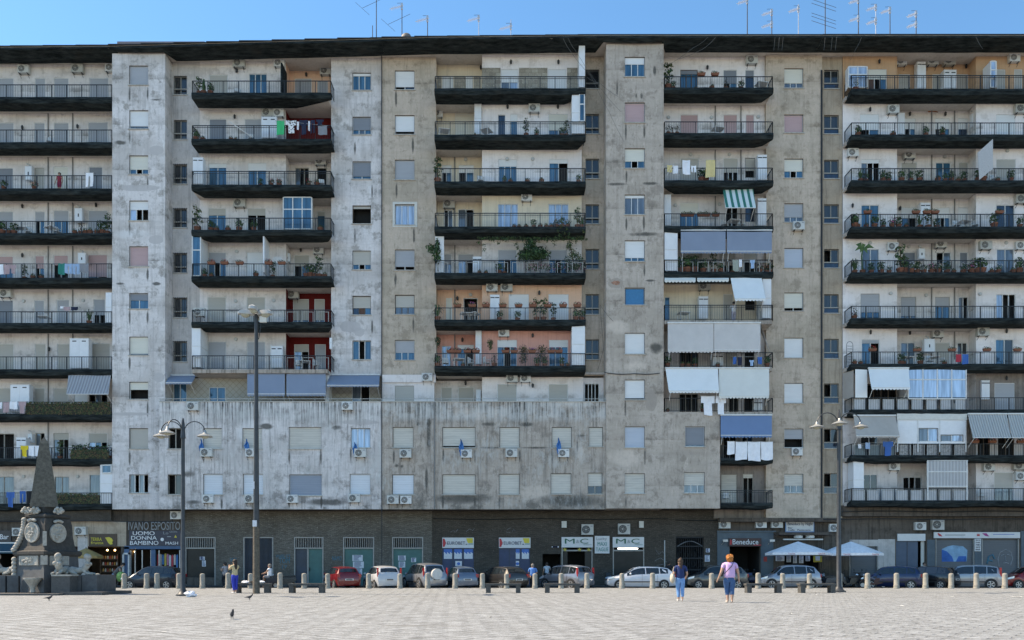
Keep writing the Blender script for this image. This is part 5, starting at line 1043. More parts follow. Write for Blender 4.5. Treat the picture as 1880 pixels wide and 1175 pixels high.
awning(1323, 1417, 763, 804, 54.35, 54.05, AW['blue'], 'mid-blue awning over the four white sheets')
g = MB(); Y = 54.4; g.add([(PX(1396, 54.35), 54.35, PZ(594, 54.35)), (PX(1402, Y), 55.5, PZ(594, Y)), (PX(1425, 53.9), 55.2, PZ(640, Y)), (PX(1412, 53.9), 54.0, PZ(640, 53.9))], [(0, 1, 2, 3)], AW['pale']); g.add([(PX(1396, 54.35)+.01, 54.36, PZ(594, 54.35)), (PX(1402, Y)+.01, 55.5, PZ(594, Y)), (PX(1425, 53.9)+.01, 55.2, PZ(640, Y)), (PX(1412, 53.9)+.01, 54.0, PZ(640, 53.9))], [(3, 2, 1, 0)], AW['pale']); tag(obj('side_awning', g), 'dusty pale triangular side awning closing the seventh-highest balcony', 'awning', 'awnings')
awning(1594, 1668, 677, 716, 54.7, 54.1, AW['white'], 'white lowered awning beside the glazed veranda', .14, True, True, 1600, 1671)
g = MB(); g.box(PX(1570, 54.8), PX(1592, 54.8), 54.78, 54.8, PZ(730, 54.8), PZ(678, 54.8), AW['white']); tag(obj('roll_screen', g), 'narrow white roll-down screen at the end of the glazed veranda balcony', 'screen')
g = MB(); g.quad((PX(1548, 55.9), 55.9, PZ(732, 55.9)), (PX(1567, 54.85), 54.85, PZ(732, 54.85)), (PX(1567, 54.85), 54.85, PZ(678, 54.85)), (PX(1548, 55.9), 55.9, PZ(685, 55.9)), AW['beige']); g.v += [(x+.01, y+.01, z) for x, y, z in g.v[:4]]; g.f.append((7, 6, 5, 4)); g.m.append(0); tag(obj('roll_screen', g), 'beige roll-down side screen of the glazed veranda balcony', 'screen')
awning(1567, 1644, 764, 804, 54.75, 54.1, AW['beige'], 'beige awning beside the white veranda box, behind the street lamp', .12, True, True, 1572, 1652)
awning(1777, 1848, 761, 804, 54.7, 53.9, AW['stripe2'], 'finely striped grey awning next to the white veranda box', 0, False, True, 1786, 1857); awning(1850, 1935, 761, 804, 54.7, 53.9, AW['stripe2'], 'finely striped grey awning at the picture edge', 0, False, True, 1858, 1945)
awning(-40, 38, 998, 1016, YG-.05, 55.2, AW['teal'], 'dark teal shop awning under the bar sign', .1, False, True, -44, 28)
# cloth on the lines
def cloth(x0, x1, y0, y1, Y, m, label, shape='sheet', name='laundry', group='laundry hung out to dry', cat='laundry'):
    s = Y/F; a, b_ = PX(x0, Y), PX(x1, Y); zt, zb = PZ(y0, Y), PZ(y1, Y); g = MB(); rnd = random.Random(int(x0*7+y0)); nu, nv = 10, 8; ph = rnd.random()*6
    def inside(u, v):
        if shape == 'trousers': return not (v > .3 and abs(u-.5) < .07+.05*v)
        if shape == 'shirt': return v < .32 or .2 < u < .8
        return True
    idx = {}; vs = []
    for j in range(nv+1):
        for i in range(nu+1):
            u, v = i/nu, j/nv; idx[i, j] = len(vs)
            vs.append((a+(b_-a)*(u+.03*math.sin(v*4+ph)*v), Y+.035*math.sin(u*8+ph+v)*(.3+v), zt+(zb-zt)*v*(1+.03*math.sin(u*5+ph))-.02*math.sin(u*math.pi)))
    fs = [(idx[i, j], idx[i+1, j], idx[i+1, j+1], idx[i, j+1]) for j in range(nv) for i in range(nu) if inside((i+.5)/nu, (j+.5)/nv)]
    n_ = len(vs); vs += [(x, y+.012, z) for x, y, z in vs]; fs += [tuple(n_+q for q in reversed(f)) for f in fs]
    g.add(vs, fs, m); o = obj(name, g, None, True); tag(o, label, cat, group); return o
CL = {k: M('cloth_'+n, c, .9, 0, .08, 5) for k, n, c in (('w', 'white', (.76, .77, .80)), ('y', 'yellow', (.70, .52, .03)), ('Y', 'pale_yellow', (.62, .50, .24)), ('g', 'green', (.01, .42, .16)), ('n', 'navy', (.012, .018, .045)), ('b', 'blue', (.03, .12, .36)), ('l', 'light_blue', (.28, .42, .6)), ('p', 'dusty_pink', (.42, .30, .31)),
   ('k', 'black', (.012, .012, .014)), ('G', 'grey', (.22, .23, .25)), ('t', 'teal_green', (.01, .20, .16)), ('r', 'red', (.42, .03, .05)), ('q', 'grey_green', (.30, .33, .28)), ('o', 'rose', (.5, .12, .14)))}
def checks():
    m, t, b, co = nodes('black_white_pattern_cloth', .9); v = t.nodes.new('ShaderNodeTexVoronoi'); v.inputs['Scale'].default_value = 9; t.links.new(co, v.inputs['Vector'])
    t.links.new(mixc(t, ramp(t, v.outputs[0], .38, .42), (.02, .02, .02), (.7, .7, .7)), b.inputs['Base Color']); return m
CL['c'] = checks()
NM = {'w': 'white', 'y': 'bright yellow', 'Y': 'pale yellow', 'g': 'bright green', 'n': 'navy', 'b': 'blue', 'l': 'light blue', 'p': 'dusty pink', 'k': 'black', 'G': 'grey', 't': 'teal', 'r': 'red', 'q': 'grey-green', 'c': 'black-and-white patterned', 'o': 'rose'}
LA = [('A', 2, [(157, 171, 317, 342, 'w', 'trousers')]), ('A', 4, [(-6, 6, 485, 503, 'w', 'sheet'), (7, 18, 486, 503, 'p', 'sheet'), (19, 30, 486, 502, 'p', 'shirt'), (107, 119, 483, 504, 't', 'sheet'), (119, 132, 484, 502, 'l', 'trousers'), (133, 146, 484, 503, 'l', 'trousers'), (147, 163, 484, 500, 'G', 'sheet')]),
  ('A', 5, [(110, 118, 562, 566, 'w', 'sheet'), (117, 129, 563, 570, 'p', 'sheet'), (130, 143, 563, 569, 'n', 'sheet')]), ('A', 7, [(-4, 4, 738, 750, 'w', 'sheet'), (5, 17, 738, 757, 'p', 'sheet'), (18, 32, 737, 751, 'w', 'sheet'), (34, 48, 737, 759, 'p', 'shirt')]),
  ('A', 8, [(38, 52, 818, 838, 'y', 'shirt'), (53, 63, 818, 837, 'w', 'sheet'), (64, 74, 818, 837, 'w', 'sheet')]), ('A', 9, [(12, 27, 903, 931, 'b', 'shirt'), (36, 47, 901, 922, 'b', 'trousers'), (48, 60, 901, 924, 'k', 'sheet')]),
  ('B', 1, [(508, 522, 221, 247, 'g', 'sheet'), (525, 544, 221, 244, 'c', 'shirt'), (545, 549, 223, 238, 'w', 'sheet'), (550, 565, 220, 246, 'n', 'shirt'), (566, 569, 222, 240, 'w', 'sheet'), (570, 578, 220, 244, 'n', 'trousers'), (580, 594, 219, 230, 'n', 'shirt'), (584, 600, 231, 247, 'G', 'sheet')]),
  ('F', 2, [(1225, 1234, 303, 316, 'Y', 'sheet'), (1236, 1245, 304, 318, 'w', 'sheet'), (1253, 1267, 294, 320, 'w', 'sheet'), (1269, 1278, 304, 316, 'w', 'trousers'), (1296, 1313, 293, 325, 'Y', 'sheet')]), ('F', 4, [(1345, 1356, 477, 497, 'q', 'sheet'), (1357, 1362, 476, 490, 'w', 'sheet'), (1377, 1386, 477, 492, 'l', 'shirt')]),
  ('F', 6, [(1346, 1352, 655, 668, 'b', 'sheet'), (1354, 1362, 655, 670, 'n', 'sheet'), (1376, 1384, 661, 671, 'l', 'shirt'), (1391, 1399, 655, 668, 'b', 'sheet')]), ('F', 7, [(1287, 1312, 727, 762, 'w', 'shirt'), (1314, 1333, 727, 761, 'w', 'shirt')]),
  ('F', 8, [(1335.5, 1349, 810, 834, 'w', 'sheet'), (1350.5, 1372, 811, 844, 'w', 'sheet'), (1373, 1396, 811, 846, 'w', 'sheet'), (1397, 1419, 811, 844, 'w', 'sheet')]), ('G', 8, [(1576, 1581, 815, 823, 'w', 'sheet'), (1589, 1597, 812, 824, 'l', 'sheet'), (1621, 1640, 810, 836, 'b', 'shirt')]), ('G', 6, [(1755, 1765, 650, 664, 'r', 'sheet'), (1767, 1778, 650, 668, 'b', 'sheet')])]
for key, k, row in LA:
    cols = [r[4] for r in row]; Y = BAYS[key]['YF']-.12; g = MB()
    for q in (Y, ): g.tube([(PX(row[0][0]-2, q), q, PZ(row[0][2], q)+.0), (PX(row[-1][1]+2, q), q, PZ(row[-1][2], q))], .008, PALE, 4)
    for xx, r in ((row[0][0]-2, row[0]), (row[-1][1]+2, row[-1])): g.tube([(PX(xx, Y), Y, PZ(r[2], Y)), (PX(xx, Y), Y+.2, PZ(r[2], Y)-.02)], .01, IRON, 4)
    tag(obj('clothes_line', g), 'clothes line on the '+where(key, k), 'clothes line')
    for i, (a, b_, c, d, m, sh) in enumerate(row):
        cloth(a, b_, c, d, Y, CL[m], NM[m]+' '+{'sheet': 'cloth', 'shirt': 'shirt', 'trousers': 'trousers'}[sh]+' drying on the '+where(key, k)+(', '+ORD[i]+'' if cols.count(m) > 1 else ''), sh)
# potted plants
POT = M('terracotta', (.20, .07, .035), .8, 0, .2, 8); POTW = M('white_plastic_pot', (.6, .6, .6), .6)
LEAF = [M('leaf_dark_green', (.018, .045, .016), .8, 0, .5, 6), M('leaf_mid_green', (.045, .10, .028), .8, 0, .45, 6), M('leaf_olive', (.07, .085, .03), .8, 0, .4, 6), M('leaf_dry_brown', (.11, .07, .035), .85, 0, .4, 6)]
FLO = {'r': M('red_petal', (.45, .02, .03), .7), 'w': M('white_petal', (.65, .6, .58), .7), 'p': M('pink_petal', (.5, .12, .28), .7), 'v': M('violet_petal', (.28, .03, .25), .7)}
def foliage(g, c, rad, n, size, mats, seed, shell=.35):
    rnd = random.Random(seed)
    for i in range(n):
        d = Vector((rnd.gauss(0, 1), rnd.gauss(0, 1), rnd.gauss(0, 1))).normalized(); q = shell+(1-shell)*rnd.random()**.6
        q *= 1+.22*math.sin(d.x*5+seed)*math.cos(d.z*4+seed)
        p = Vector((c[0]+d.x*rad[0]*q, c[1]+d.y*rad[1]*q, c[2]+d.z*rad[2]*q)); n_ = (d+Vector((rnd.uniform(-.8, .8), rnd.uniform(-.8, .8), rnd.uniform(-.4, 1)))).normalized()
        u = n_.orthogonal().normalized(); w = n_.cross(u); a = rnd.random()*6.28; u, w = u*math.cos(a)+w*math.sin(a), w*math.cos(a)-u*math.sin(a); s = size*(.6+.8*rnd.random())
        g.add([p-u*s, p-w*s*.45, p+u*s, p+w*s*.45], [(0, 1, 2, 3)], mats[rnd.randrange(len(mats))])
def plant_proto(kind, seed):
    e = empty('potted_plant', (0, 0, 0), 0, 'x', 'potted plant', 'potted plants on the balconies'); g = MB(); pm = POTW if kind == 'white' else POT
    g.lathe([(.10, 0), (.11, .01), (.15, .22), (.17, .22), (.17, .27), (.14, .27), (.13, .24)], (0, 0, 0), pm, 12); g.lathe([(.13, 0), (.13, .005)], (0, 0, .235), M('soil', (.03, .02, .015), .95), 10); obj('pot', g, e, True, False)
    g = MB(); st = M('plant_stem', (.08, .05, .025), .8)
    if kind in ('bush', 'white'): g.tube([(0, 0, .2), (.02, 0, .4)], .02, st, 5); foliage(g, (0, 0, .5), (.26, .22, .26), 150, .06, [LEAF[0], LEAF[1], LEAF[1]], seed)
    if kind == 'tall':
        g.tube([(0, 0, .2), (.03, 0, .7), (0, 0, 1.2)], .018, st, 5)
        for i in range(9): z = .5+i*.09; a = i*2.4; foliage(g, (.14*math.cos(a), .12*math.sin(a), z), (.13, .12, .12), 16, .07, [LEAF[0], LEAF[1], LEAF[2]], seed+i)
    if kind == 'small': foliage(g, (0, 0, .33), (.17, .15, .12), 70, .05, [LEAF[1], LEAF[2]], seed)
    if kind == 'dry': g.tube([(0, 0, .2), (.03, 0, .6)], .015, st, 5); foliage(g, (0, 0, .55), (.22, .2, .32), 60, .05, [LEAF[2], LEAF[3]], seed)
    if kind[0] == 'f': foliage(g, (0, 0, .42), (.24, .2, .2), 110, .05, [LEAF[0], LEAF[1]], seed); foliage(g, (0, 0, .47), (.25, .21, .2), 45, .04, [FLO[kind[1]]], seed+5, .7)
    if kind == 'cactus':
        for a, h, r in ((0, .75, .07), (.14, .5, .05), (-.12, .42, .05)): g.lathe([(r*.8, 0), (r, .1), (r, h-.1), (r*.6, h-.02), (.01, h)], (a, .02*a, .22), LEAF[1], 8)
    if kind == 'spiky':
        rnd = random.Random(seed)
        for i in range(26): a = i*2.4; q = .25+.2*rnd.random(); h = .25+.45*rnd.random(); b_ = Vector((math.cos(a), math.sin(a), 0)); t_ = Vector((-math.sin(a), math.cos(a), 0))*.02; p0 = Vector((0, 0, .25)); p1 = p0+b_*q*.5+Vector((0, 0, h)); p2 = p0+b_*q+Vector((0, 0, h*.7)); g.add([p0-t_, p0+t_, p1+t_, p1-t_], [(0, 1, 2, 3)], LEAF[1]); g.add([p1-t_, p1+t_, p2], [(0, 1, 2)], LEAF[0])
    obj('foliage', g, e, False, False); return Proto(e)
PP = {'b': plant_proto('bush', 1), 't': plant_proto('tall', 2), 's': plant_proto('small', 3), 'd': plant_proto('dry', 4), 'r': plant_proto('fr', 5), 'w': plant_proto('fw', 6), 'p': plant_proto('fp', 7), 'c': plant_proto('cactus', 8), 'W': plant_proto('white', 9), 'k': plant_proto('spiky', 10)}
PN = {'b': 'bushy green plant in terracotta pot', 't': 'tall leafy plant in terracotta pot', 's': 'low green plant in terracotta pot', 'd': 'half-dry brownish plant in pot', 'r': 'red-flowering potted plant', 'w': 'white-flowering potted plant', 'p': 'pink-flowering potted plant', 'c': 'cactus in terracotta pot', 'W': 'bushy plant in white pot', 'k': 'spiky-leaved potted plant'}
# 'level': 'x kind scale, ...' (kind letter, scale in tenths)
PL = {'A': {2: '8b8 64r8', 3: '-6b11 5b10 16s9 27b9 138s8 148d9 157s9 166s9 178s9 187b11 197t9', 4: '45t7 60s8 75s8', 8: '110t8 133d10 140b11 150b11 160d11 170b10 180b11 190b10 199d10', 9: '125s7', 5: '163k9'},
 'B': {0: '366t8 374c9 386b9 348k0', 1: '360b9 372s8 424s7 432s7', 2: '478b7 498r8 512r8 566r8 582s9', 3: '362t11 387b10 397s9 418s9 439b10 466b9 588s10', 4: '376b7 388s7 470s9 500t7 562d9 570b10 578b9 586t9 596s8', 6: '372s0'},
 'D': {0: '', 1: '872s6 966t8 985b7 1032b8 1040t7', 2: '803t11 926b7 937s7 968s8 994s8 1062b7', 3: '944s7 953s7 966s7 980b7 992s8 1003s7 1012s8 1022w9 1032b9 1042w9 1060t9 1068b8', 4: '880s7 892s7 916b9 926d8', 5: '802k10 917b8 950b8 985t9 998t10 1016t8 1057b9 1068b9', 6: '803b9 850s7 908d9 986b8 1000b8 1032b8 1042s7'},
 'F': {0: '1227t12 1236b7 1277s6 1307s8 1332d7 1361b8', 1: '1227d7 1235d7 1243d7', 2: '1288b10 1296b10 1340s7', 3: '', 4: '1252b13 1262b12 1275b13 1292b11 1310t10 1325w11 1345s7 1395p9 1408r8 1415b8', 6: '1222b9 1252s8 1264s8 1276b8 1318s7 1408b8', 7: '1226s6 1290b7', 5: ''},
 'G': {0: '1566d9 1574d9 1660s5 1670s5', 1: '1575b9 1640s9 1700b9 1730b8', 2: '1580k8 1590b8 1621b9 1632b8 1655b10 1672b9 1688b9 1722s9 1735b8 1746b9 1760s8 1772b9 1797b11 1805b12 1832s8 1855b9', 3: '1552b10 1560b11 1575s8 1590s8 1605b9 1622b8 1638p9 1650b9 1665s8 1690k9 1705t9 1721b8 1825b11 1872b9', 4: '1560k9 1570k9 1585s8 1600b9 1618b9 1632w8 1652t12 1662b12 1672w10 1685b10 1696w9 1710p10 1722w10 1740b10 1752s9 1770w10 1783p10 1795b13 1803b13 1822s9 1832w9 1860s9 1872b12', 5: '1555d9 1562p7', 6: '1568s8 1580s7 1655b9 1660s8 1690b9 1735s7', 9: '', 7: ''}}
import re
for key, rows in PL.items():
    for k, s in rows.items():
        toks = [re.match(r'(-?\d+)([a-zA-Z])(\d+)', t_).groups() for t_ in s.split()]; toks = [(int(a), b_, int(c)) for a, b_, c in toks if int(c) > 0]; cnt = {}
        for a, b_, c in toks: cnt[b_] = cnt.get(b_, 0)+1
        seen = {}; rnd = random.Random(k*31+ord(key)); Y = BAYS[key]['YF']+.3
        for a, b_, c in sorted(toks):
            i = seen.get(b_, 0); seen[b_] = i+1
            x = max(min(a, BAYS[key]['xb']-6), BAYS[key]['xa']+6)
            PP[b_].place((PX(x, Y), Y+rnd.uniform(-.05, .1), BAYS[key]['fz'][k]+.003), rnd.random()*6, c/10*1.3*(.94+.12*rnd.random()), PN[b_]+' on the '+where(key, k)+(', '+ORD[i] if cnt[b_] > 1 else ''))
# flower boxes hung on rails
def fbox(fl, seed):
    e = empty('flower_box', (0, 0, 0), 0, 'x', 'flower box', 'flower boxes hung on the railings'); g = MB(); g.prism([(-.22, 0), (.22, 0), (.27, .17), (-.27, .17)], -.09, .09, POT); obj('trough', g, e, world=False)
    g = MB(); foliage(g, (0, 0, .2), (.28, .12, .12), 90, .045, [LEAF[0], LEAF[1], LEAF[2]], seed); 
    if fl: foliage(g, (0, -.02, .25), (.27, .13, .12), 50, .035, [FLO[fl]], seed+3, .6)
    obj('foliage', g, e, False, False); return Proto(e)
FB = {'r': fbox('r', 1), 'g': fbox(None, 2), 'p': fbox('p', 3), 'v': fbox('v', 4), 'd': fbox(None, 8)}
for key, k, s, pos in (('B', 4, '388r 412r 440g 493r 517g', 'out'), ('D', 5, '840g 867p 892r 923g 952g 978r 1006r 1034r 1060r', 'up'), ('D', 6, '827r 840r 858r 874r 928r 944r 977v 1012r 1026r', 'up'), ('F', 3, '1257d 1268d 1287d 1297d 1314d', 'in'), ('F', 0, '1288g 1313g', 'up'), ('G', 3, '1593g 1682g 1702g 1717g 1835g', 'up'), ('G', 6, '1602r 1684g 1748g 1812g 1868g', 'up'), ('G', 7, '', 'up'), ('G', 8, '1790r 1822r 1874r', 'up'), ('F', 6, '1236g 1264g', 'up')):
    tk = s.split(); yo = {'out': -.12, 'up': .02, 'in': .2}[pos]; zr = PZ(rails[key][k], BAYS[key]['YF'])
    for i, t_ in enumerate(tk): x = int(t_[:-1]); c = t_[-1]; Y = BAYS[key]['YF']+yo; FB[c].place((PX(x, Y), Y, zr-(.0 if pos == 'up' else .15)+.02), 0, 1, {'r': 'red-flowered', 'g': 'green', 'p': 'pink-flowered', 'v': 'violet-flowered', 'd': 'bare'}[c]+' terracotta flower box at the rail of the '+where(key, k)+(', '+ORD[i] if len(tk) > 1 else ''))
# vine-draped balcony: big clump, hanging vines, climbers, flowering hedge
def bigplant(name, label, blobs, mats, base, size=.07, stem=None, fl=None):
    e = empty(name, base, 0, label, 'plant', 'large plants of the vine-draped bay'); g = MB()
    for i, (c, r, n) in enumerate(blobs): foliage(g, c, r, n, size, mats, i*3+int(base[0]*7), .2)
    obj('foliage', g, e)
    if stem: g = MB(); g.tube(stem, .03, M('plant_stem', (.08, .05, .025), .8), 6); obj('stem', g, e)
    if fl: g = MB(); [foliage(g, c, r, n//3, .045, fl, i+77, .7) for i, (c, r, n) in enumerate(blobs)]; obj('flowers', g, e)
    return e
d = BAYS['D']; Y = 54.9; f4 = d['fz'][4]
def pc(x, y, Y=54.9): return (PX(x, Y), Y, PZ(y, Y))
bigplant('balcony_tree', 'large rounded dark green shrub on the vine-draped balcony', [(pc(980, 465), (.95, .5, .55), 2600), (pc(975, 447), (.45, .4, .4), 400), (pc(1000, 468), (.5, .4, .4), 350), (pc(960, 470), (.45, .4, .4), 350)], [LEAF[0], LEAF[0], LEAF[1]], (PX(980, Y), Y, f4), .07, [pc(982, 498), pc(978, 470)])
bigplant('climbing_plant', 'ragged climber at the stair-column end of the vine-draped balcony', [(pc(1045, 450), (.3, .3, .4), 160), (pc(1052, 468), (.4, .3, .5), 260), (pc(1064, 478), (.3, .3, .5), 200), (pc(1042, 478), (.25, .3, .3), 120), (pc(1050, 490), (.6, .3, .3), 200)], [LEAF[0], LEAF[2], LEAF[1]], (PX(1055, Y), Y, f4), .06, [pc(1058, 499), pc(1050, 470), pc(1046, 445)])
bigplant('climbing_plant', 'broad-leaved plant spilling over the wall-column end of the vine-draped balcony', [(pc(800, 460), (.45, .35, .4), 170), (pc(790, 455), (.3, .3, .3), 90), (pc(803, 475), (.3, .3, .4), 120), (pc(803, 448), (.2, .2, .35), 60)], [LEAF[1], LEAF[0]], (PX(803, Y), Y, f4), .1, [pc(804, 498), pc(802, 478), pc(801, 455)])
bigplant('flowering_hedge', 'pale-flowered bushes along the rail of the vine-draped balcony', [(pc(970+i*12.5, 492-(i % 3)*2), (.32, .2, .32), 130) for i in range(9)], [LEAF[2], LEAF[0], LEAF[1]], (PX(1020, Y), Y, f4), .05, None, [FLO['w'], FLO['p']])
rnd = random.Random(11); bl = []
for x in range(880, 1072, 5): bl.append((pc(x, 436+rnd.random()*3, 54.7), (.19, .12, .13+.05*rnd.random()), 26))
for x, y in ((905, 442), (915, 446), (930, 441), (960, 440), (990, 442), (1005, 441), (1050, 438), (1058, 443), (947, 448), (950, 455), (1028, 432), (1020, 440), (1035, 426), (1040, 420), (1018, 448), (888, 449), (889, 458), (878, 445), (1066, 440), (1072, 425), (1076, 440), (1030, 415), (1024, 424), (1044, 430)): bl.append((pc(x, y, 54.4), (.16, .08, .16), 22))
bigplant('hanging_vine', 'vine trailing along the underside of the fourth-highest netted balcony', bl, [LEAF[1], LEAF[0], LEAF[2]], (PX(975, 54.6), 54.6, PZ(440, 54.6)), .055)
# pink-bay hedges and hanging baskets
Y = 54.75; f6 = d['fz'][6]
for x0, x1, l in ((951, 971, 'clipped leafy screen beside the dark doorway of the pink-walled balcony'), (983, 1006, 'clipped leafy screen near the last window of the pink-walled balcony')):
    bigplant('trellis_hedge', l, [(pc((x0+x1)/2, y, Y), ((x1-x0)/2*Y/F, .15, .3), 220) for y in (641, 650, 660)], [LEAF[0], LEAF[2], LEAF[3]], (PX((x0+x1)/2, Y), Y, f6), .05)
for x, y, l in ((900, 633, 'bright green hanging basket on the pink wall'), (804, 628, 'dark hanging fern at the edge of the pink-walled balcony')):
    bigplant('hanging_plant', l, [(pc(x, y-5, 55.2), (.25, .2, .2), 140), (pc(x, y+2, 55.2), (.2, .18, .35), 160)], [LEAF[1], LEAF[2]] if x == 900 else [LEAF[0]], (PX(x, 55.2), 55.2, PZ(y+10, 55.2)), .05)
# banana plant, dark palm fronds, topiary etc. on the right building
g4 = BAYS['G']['fz'][4]; Y = 55.1; e = empty('banana_plant', (PX(1583, Y), Y, g4), 0, 'tall banana plant with broad drooping leaves on the fifth-highest balcony', 'potted plant'); g = MB(); g.tube([pc(1583, 499, Y), pc(1582, 470, Y), pc(1584, 455, Y)], [.06, .05, .04], LEAF[1], 8); obj('stem', g, e)
g = MB()
for dx, dy, w in ((-12, -9, .18), (22, -3, .15), (-4, 6, .16), (10, 8, .14), (4, -10, .14), (-14, 3, .12)):
    p0 = Vector(pc(1583, 458, Y)); p2 = Vector(pc(1583+dx, 458+dy, Y)); p1 = (p0+p2)/2+Vector((0, -.1, .15)); nrm = Vector((0, 0, 1))
    t_ = (p2-p0).normalized().cross(Vector((0, 1, 0))); g.add([p0-t_*.03, p1-t_*w, p2, p1+t_*w, p0+t_*.03], [(0, 1, 4), (1, 3, 4), (1, 2, 3)], LEAF[1])
obj('leaves', g, e); g = MB(); g.lathe([(.12, 0), (.17, .28), (.19, .28), (.19, .33), (.15, .33)], (PX(1583, Y), Y, g4+.003), POT, 12); obj('pot', g, e)
# leafy hedge screens on two left balconies (dry reeds woven on the railing)
def reed(key, k, x0, x1, y0, y1, label):
    Y = BAYS[key]['YF']-.0; rnd = random.Random(k); g = MB()
    foliage(g, ((PX(x0, Y)+PX(x1, Y))/2, Y, (PZ(y0, Y)+PZ(y1, Y))/2), (.1, .05, .1), 3, .05, [LEAF[3]], 1)
    for i in range(int((x1-x0)*14)):
        p = Vector((PX(x0+(x1-x0)*rnd.random(), Y), Y+rnd.uniform(-.07, .07), PZ(y0+(y1-y0)*rnd.random()**.9, Y))); a = rnd.random()*6.28; s = .05+.04*rnd.random(); u = Vector((math.cos(a), rnd.uniform(-.3, .3), math.sin(a)))*s; w = Vector((-u.z, u.y, u.x))*.4
        g.add([p-u, p-w, p+u, p+w], [(0, 1, 2, 3)], [LEAF[3], LEAF[0], LEAF[2]][rnd.randrange(3)])
    g.box(PX(x0, Y), PX(x1, Y), Y-.01, Y+.01, PZ(y1, Y), PZ(y0+3, Y), M('woven_screen_mesh', (.03, .028, .02), .95, 0, .5, 12))
    tag(obj('hedge_screen', g), label, 'hedge screen')
reed('A', 7, 48, 203, 738, 761, 'brownish artificial hedge screen along a far-left balcony with pink laundry'); reed('A', 9, 100, 183, 906, 925, 'dark leafy screen along the lowest far-left balcony'); reed('A', 8, 130, 200, 826, 842, 'tangled dark plants screening the ninth-highest far-left balcony')
# cabinets and water heaters
def cab(x0, x1, y0, y1, Y, label, mat=WHP, d=.45, kind='cabinet', grp='white balcony cabinets'):
    a, b_ = PX(x0, Y), PX(x1, Y); z0, z1 = PZ(y1, Y), PZ(y0, Y); e = empty('balcony_cabinet' if kind == 'cabinet' else 'water_heater', ((a+b_)/2, Y, z0), 0, label, kind, grp)
    g = MB(); g.box(a, b_, Y, Y+d, z0, z1, mat); g.box(a-.015, b_+.015, Y-.015, Y+d, z1, z1+.03, mat); obj('body', g, e)
    g = MB()
    if kind == 'cabinet' and b_-a > .5:
        mm = (a+b_)/2; g.box(a+.02, mm-.006, Y-.018, Y-.001, z0+.04, z1-.03, mat); obj('cabinet_door', g, e); g = MB(); g.box(mm+.006, b_-.02, Y-.018, Y-.001, z0+.04, z1-.03, mat); obj('cabinet_door', g, e)
        for c in (mm-(b_-a)*.25, mm+(b_-a)*.25): g = MB(); g.box(c-.14, c+.14, Y-.021, Y-.0185, z1-.2, z1-.13, IRON); obj('vent_slot', g, e)
    else:
        g.box(a+.03, b_-.03, Y-.012, Y-.001, z0+.03, z1-.03, mat); obj('front_panel', g, e)
        if kind != 'cabinet': g = MB(); g.box((a+b_)/2-.04, (a+b_)/2+.04, Y-.018, Y-.0125, z0+(z1-z0)*.35, z0+(z1-z0)*.6, IRON); g.tube([((a+b_)/2, Y+.15, z1), ((a+b_)/2, Y+.15, z1+.2), ((a+b_)/2-.18, Y+.15, z1+.28)], .05, CHR, 8); obj('flue', g, e)
WH = 'water heaters on the balconies'
for a in [(128, 163, 622, 676, 55.9, 'wide white cabinet with two vents above the seventh-highest far-left balcony'), (19, 54, 707, 757, 55.9, 'tall white wardrobe next to the pink and white laundry'), (480, 508, 215, 253, 55.9, 'white shed-like cabinet beside the green towel'), (354, 373, 290, 338, 55.4, 'white cabinet at the stair end of the third-highest red-alcove bay'),
          (497, 519, 636, 675, 56.0, 'low white cabinet by the red alcove above the slate awnings'), (868, 884, 472, 500, 55.3, 'white rounded-top cabinet on the vine-draped balcony'), (900, 917, 542, 586, 55.2, 'white cabinet with two round vents between flower pots'), (1391, 1408, 285, 330, 55.3, 'tall white cabinet beside the two yellow cloths balcony'), (1219.5, 1232, 358, 414, 55.3, 'white cabinet against the tower beside the flower boxes'),
          (1391, 1407, 365, 414, 55.3, 'white boiler cupboard behind the green striped awning'), (1684, 1700, 114, 162, 56.3, 'tall narrow white cabinet against the apricot wall'), (1733, 1756, 129, 162, 56.3, 'lower wide white cabinet against the apricot wall'), (1648, 1661, 208, 246, 56.3, 'slim white cupboard on the second-highest far-right balcony'), (1690, 1708, 373, 415, 56.0, 'white boiler cupboard amid the plants of the far-right bay'),
          (1802, 1817, 699, 733, 55.8, 'white upright cupboard against the grey-brown wall'), (1308, 1328, 650, 671, 55.2, 'low white cupboard beneath the dusty pale awnings'), (1384, 1400, 735, 753, 55.2, 'low white cupboard behind the cream awning'), (1283, 1300, 545, 585, 55.6, 'white cupboard beside the air conditioner of the cream-walled balcony'), (30, 48, 804, 841, 55.9, 'white fridge-like cabinet behind the yellow laundry'), (874, 883, 716, 738, 56.3, 'small white cabinet on the terrace by the beige shutters')]: cab(*a)
for a in [(46, 58, 306, 330, 56.5, 'white water heater on the third-highest far-left balcony'), (137, 151, 383, 406, 56.5, 'white water heater on the fourth-highest far-left balcony'), (143, 157, 465, 484, 56.4, 'white water heater above the denim laundry'), (1785, 1794, 209, 232, 56.3, 'white water heater near the rusty wall stain'), (1687, 1698, 457, 475, 56.4, 'white water heater above the flowering plants'), (1697, 1716, 623, 646, 56.2, 'white water heater above white chairs on the seventh-highest far-right balcony'), (51, 59, 797, 812, 56.5, 'small white water heater behind the obelisk tip'), (523, 532, 466, 480, 57.0, 'grey-white water heater beside the lattice in the red-alcove bay')]: cab(*a, WHP, .3, 'water heater', WH)
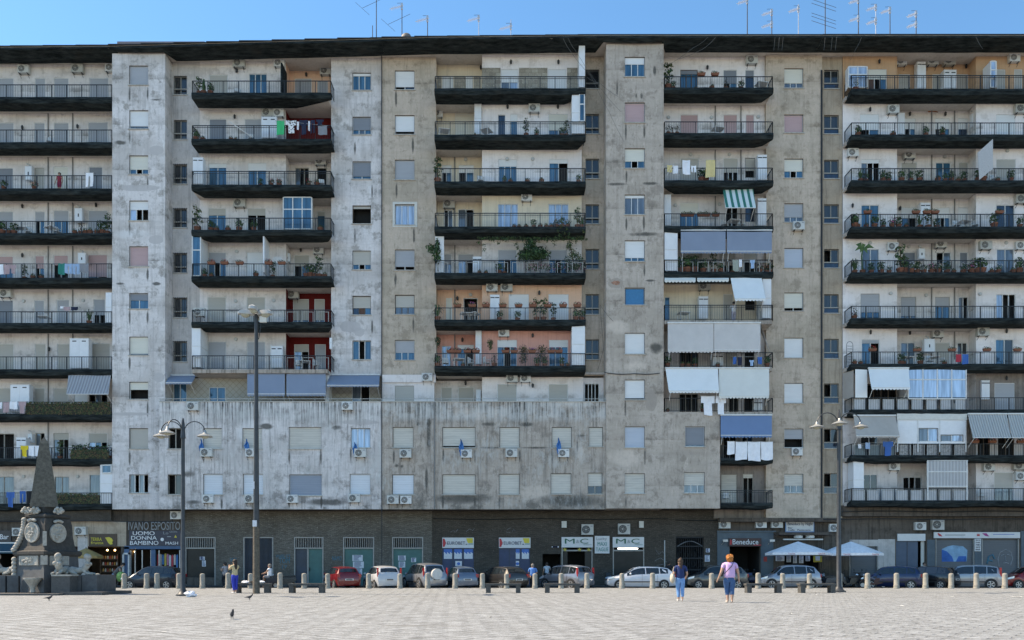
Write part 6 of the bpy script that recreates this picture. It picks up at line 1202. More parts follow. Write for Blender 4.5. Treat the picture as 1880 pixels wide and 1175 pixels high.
# wall lamps (fixed fittings of their buildings)
LB = M('lantern_black', (.02, .02, .02), .5); LGW = M('lamp_glass_white', (.5, .5, .48), .3)
def wlamp(B, x, y, Y, st):
    X, Z = PX(x, Y), PZ(y, Y); g = MB()
    if st == 'l': g.tube([(X, Y, Z+.1), (X, Y-.12, Z+.14)], .015, LB, 5); g.lathe([(.03, -.14), (.07, -.1), (.085, .08), (.03, .15), (.01, .18)], (X, Y-.14, Z), LB, 8)
    else: g.tube([(X, Y, Z), (X, Y-.06, Z)], .12, PALE, 16); g.tube([(X, Y-.061, Z), (X, Y-.09, Z)], .085, LGW, 16)
    obj('wall_lamp', g, B)
for B, Y, st, s in ((BL, 56.9, 'l', '43,236 144,234 43,380 178,378 43,470 92,642'), (BL, 56.9, 'r', '44,553 153,552 44,875 143,875'), (BL, 56.6, 'l', '436,132 432,216'), (BL, 57.6, 'l', '563,139 553,460'), (BL, 56.6, 'r', '435,462 433,553 503,552 433,623'), (BM, 55.8, 'l', '938,116 1025,116 932,198 1024,198 990,539 978,617 978,709'), (BM, 56.9, 'l', '801,128 883,126 840,549 849,625 855,704'), (BM, 55.8, 'r', '978,292 931,292'), (BM, 56.9, 'r', '864,541 855,293'),
  (BM, 56.05, 'r', '1227,216 1306,216 1392,215 1268,284 1339,284 1240,377 1321,375'), (BM, 56.05, 'l', '1298,126'), (BR, 55.95, 'l', '1613,115 1596,203 1564,379 1597,611 1846,609 1846,695 1878,375'), (BR, 56.85, 'l', '1772,124 1669,211 1734,211 1651,384 1669,612 1784,384'), (BR, 55.95, 'r', '1849,277 1597,446 1847,446 1635,539 1799,540'), (BR, 56.85, 'r', '1734,288 1668,453 1735,453 1700,542')):
    for q in s.split(): x, y = q.split(','); wlamp(B, float(x), float(y), Y, st)
# vertical pipes on the rear walls of the bays
for B, Y, x, y0, y1 in ((BL, 56.9, 89, 205, 935), (BL, 56.9, 134, 205, 660), (BM, 56.05, 1313, 190, 420), (BM, 56.05, 1360, 190, 420), (BR, 56.85, 1710, 197, 660), (BR, 56.85, 1752, 197, 660), (BM, YFC, 1508, 130, 951), (BM, 56.9, 835, 280, 680), (BM, YP, 835-37, 738, 935)):
    g = MB(); g.tube([(PX(x, Y), Y-.05, PZ(y1, Y)), (PX(x, Y), Y-.05, PZ(y0, Y))], .04 if B != BM or x != 1508 else .06, M('pipe_paint', (.20, .195, .185), .7) if x != 1508 else IRON, 6); obj('wall_pipe', g, B)
# antennas and dishes on the roof
ALU = M('antenna_aluminium', (.5, .5, .5), .4, .6); STL = M('mast_steel', (.07, .07, .075), .6, .4)
def antenna(x, ytop, heads, dark, label, Y=58.5):
    X = PX(x, Y); e = empty('roof_antenna', (X, Y, ZROOF+.18), 0, label, 'antenna', 'television antennas on the roof'); g = MB(); zt = PZ(ytop, Y); g.tube([(X, Y, ZROOF+.18), (X, Y, zt)], [.045, .028], STL if dark else ALU, 6)
    g.tube([(X+.02, Y, ZROOF+.9), (X+.45, Y+.2, ZROOF+.18)], .015, STL, 4); obj('mast', g, e)
    for y, st in heads:
        g = MB(); z = PZ(y, Y)
        if st == 'y':      # boom with corner reflector, pointing left-down
            g.tube([(X+.1, Y, z+.1), (X-.85, Y-.3, z-.35)], .02, ALU, 5)
            for i in range(9): q = i/9; p = (X-.1-.7*q, Y-.08-.22*q, z-.35*q-.0); g.tube([(p[0]-.0, p[1]-.09, p[2]+.07), (p[0], p[1]+.09, p[2]-.07)], .012, ALU, 4)
            for s_ in (-1, 1): g.box(X-.08, X+.06, Y-.05, Y+.05, z+.05*s_+.02, z+.22*s_+.05, ALU)
            g.tube([(X-.35, Y, z+.28), (X+.05, Y, z+.3)], .012, STL, 4)
        elif st == 'w':    # wide VHF elements
            g.tube([(X-.9, Y, z), (X+.7, Y, z+.03)], .014, STL, 4)
            for i in range(5): g.tube([(X-.9+i*.38, Y-.4, z-.05+.05*i*0), (X-.9+i*.38, Y+.4, z+.02)], .01, STL, 4)
        elif st == 'h': g.tube([(X-1.1, Y-.3, z+.08), (X+.9, Y+.3, z-.10)], .013, STL, 4)
        else:              # cross boom
            g.tube([(X-1.0, Y, z-.5), (X+.6, Y, z+.25)], .012, STL, 4); g.tube([(X-1.5, Y, z-.1), (X-.5, Y, z-1.0)], .012, STL, 4)
        obj('antenna_head', g, e)
antenna(684, 47, [], True, 'short dark mast stub beside the tall cross-boom antenna'); antenna(691, -25, [(2, 'x')], True, 'tall antenna with long crossed booms rising out of the picture'); antenna(738, 8, [(13, 'y'), (32, 'x')], True, 'antenna with crossed boom beside the roof dish'); antenna(785, 30, [(36, 'y')], True, 'antenna with a dark lower mast right of the roof dish')
antenna(879, 28, [(35, 'y')], False, 'thin white antenna alone, nearer the dish'); antenna(938, 36, [(50, 'y')], False, 'lowest thin white antenna near the roof middle'); antenna(1372, -10, [(3, 'y')], True, 'dark mast at the start of the long antenna row'); antenna(1417, 17, [(24, 'y'), (46, 'y')], True, 'antenna with two stacked white heads, second in the long row')
antenna(1466, 8, [(18, 'y')], False, 'single-headed antenna with small white box, third in the long row'); antenna(1515, -20, [(6, 'h'), (13, 'h'), (31, 'h'), (37, 'h'), (45, 'h')], True, 'antenna with many wide horizontal rods'); antenna(1576, -10, [(2, 'y'), (35, 'y')], True, 'tall white two-headed antenna right of the wide-rod one'); antenna(1608, 8, [(15, 'y'), (40, 'y')], False, 'pale two-headed antenna between two taller masts')
antenna(1634, 14, [(20, 'y')], True, 'single-headed antenna third from the end of the row'); antenna(1682, 23, [(27, 'y'), (46, 'y')], True, 'last antenna of the row, two small heads')
for x, y, r, l in ((746, 69, 8, 'dark satellite dish on the roof edge'),):
    Y = 56.5; X, Z = PX(x, Y), PZ(y, Y); e = empty('satellite_dish', (X, Y, ZROOF+.18), 0, l, 'satellite dish'); g = MB(); g.lathe([(.02, -.1), (.2, -.06), (.32, .03), (.34, .05)], (0, 0, 0), M('dish_grey', (.12, .11, .10), .6), 20); g.v = [(X+v[0], Y+v[2]-.1, Z+v[1]*.9) for v in g.v]; obj('dish', g, e, True)
    g = MB(); g.tube([(X, Y, ZROOF+.18), (X, Y, Z)], .03, STL, 6); g.tube([(X, Y-.1, Z-.2), (X, Y-.5, Z)], .012, STL, 4); obj('dish_mount', g, e)
# cables sagging down the facade
def cable(pts, label, r=.009, m=None):
    g = MB(); P = []
    for (x0, y0, Y0), (x1, y1, Y1) in zip(pts, pts[1:]):
        for i in range(8): q = i/8; P.append((PX(x0+(x1-x0)*q, Y0+(Y1-Y0)*q), Y0+(Y1-Y0)*q, PZ(y0+(y1-y0)*q+2*math.sin(q*math.pi), Y0+(Y1-Y0)*q)))
    g.tube(P, r, m or M('grey_cable', (.12, .12, .115), .7), 4); tag(obj('antenna_cable', g), label, 'cable', 'cables hanging on the facade')
cable([(1034, 70, 53.9), (1048, 95, 53.9), (1085, 140, 54.6), (1118, 205, 54.3), (1150, 268, 54.3)], 'pale cable looping from the roof across the grey tower edge')
cable([(1043, 70, 53.9), (1056, 92, 54.1), (1105, 165, 54.2), (1145, 210, 54.3)], 'pale cable beside the looping one near the grey tower'); cable([(1078, 142, 54.3), (1100, 152, 54.3), (1140, 180, 54.3)], 'short cable from the white end panel to the grey tower')
cable([(1300, 68, 53.9), (1272, 88, 53.9), (1225, 120, 54.2)], 'cable slanting from the roof edge towards the air conditioner bay, upper'); cable([(1314, 68, 53.9), (1290, 90, 53.9), (1240, 110, 54.2)], 'cable slanting from the roof edge towards the air conditioner bay, lower')
for x, l in ((1423, 'first'), (1431, 'second'), (1438, 'third'), (1515, 'fourth'), (1528, 'fifth'), (1536, 'sixth')): cable([(x, 68, 53.9), (x-3, 95, 53.9)], l+' of the vertical cables over the dark eaves netting, counted from the left')
cable([(1582, 68, 53.9), (1570, 92, 53.9), (1560, 112, 54.3)], 'oblique pale cable over the eaves beside the apricot wall'); cable([(1792, 68, 53.9), (1806, 92, 53.9)], 'cable over the eaves netting near the far right end')
cable([(1126, 590, 54.3), (1102, 560, 54.3), (1108, 640, 54.3), (1096, 684, 54.3)], 'dark cable beside the grey tower edge, lower floors', .012, IRON); cable([(1110, 684, 54.35), (1165, 686, 54.35), (1218, 684, 54.35)], 'dark horizontal cable across the grey tower', .03, IRON)
# balcony furniture
def chair():
    e = empty('garden_chair', (0, 0, 0), 0, 'x', 'chair', 'chairs on the balconies'); m = FRW; g = MB(); g.box(-.22, .22, -.22, .22, .42, .45, m); obj('seat', g, e, world=False)
    g = MB(); g.prism([(-.22, .46), (.22, .46), (.2, .88), (-.2, .88)], .2, .23, m); obj('backrest', g, e, world=False)
    for x in (-.2, .2):
        for y in (-.2, .2): g = MB(); g.tube([(x*1.1, y*1.1, 0), (x, y, .42)], .018, m, 5); obj('leg', g, e, world=False)
        g = MB(); g.tube([(x, -.2, .45), (x, -.2, .65), (x, .2, .67)], .016, m, 5); obj('armrest', g, e, world=False)
    return Proto(e)
def table():
    e = empty('garden_table', (0, 0, 0), 0, 'x', 'table', 'tables on the balconies'); g = MB(); g.box(-.4, .4, -.35, .35, .68, .72, FRW); obj('tabletop', g, e, world=False)
    for x in (-.33, .33):
        for y in (-.28, .28): g = MB(); g.tube([(x, y, 0), (x, y, .68)], .02, FRW, 5); obj('leg', g, e, world=False)
    return Proto(e)
CH, TB = chair(), table(); cn = {}
for key, k, x, t_ in (('A', 3, 40, 't'), ('A', 3, 52, 'c'), ('A', 3, 95, 't'), ('A', 3, 105, 'c'), ('B', 0, 436, 'c'), ('B', 2, 590, 'c'), ('B', 1, 462, 'c'), ('B', 6, 560, 't'), ('B', 6, 548, 'c'), ('B', 6, 582, 'c'), ('D', 1, 815, 't'), ('D', 1, 893, 't'), ('D', 2, 882, 'c'), ('D', 5, 855, 't'), ('D', 5, 870, 't'), ('D', 6, 818, 'c'), ('D', 6, 842, 't'), ('D', 6, 866, 'c'), ('D', 6, 894, 'c'),
    ('F', 0, 1398, 't'), ('F', 3, 1347, 't'), ('F', 3, 1330, 'c'), ('F', 3, 1362, 'c'), ('F', 5, 1255, 't'), ('G', 3, 1770, 't'), ('G', 3, 1757, 'c'), ('G', 3, 1790, 'c'), ('G', 6, 1665, 't'), ('G', 6, 1716, 't'), ('G', 6, 1708, 'c'), ('G', 6, 1728, 'c'), ('G', 2, 1825, 'c'), ('A', 5, 80, 't'), ('G', 9, 1805, 'c'), ('A', 9, 72, 't'), ('F', 9, 1335, 'c'), ('A', 1, 92, 'c'), ('F', 1, 1318, 't')):
    n_ = cn.get((key, k, t_), 0); cn[key, k, t_] = n_+1; Y = BAYS[key]['YF']+.65
    (TB if t_ == 't' else CH).place((PX(x, Y), Y, BAYS[key]['fz'][k]+.003), .2+n_*.9, .95, ('small table' if t_ == 't' else 'white garden chair')+' on the '+where(key, k)+(', '+['first', 'second', 'third'][n_]+' from left' if n_ or (key, k, t_) in (('A', 3, 't'), ('A', 3, 'c'), ('B', 6, 'c'), ('D', 1, 't'), ('D', 5, 't'), ('D', 6, 'c'), ('F', 3, 'c'), ('G', 3, 'c'), ('G', 6, 't'), ('G', 6, 'c')) else ''))
# checked lattice, arch trellis, divider nets, drying rack, bicycle-like toy etc.
d = BAYS['B']; Y = 55.5; g = MB(); cz = d['fz'][4]
for i in range(14):
    for j in range(12):
        x = PX(497+i*1.9, Y); z = cz+.05+j*.125
        if (i+j) % 2 == 0 and abs(i-6.5) < 3+3.5*abs(math.sin(j*.5+.5)): g.box(x, x+.068, Y, Y+.015, z, z+.125, FRW)
tag(obj('lattice_screen', g), 'white chequered lattice on the fifth-highest balcony of the red-alcove bay', 'lattice')
d = BAYS['G']; Y = 55.0; X = PX(1560, Y); z = d['fz'][6]; g = MB(); g.tube([(X-.22, Y, z)]+[(X+.22*math.cos(math.pi*(1-i/8)), Y, z+1.35+.3*math.sin(math.pi*i/8)) for i in range(9)]+[(X+.22, Y, z)], .015, IRON, 5)
for i in range(7): g.tube([(X-.22, Y, z+.2+i*.18), (X+.22, Y, z+.3+i*.18)], .008, IRON, 4); g.tube([(X+.22, Y, z+.2+i*.18), (X-.22, Y, z+.3+i*.18)], .008, IRON, 4)
tag(obj('arch_trellis', g), 'black arched trellis at the end of the seventh-highest far-right balcony', 'trellis')
for x, y0, y1, Y, l, m in ((516.5, 115, 168, 55.3, 'dark vertical netting dividing the top red-alcove bay balcony', NET), (484, 428, 500, 55.2, 'white partition panel dividing the fifth-highest red-alcove bay balcony', WHP)):
    g = MB(); g.box(PX(x, Y)-.05, PX(x, Y)+.05, Y, Y+1.2, PZ(y1, Y), PZ(y0, Y), m); tag(obj('balcony_divider', g), l, 'divider')
g = MB(); g.add([(PX(1798, 54.7), 54.7, PZ(330, 54.7)), (PX(1823, 54.7), 54.7, PZ(310, 54.7)), (PX(1823, 54.7), 54.7, PZ(255, 54.7)), (PX(1795, 54.7), 54.7, PZ(280, 54.7))], [(0, 1, 2, 3)], M('pale_mesh_sheet', (.42, .42, .42), .9, 0, .5, 30)); g.v += [(x, y+.03, z) for x, y, z in g.v[:4]]; g.f.append((7, 6, 5, 4)); g.m.append(0); tag(obj('mesh_sheet', g), 'pale torn mesh sheet hanging between two far-right balconies', 'sheet')
for x0, y0, x1, y1, Y, l in ((420, 222, 462, 250, 54.95, 'white folding drying rack on the second-highest red-alcove bay balcony'), (1238, 300, 1225, 320, 54.2, 'thin white rack beside the pale yellow cloth'), (497, 632, 495, 672, 55.4, 'white folded ladder beside the low white cabinet')):
    g = MB(); n_ = 6
    for s_ in (0, .12): g.tube([(PX(x0, Y), Y+s_, PZ(y0, Y)), (PX(x1, Y), Y+s_+.1, PZ(y1, Y))], .015, FRW, 5)
    for i in range(n_): q = (i+.5)/n_; a = (PX(x0+(x1-x0)*q, Y), Y+.1*q, PZ(y0+(y1-y0)*q, Y)); g.tube([a, (a[0], a[1]+.14, a[2])], .01, FRW, 4)
    tag(obj('folding_rack', g), l, 'rack')
RUST = M('rust_stain', (.30, .10, .03), .9, 0, .5, 5); g = MB(); blob(g, 1711, 203, 11, 3.5, 56.85, RUST, 5, jag=.5); obj('rust_stain', g, BR)
# ------------------------------------------------------------------ bollards and benches
def at(x, y): Y = 1.25*F/(y-1042); return PX(x, Y), Y
STO = M('bollard_stone', (.27, .255, .22), .85, 0, .18, 9); LAVA = M('lava_stone', (.075, .074, .072), .85, 0, .25, 10); LAVA2 = M('bench_stone_grey', (.07, .068, .064), .85, 0, .25, 10)
e = empty('stone_bollard', (0, 0, 0), 0, 'x', 'bollard', 'stone bollards along the kerb of the square'); g = MB()
g.lathe([(.17, 0), (.175, .02), (.165, .12), (.158, .13), (.158, .2), (.15, .21), (.146, .78), (.145, .84), (.125, .89), (.08, .915), (.02, .925)], (0, 0, 0), STO, 18); obj('shaft', g, e, True, False)
g = MB(); g.lathe([(.162, .135), (.168, .14), (.168, .19), (.162, .195)], (0, 0, 0), STO, 18); obj('base_ring', g, e, True, False); BO = Proto(e)
BX = [(182, 'beside the fountain basin'), (231, 'in front of the clothes shop, nearest the fountain'), (272, 'before the dark blue estate car, first of a close pair'), (291, 'before the dark blue estate car, second of a close pair'), (331, 'half behind the first three-armed lamp'), (374, 'alone before the glass bay with papers'), (421, 'just beside the woman in blue trousers'),
  (462, 'behind the tall mast'), (516, 'right of the parked scooters by the tall mast'), (560, 'behind the first empty bench'), (603, 'at the red hatchback'), (678, 'at the front of the white hatchback with rear lights'), (735, 'between white hatchback and silver off-roader'), (786, 'before the spare wheel of the silver off-roader'), (836, 'before the pale blue small car'),
  (886, 'between pale blue and grey-brown cars, at a bench end'), (930, 'before the rear of the grey-brown hatchback'), (982, 'before the man in the blue shirt'), (1030, 'before the silver boxy car, behind a bench'), (1077, 'at the tail of the silver boxy car'), (1141, 'before the front wheel of the white three-door car'), (1197, 'before the door of the white three-door car'),
  (1305, 'between the two walking women'), (1390, 'behind the bench near the woman in pink'), (1435, 'before the bonnet of the silver crossover'), (1484, 'before the rear door of the silver crossover'), (1539, 'behind the second three-armed lamp'), (1590, 'before the scooters under the second white parasol'), (1643, 'before the dark blue hatchback'), (1696, 'between dark blue and black hatchbacks'), (1743, 'at the front of the silver boxy car with dark tailgate'), (1789, 'before the rear door of the silver boxy car with dark tailgate'), (1841, 'last, beside the dark red car')]
for x, l in BX: X, Y = at(x, 1080.4); BO.place((X, Y-.2, 0), random.random()*6, 1.0+.03*random.uniform(-1, 1), 'stone bollard '+l)
e = empty('stone_bench', (0, 0, 0), 0, 'x', 'bench', 'stone benches on the square'); g = MB(); g.box(-.89, .89, -.25, .25, .37, .47, LAVA2); obj('seat', g, e, world=False)
for s_ in (-1, 1): g = MB(); g.box(s_*.62, s_*.85, -.23, .23, 0, .369, LAVA2); obj('leg', g, e, world=False)
BE = Proto(e)
for x, l in ((464, 'behind the tall mast, with rubbish lying on it'), (564, 'before the door bay, first complete one beside the mast'), (924, 'before the grey-brown hatchback'), (1032, 'before the silver boxy car and the clothing shop'), (1401, 'next to the woman in pink'), (1499, 'nearest the second three-armed lamp')):
    X, Y = at(x, 1088.5); BE.place((X, Y, 0), 0, 1, 'dark stone bench '+l)
X, Y = at(464, 1088.5)
for k, (dx, c, l) in enumerate(((-.35, CL['w'], 'crumpled white paper on the bench behind the mast'), (.05, CL['k'], 'dark crumpled bag on the bench behind the mast'), (.4, CL['w'], 'white plastic bag on the bench behind the mast'))):
    g = MB(); g.ball((X+dx, Y, .53), (.22, .15, .06), c, 7); rnd = random.Random(k); g.v = [(v[0]+rnd.uniform(-.03, .03), v[1]+rnd.uniform(-.03, .03), max(.472, v[2]+rnd.uniform(-.02, .03))) for v in g.v]; tag(obj('litter', g), l, 'litter', 'litter on the bench')
# ------------------------------------------------------------------ lamps
MST = M('lamp_post_paint', (.035, .04, .045), .5, .2, .3, 4); MSTR = M('rusty_mast_base', (.10, .085, .065), .9, 0, .45, 9); HEAD = M('lamp_head_cast', (.42, .42, .40), .55, .1, .12, 5); LENS = M('lamp_lens_dusty', (.32, .31, .24), .25)
X, Y = at(470.5, 1090); e = empty('floodlight_mast', (X, Y, 0), 0, 'tall dark steel mast with four lamp heads and rusty poster-worn base', 'street lamp')
zt = PZ(577, Y)
g = MB(); g.tube([(X, Y, 3.2), (X, Y, 5.5), (X, Y, 9), (X, Y, zt)], [.14, .125, .10, .085], MST, 12); obj('pole', g, e, True)
g = MB(); g.tube([(X, Y, 0), (X, Y, .03), (X, Y, 3.2)], [.175, .165, .15], MSTR, 12); obj('base_sleeve', g, e, True)
g = MB(); g.box(X-.12, X+.08, Y-.19, Y-.17, 3.2, 3.5, POST); obj('sticker', g, e); g = MB(); g.box(X-.1, X-.04, Y-.165, Y-.145, 5.0, 5.35, POST); obj('sticker', g, e)
def lhead(cx, cy, cz, dx, dy, name='lamp_head'):
    g = MB(); d_ = Vector((dx, dy, 0)).normalized(); sd_ = Vector((-d_.y, d_.x, 0)); L, Wd = .78, .34
    prof = [(0, .16, .05), (.1, .8, .2), (.45, 1, .24), (.8, 1, .22), (.97, .8, .15), (1, .5, .06)]
    vs = []; 
    for u, w, h in prof:
        c = Vector((cx, cy, cz))+d_*(L*u+.05)
        vs += [c-sd_*Wd/2*w, c-sd_*Wd/2*w*.9+Vector((0, 0, h*.8)), c+Vector((0, 0, h)), c+sd_*Wd/2*w*.9+Vector((0, 0, h*.8)), c+sd_*Wd/2*w]
    n_ = 5; fs = [(i*n_+j, i*n_+(j+1) % n_, (i+1)*n_+(j+1) % n_, (i+1)*n_+j) for i in range(5) for j in range(5)]+[(4, 3, 2, 1, 0), (25, 26, 27, 28, 29)]
    g.add(vs, fs, HEAD); h = obj(name, g, e, True)
    g = MB(); c = Vector((cx, cy, cz))+d_*(L*.62); g.ball((c.x, c.y, c.z), (.22 if abs(dx) > .5 else .16, .16, .15), LENS, 8); obj('lens', g, h, True)
for dx, dy, z in ((-1, -.25, zt-.05), (1, -.25, zt-.05), (.03, -1, zt+.03), (0, 1, zt)): lhead(X, Y, z, dx, dy)
g = MB(); g.box(X+.2, X+.52, Y-.16, Y-.06, zt-.42, zt-.14, CREAMP); obj('junction_box', g, e)
g = MB(); g.tube([(X+.1, Y, zt-.1), (X+.22, Y, zt-.5), (X+.18, Y-.05, zt-.9), (X+.11, Y, zt-1.2)], .02, IRON, 5); obj('loose_cable', g, e)
def trilamp(x, ybase, ytop, label, sc):
    X, Y = at(x, ybase); e = empty('street_lamp', (X, Y, 0), 0, label, 'street lamp', 'three-armed bell lamps'); H = PZ(ytop, Y); r = .085*sc
    g = MB(); g.lathe([(.30*sc, 0), (.30*sc, .06), (.22*sc, .10), (.16*sc, .22), (r*1.3, .3), (r*1.15, H*.35), (r, H*.36), (r*.9, H-.9*sc), (r*1.3, H-.88*sc), (r*.8, H-.2*sc), (.03, H)], (X, Y, 0), MST, 12); obj('pole', g, e, True)
    for a, rr, dz in ((math.pi, 1.0, 0), (0, 1.0, 0), (-math.pi/2-.35, .95, .0)):
        dx, dy = math.cos(a), math.sin(a); R_ = .46*sc*rr; z0 = H-.62*sc; P = [(X+dx*.04, Y+dy*.04, z0-.05)]+[(X+dx*(R_-R_*math.cos(t_))+dx*.05, Y+dy*(R_-R_*math.cos(t_))+dy*.05, z0+.48*sc*math.sin(t_)) for t_ in [math.pi*i/10 for i in range(11)]]
        g = MB(); g.tube(P, .022*sc, MST, 6); arm = obj('lamp_arm', g, e, True); ex, ey = P[-1][0], P[-1][1]
        g = MB(); g.lathe([(.03, .12), (.05, .1), (.07, .0), (.14, -.06), (.26, -.11), (.335, -.16), (.335, -.175), (.05, -.17)], (ex, ey, z0-.02), M('bell_shade_enamel', (.36, .36, .34), .35, .3, .1, 5), 20, sc, sc); g.v = [(ex+(v[0]-ex), ey+(v[1]-ey), v[2]) for v in g.v]; obj('lamp_shade', g, arm, True)
        g = MB(); g.ball((ex, ey, z0-.2), (.16*sc, .16*sc, .08*sc), LENS, 8); obj('lens', g, arm, True)
    return e
trilamp(336, 1094, 768, 'dark three-armed lamp with bell shades and white bag at its foot', 1.0)
trilamp(1540, 1087, 752, 'dark three-armed lamp with bell shades beside the last bench', 1.16)
# ------------------------------------------------------------------ cars
TYRE = M('tyre_rubber', (.018, .018, .018), .9); RIM = M('alloy_rim', (.38, .38, .38), .35, .6); CGL = glassy('car_window_glass', (.012, .018, .022), .0, .04); BLKP = M('black_plastic_trim', (.02, .02, .02), .6)
RLT = M('tail_light_red', (.30, .008, .012), .25); HLT = M('headlight_clear', (.55, .57, .6), .15, .3); PLT = M('number_plate', (.60, .60, .58), .5); GND = -.1
def paint(n, c, metal=.3):
    m = M('car_paint_'+n, c, .28, metal, .04, 2); b = m.node_tree.nodes['Principled BSDF']; b.inputs['Coat Weight'].default_value = .6; b.inputs['Coat Roughness'].default_value = .05; return m
def car(label, x, Y, heading, L, Wd, H, pm, rear='hatch', face='rear', boxy=0.0, spare=False, cat='car', rimsty=5):
    """heading: yaw of the car's nose, degrees from +X; origin at the car's centre on the road"""
    e = empty('parked_car', (PX(x, Y), Y, GND), R(heading), label, cat, 'cars parked along the street'); w = Wd/2
    # stations: (x from nose 0..1, z low, z belt, z top, half-width belt, half-width top)
    bx = boxy
    S = [(0.0, .34, .56, .60, .55, .45), (.02, .24, .62, .68, .78, .62), (.08, .20, .66+.04*bx, .76+.05*bx, .92, .76), (.17, .18, .72+.06*bx, .86+.06*bx, .98, .80), (.255-.05*bx, .18, .80+.05*bx, .955+.05*bx, 1.0, .82),
         (.40-.10*bx, .18, .885+.03*bx, .93*H, 1.0, .70), (.47-.08*bx, .18, .90+.03*bx, .985*H, 1.0, .70), (.60, .18, .92, H, 1.0, .71), (.76, .18, .94, .985*H, .99, .70), (.88+.03*bx, .19, .96, .93*H, .97, .68), (.965+.01*bx, .22, .97, 1.02, .94, .80), (.988, .24, .80, .86, .90, .82), (1.0, .32, .60, .66, .80, .70)]
    def ring(s):
        u, zl, zb, zt_, wb, wt = s; X_ = L/2-u*L
        return [(X_, -w*wb*.86, zl), (X_, -w*wb, (zl+zb)/2-.04), (X_, -w*wb*.985, zb), (X_, -w*wt, zt_-.035*(1 if u > .3 else .3)), (X_, -w*wt*.6, zt_), (X_, 0, zt_+.015), (X_, w*wt*.6, zt_), (X_, w*wt, zt_-.035*(1 if u > .3 else .3)), (X_, w*wb*.985, zb), (X_, w*wb, (zl+zb)/2-.04), (X_, w*wb*.86, zl)]
    rings = [ring(s) for s in S]; n_ = 11; body = MB(); glass = MB()
    def P(i, j): return rings[i][j]
    def inset(q, k, out):      # quad shrunk towards its centre and lifted a little: window pane over the body
        c = sum((Vector(p) for p in q), Vector())/4; nrm = (Vector(q[1])-Vector(q[0])).cross(Vector(q[3])-Vector(q[0])).normalized()
        if nrm.dot(c-Vector((c.x, 0, .5))) < 0 and abs(c.y) > .2: nrm = -nrm
        return [Vector(p)+(c-Vector(p))*k+nrm*out for p in q]
    vs = [p for r in rings for p in r]; fs = [(i*n_+j, i*n_+(j+1) % n_, (i+1)*n_+(j+1) % n_, (i+1)*n_+j) for i in range(len(S)-1) for j in range(n_)]+[tuple(range(n_-1, -1, -1)), tuple((len(S)-1)*n_+j for j in range(n_))]
    body.add(vs, fs, pm)
    b = obj('body', body, e, True, False)
    # side windows: lofted strips between belt and roof, split by pillars
    for sgn, (jb, jt) in ((-1, (2, 3)), (1, (8, 7))):
        def sp_(u, v):       # point on the side glass surface at station coordinate u
            for i in range(len(S)-1):
                if S[i][0] <= u <= S[i+1][0]:
                    t_ = (u-S[i][0])/(S[i+1][0]-S[i][0]); a = Vector(P(i, jb)).lerp(Vector(P(i+1, jb)), t_); c = Vector(P(i, jt)).lerp(Vector(P(i+1, jt)), t_); return a.lerp(c, v)+Vector((0, sgn*.012, 0))
        u0, u1 = S[4][0]+.03, S[9][0]+.0
        ws = [(u0, .545), (.56, .745), (.76, u1-.005)] if L > 3.4 else [(u0, .57), (.585, u1-.01)]
        for a, c in ws:
            g = MB(); k = 5; pts = []
            for q in range(k+1): u = a+(c-a)*q/k; pts.append((sp_(u, .07), sp_(u, .90)))
            # slanted front edge of the first pane follows the windscreen
            vs = [p for pr in pts for p in pr]; g.add(vs, [(2*q, 2*q+2, 2*q+3, 2*q+1) for q in range(k)], CGL); obj('side_window', g, e, True, False)
    def across(i0, i1, v0, v1, wk, name):
        a0, a1 = P(i0, 3), P(i1, 3); b0, b1 = P(i0, 7), P(i1, 7); lf = Vector(a0).lerp(Vector(a1), v0); lf2 = Vector(a0).lerp(Vector(a1), v1); rt = Vector(b0).lerp(Vector(b1), v0); rt2 = Vector(b0).lerp(Vector(b1), v1)
        up = (Vector(a1)-Vector(a0)).cross(Vector((0, 1, 0))).normalized(); up = up if up.z > 0 else -up
        g = MB(); pts = []
        for q in range(5):
            t_ = q/4; m1 = lf.lerp(rt, .5+(t_-.5)*wk); m2 = lf2.lerp(rt2, .5+(t_-.5)*wk); cr = .05*(1-(2*t_-1)**2)+.02; pts += [m1+up*cr, m2+up*cr]
        g.add(pts, [(2*q, 2*q+1, 2*q+3, 2*q+2) for q in range(4)], CGL); obj(name, g, e, True, False)
    across(4, 5, .06, .93, .92, 'windscreen'); across(9, 10, .12, .80, .86, 'rear_window')
    # wheels
    rw = .30*(.95+.1*(H > 1.5))+(.04 if spare else 0)
    for sx_ in (.325, -.315):
        for sy_ in (-1, 1):
            cx, cy = L*sx_, sy_*(w-.085); g = MB(); g.tube([(cx, cy-sy_*.02, rw+.01), (cx, sy_*(w+.006), rw+.01)], rw*1.13, BLKP, 20); obj('wheel_arch', g, e, False, False)
            g = MB(); g.tube([(cx, cy-sy_*.1, rw), (cx, cy+sy_*.075, rw), (cx, cy+sy_*.098, rw)], [rw, rw, rw*.93], TYRE, 22); wh = obj('wheel', g, e, True, False)
            g = MB(); yy = cy+sy_*.1; g.tube([(cx, yy-sy_*.001, rw), (cx, yy+sy_*.004, rw)], rw*.66, BLKP, 20)
            for i in range(rimsty): a = 6.283*i/rimsty; g.prism([(cx+rw*.08*math.cos(a+1.57), rw+rw*.08*math.sin(a+1.57)), (cx-rw*.08*math.cos(a+1.57), rw-rw*.08*math.sin(a+1.57)), (cx+rw*.62*math.cos(a)-rw*.1*math.cos(a+1.57), rw+rw*.62*math.sin(a)-rw*.1*math.sin(a+1.57)), (cx+rw*.62*math.cos(a)+rw*.1*math.cos(a+1.57), rw+rw*.62*math.sin(a)+rw*.1*math.sin(a+1.57))], yy+sy_*.006-.004, yy+sy_*.006+.004, RIM)
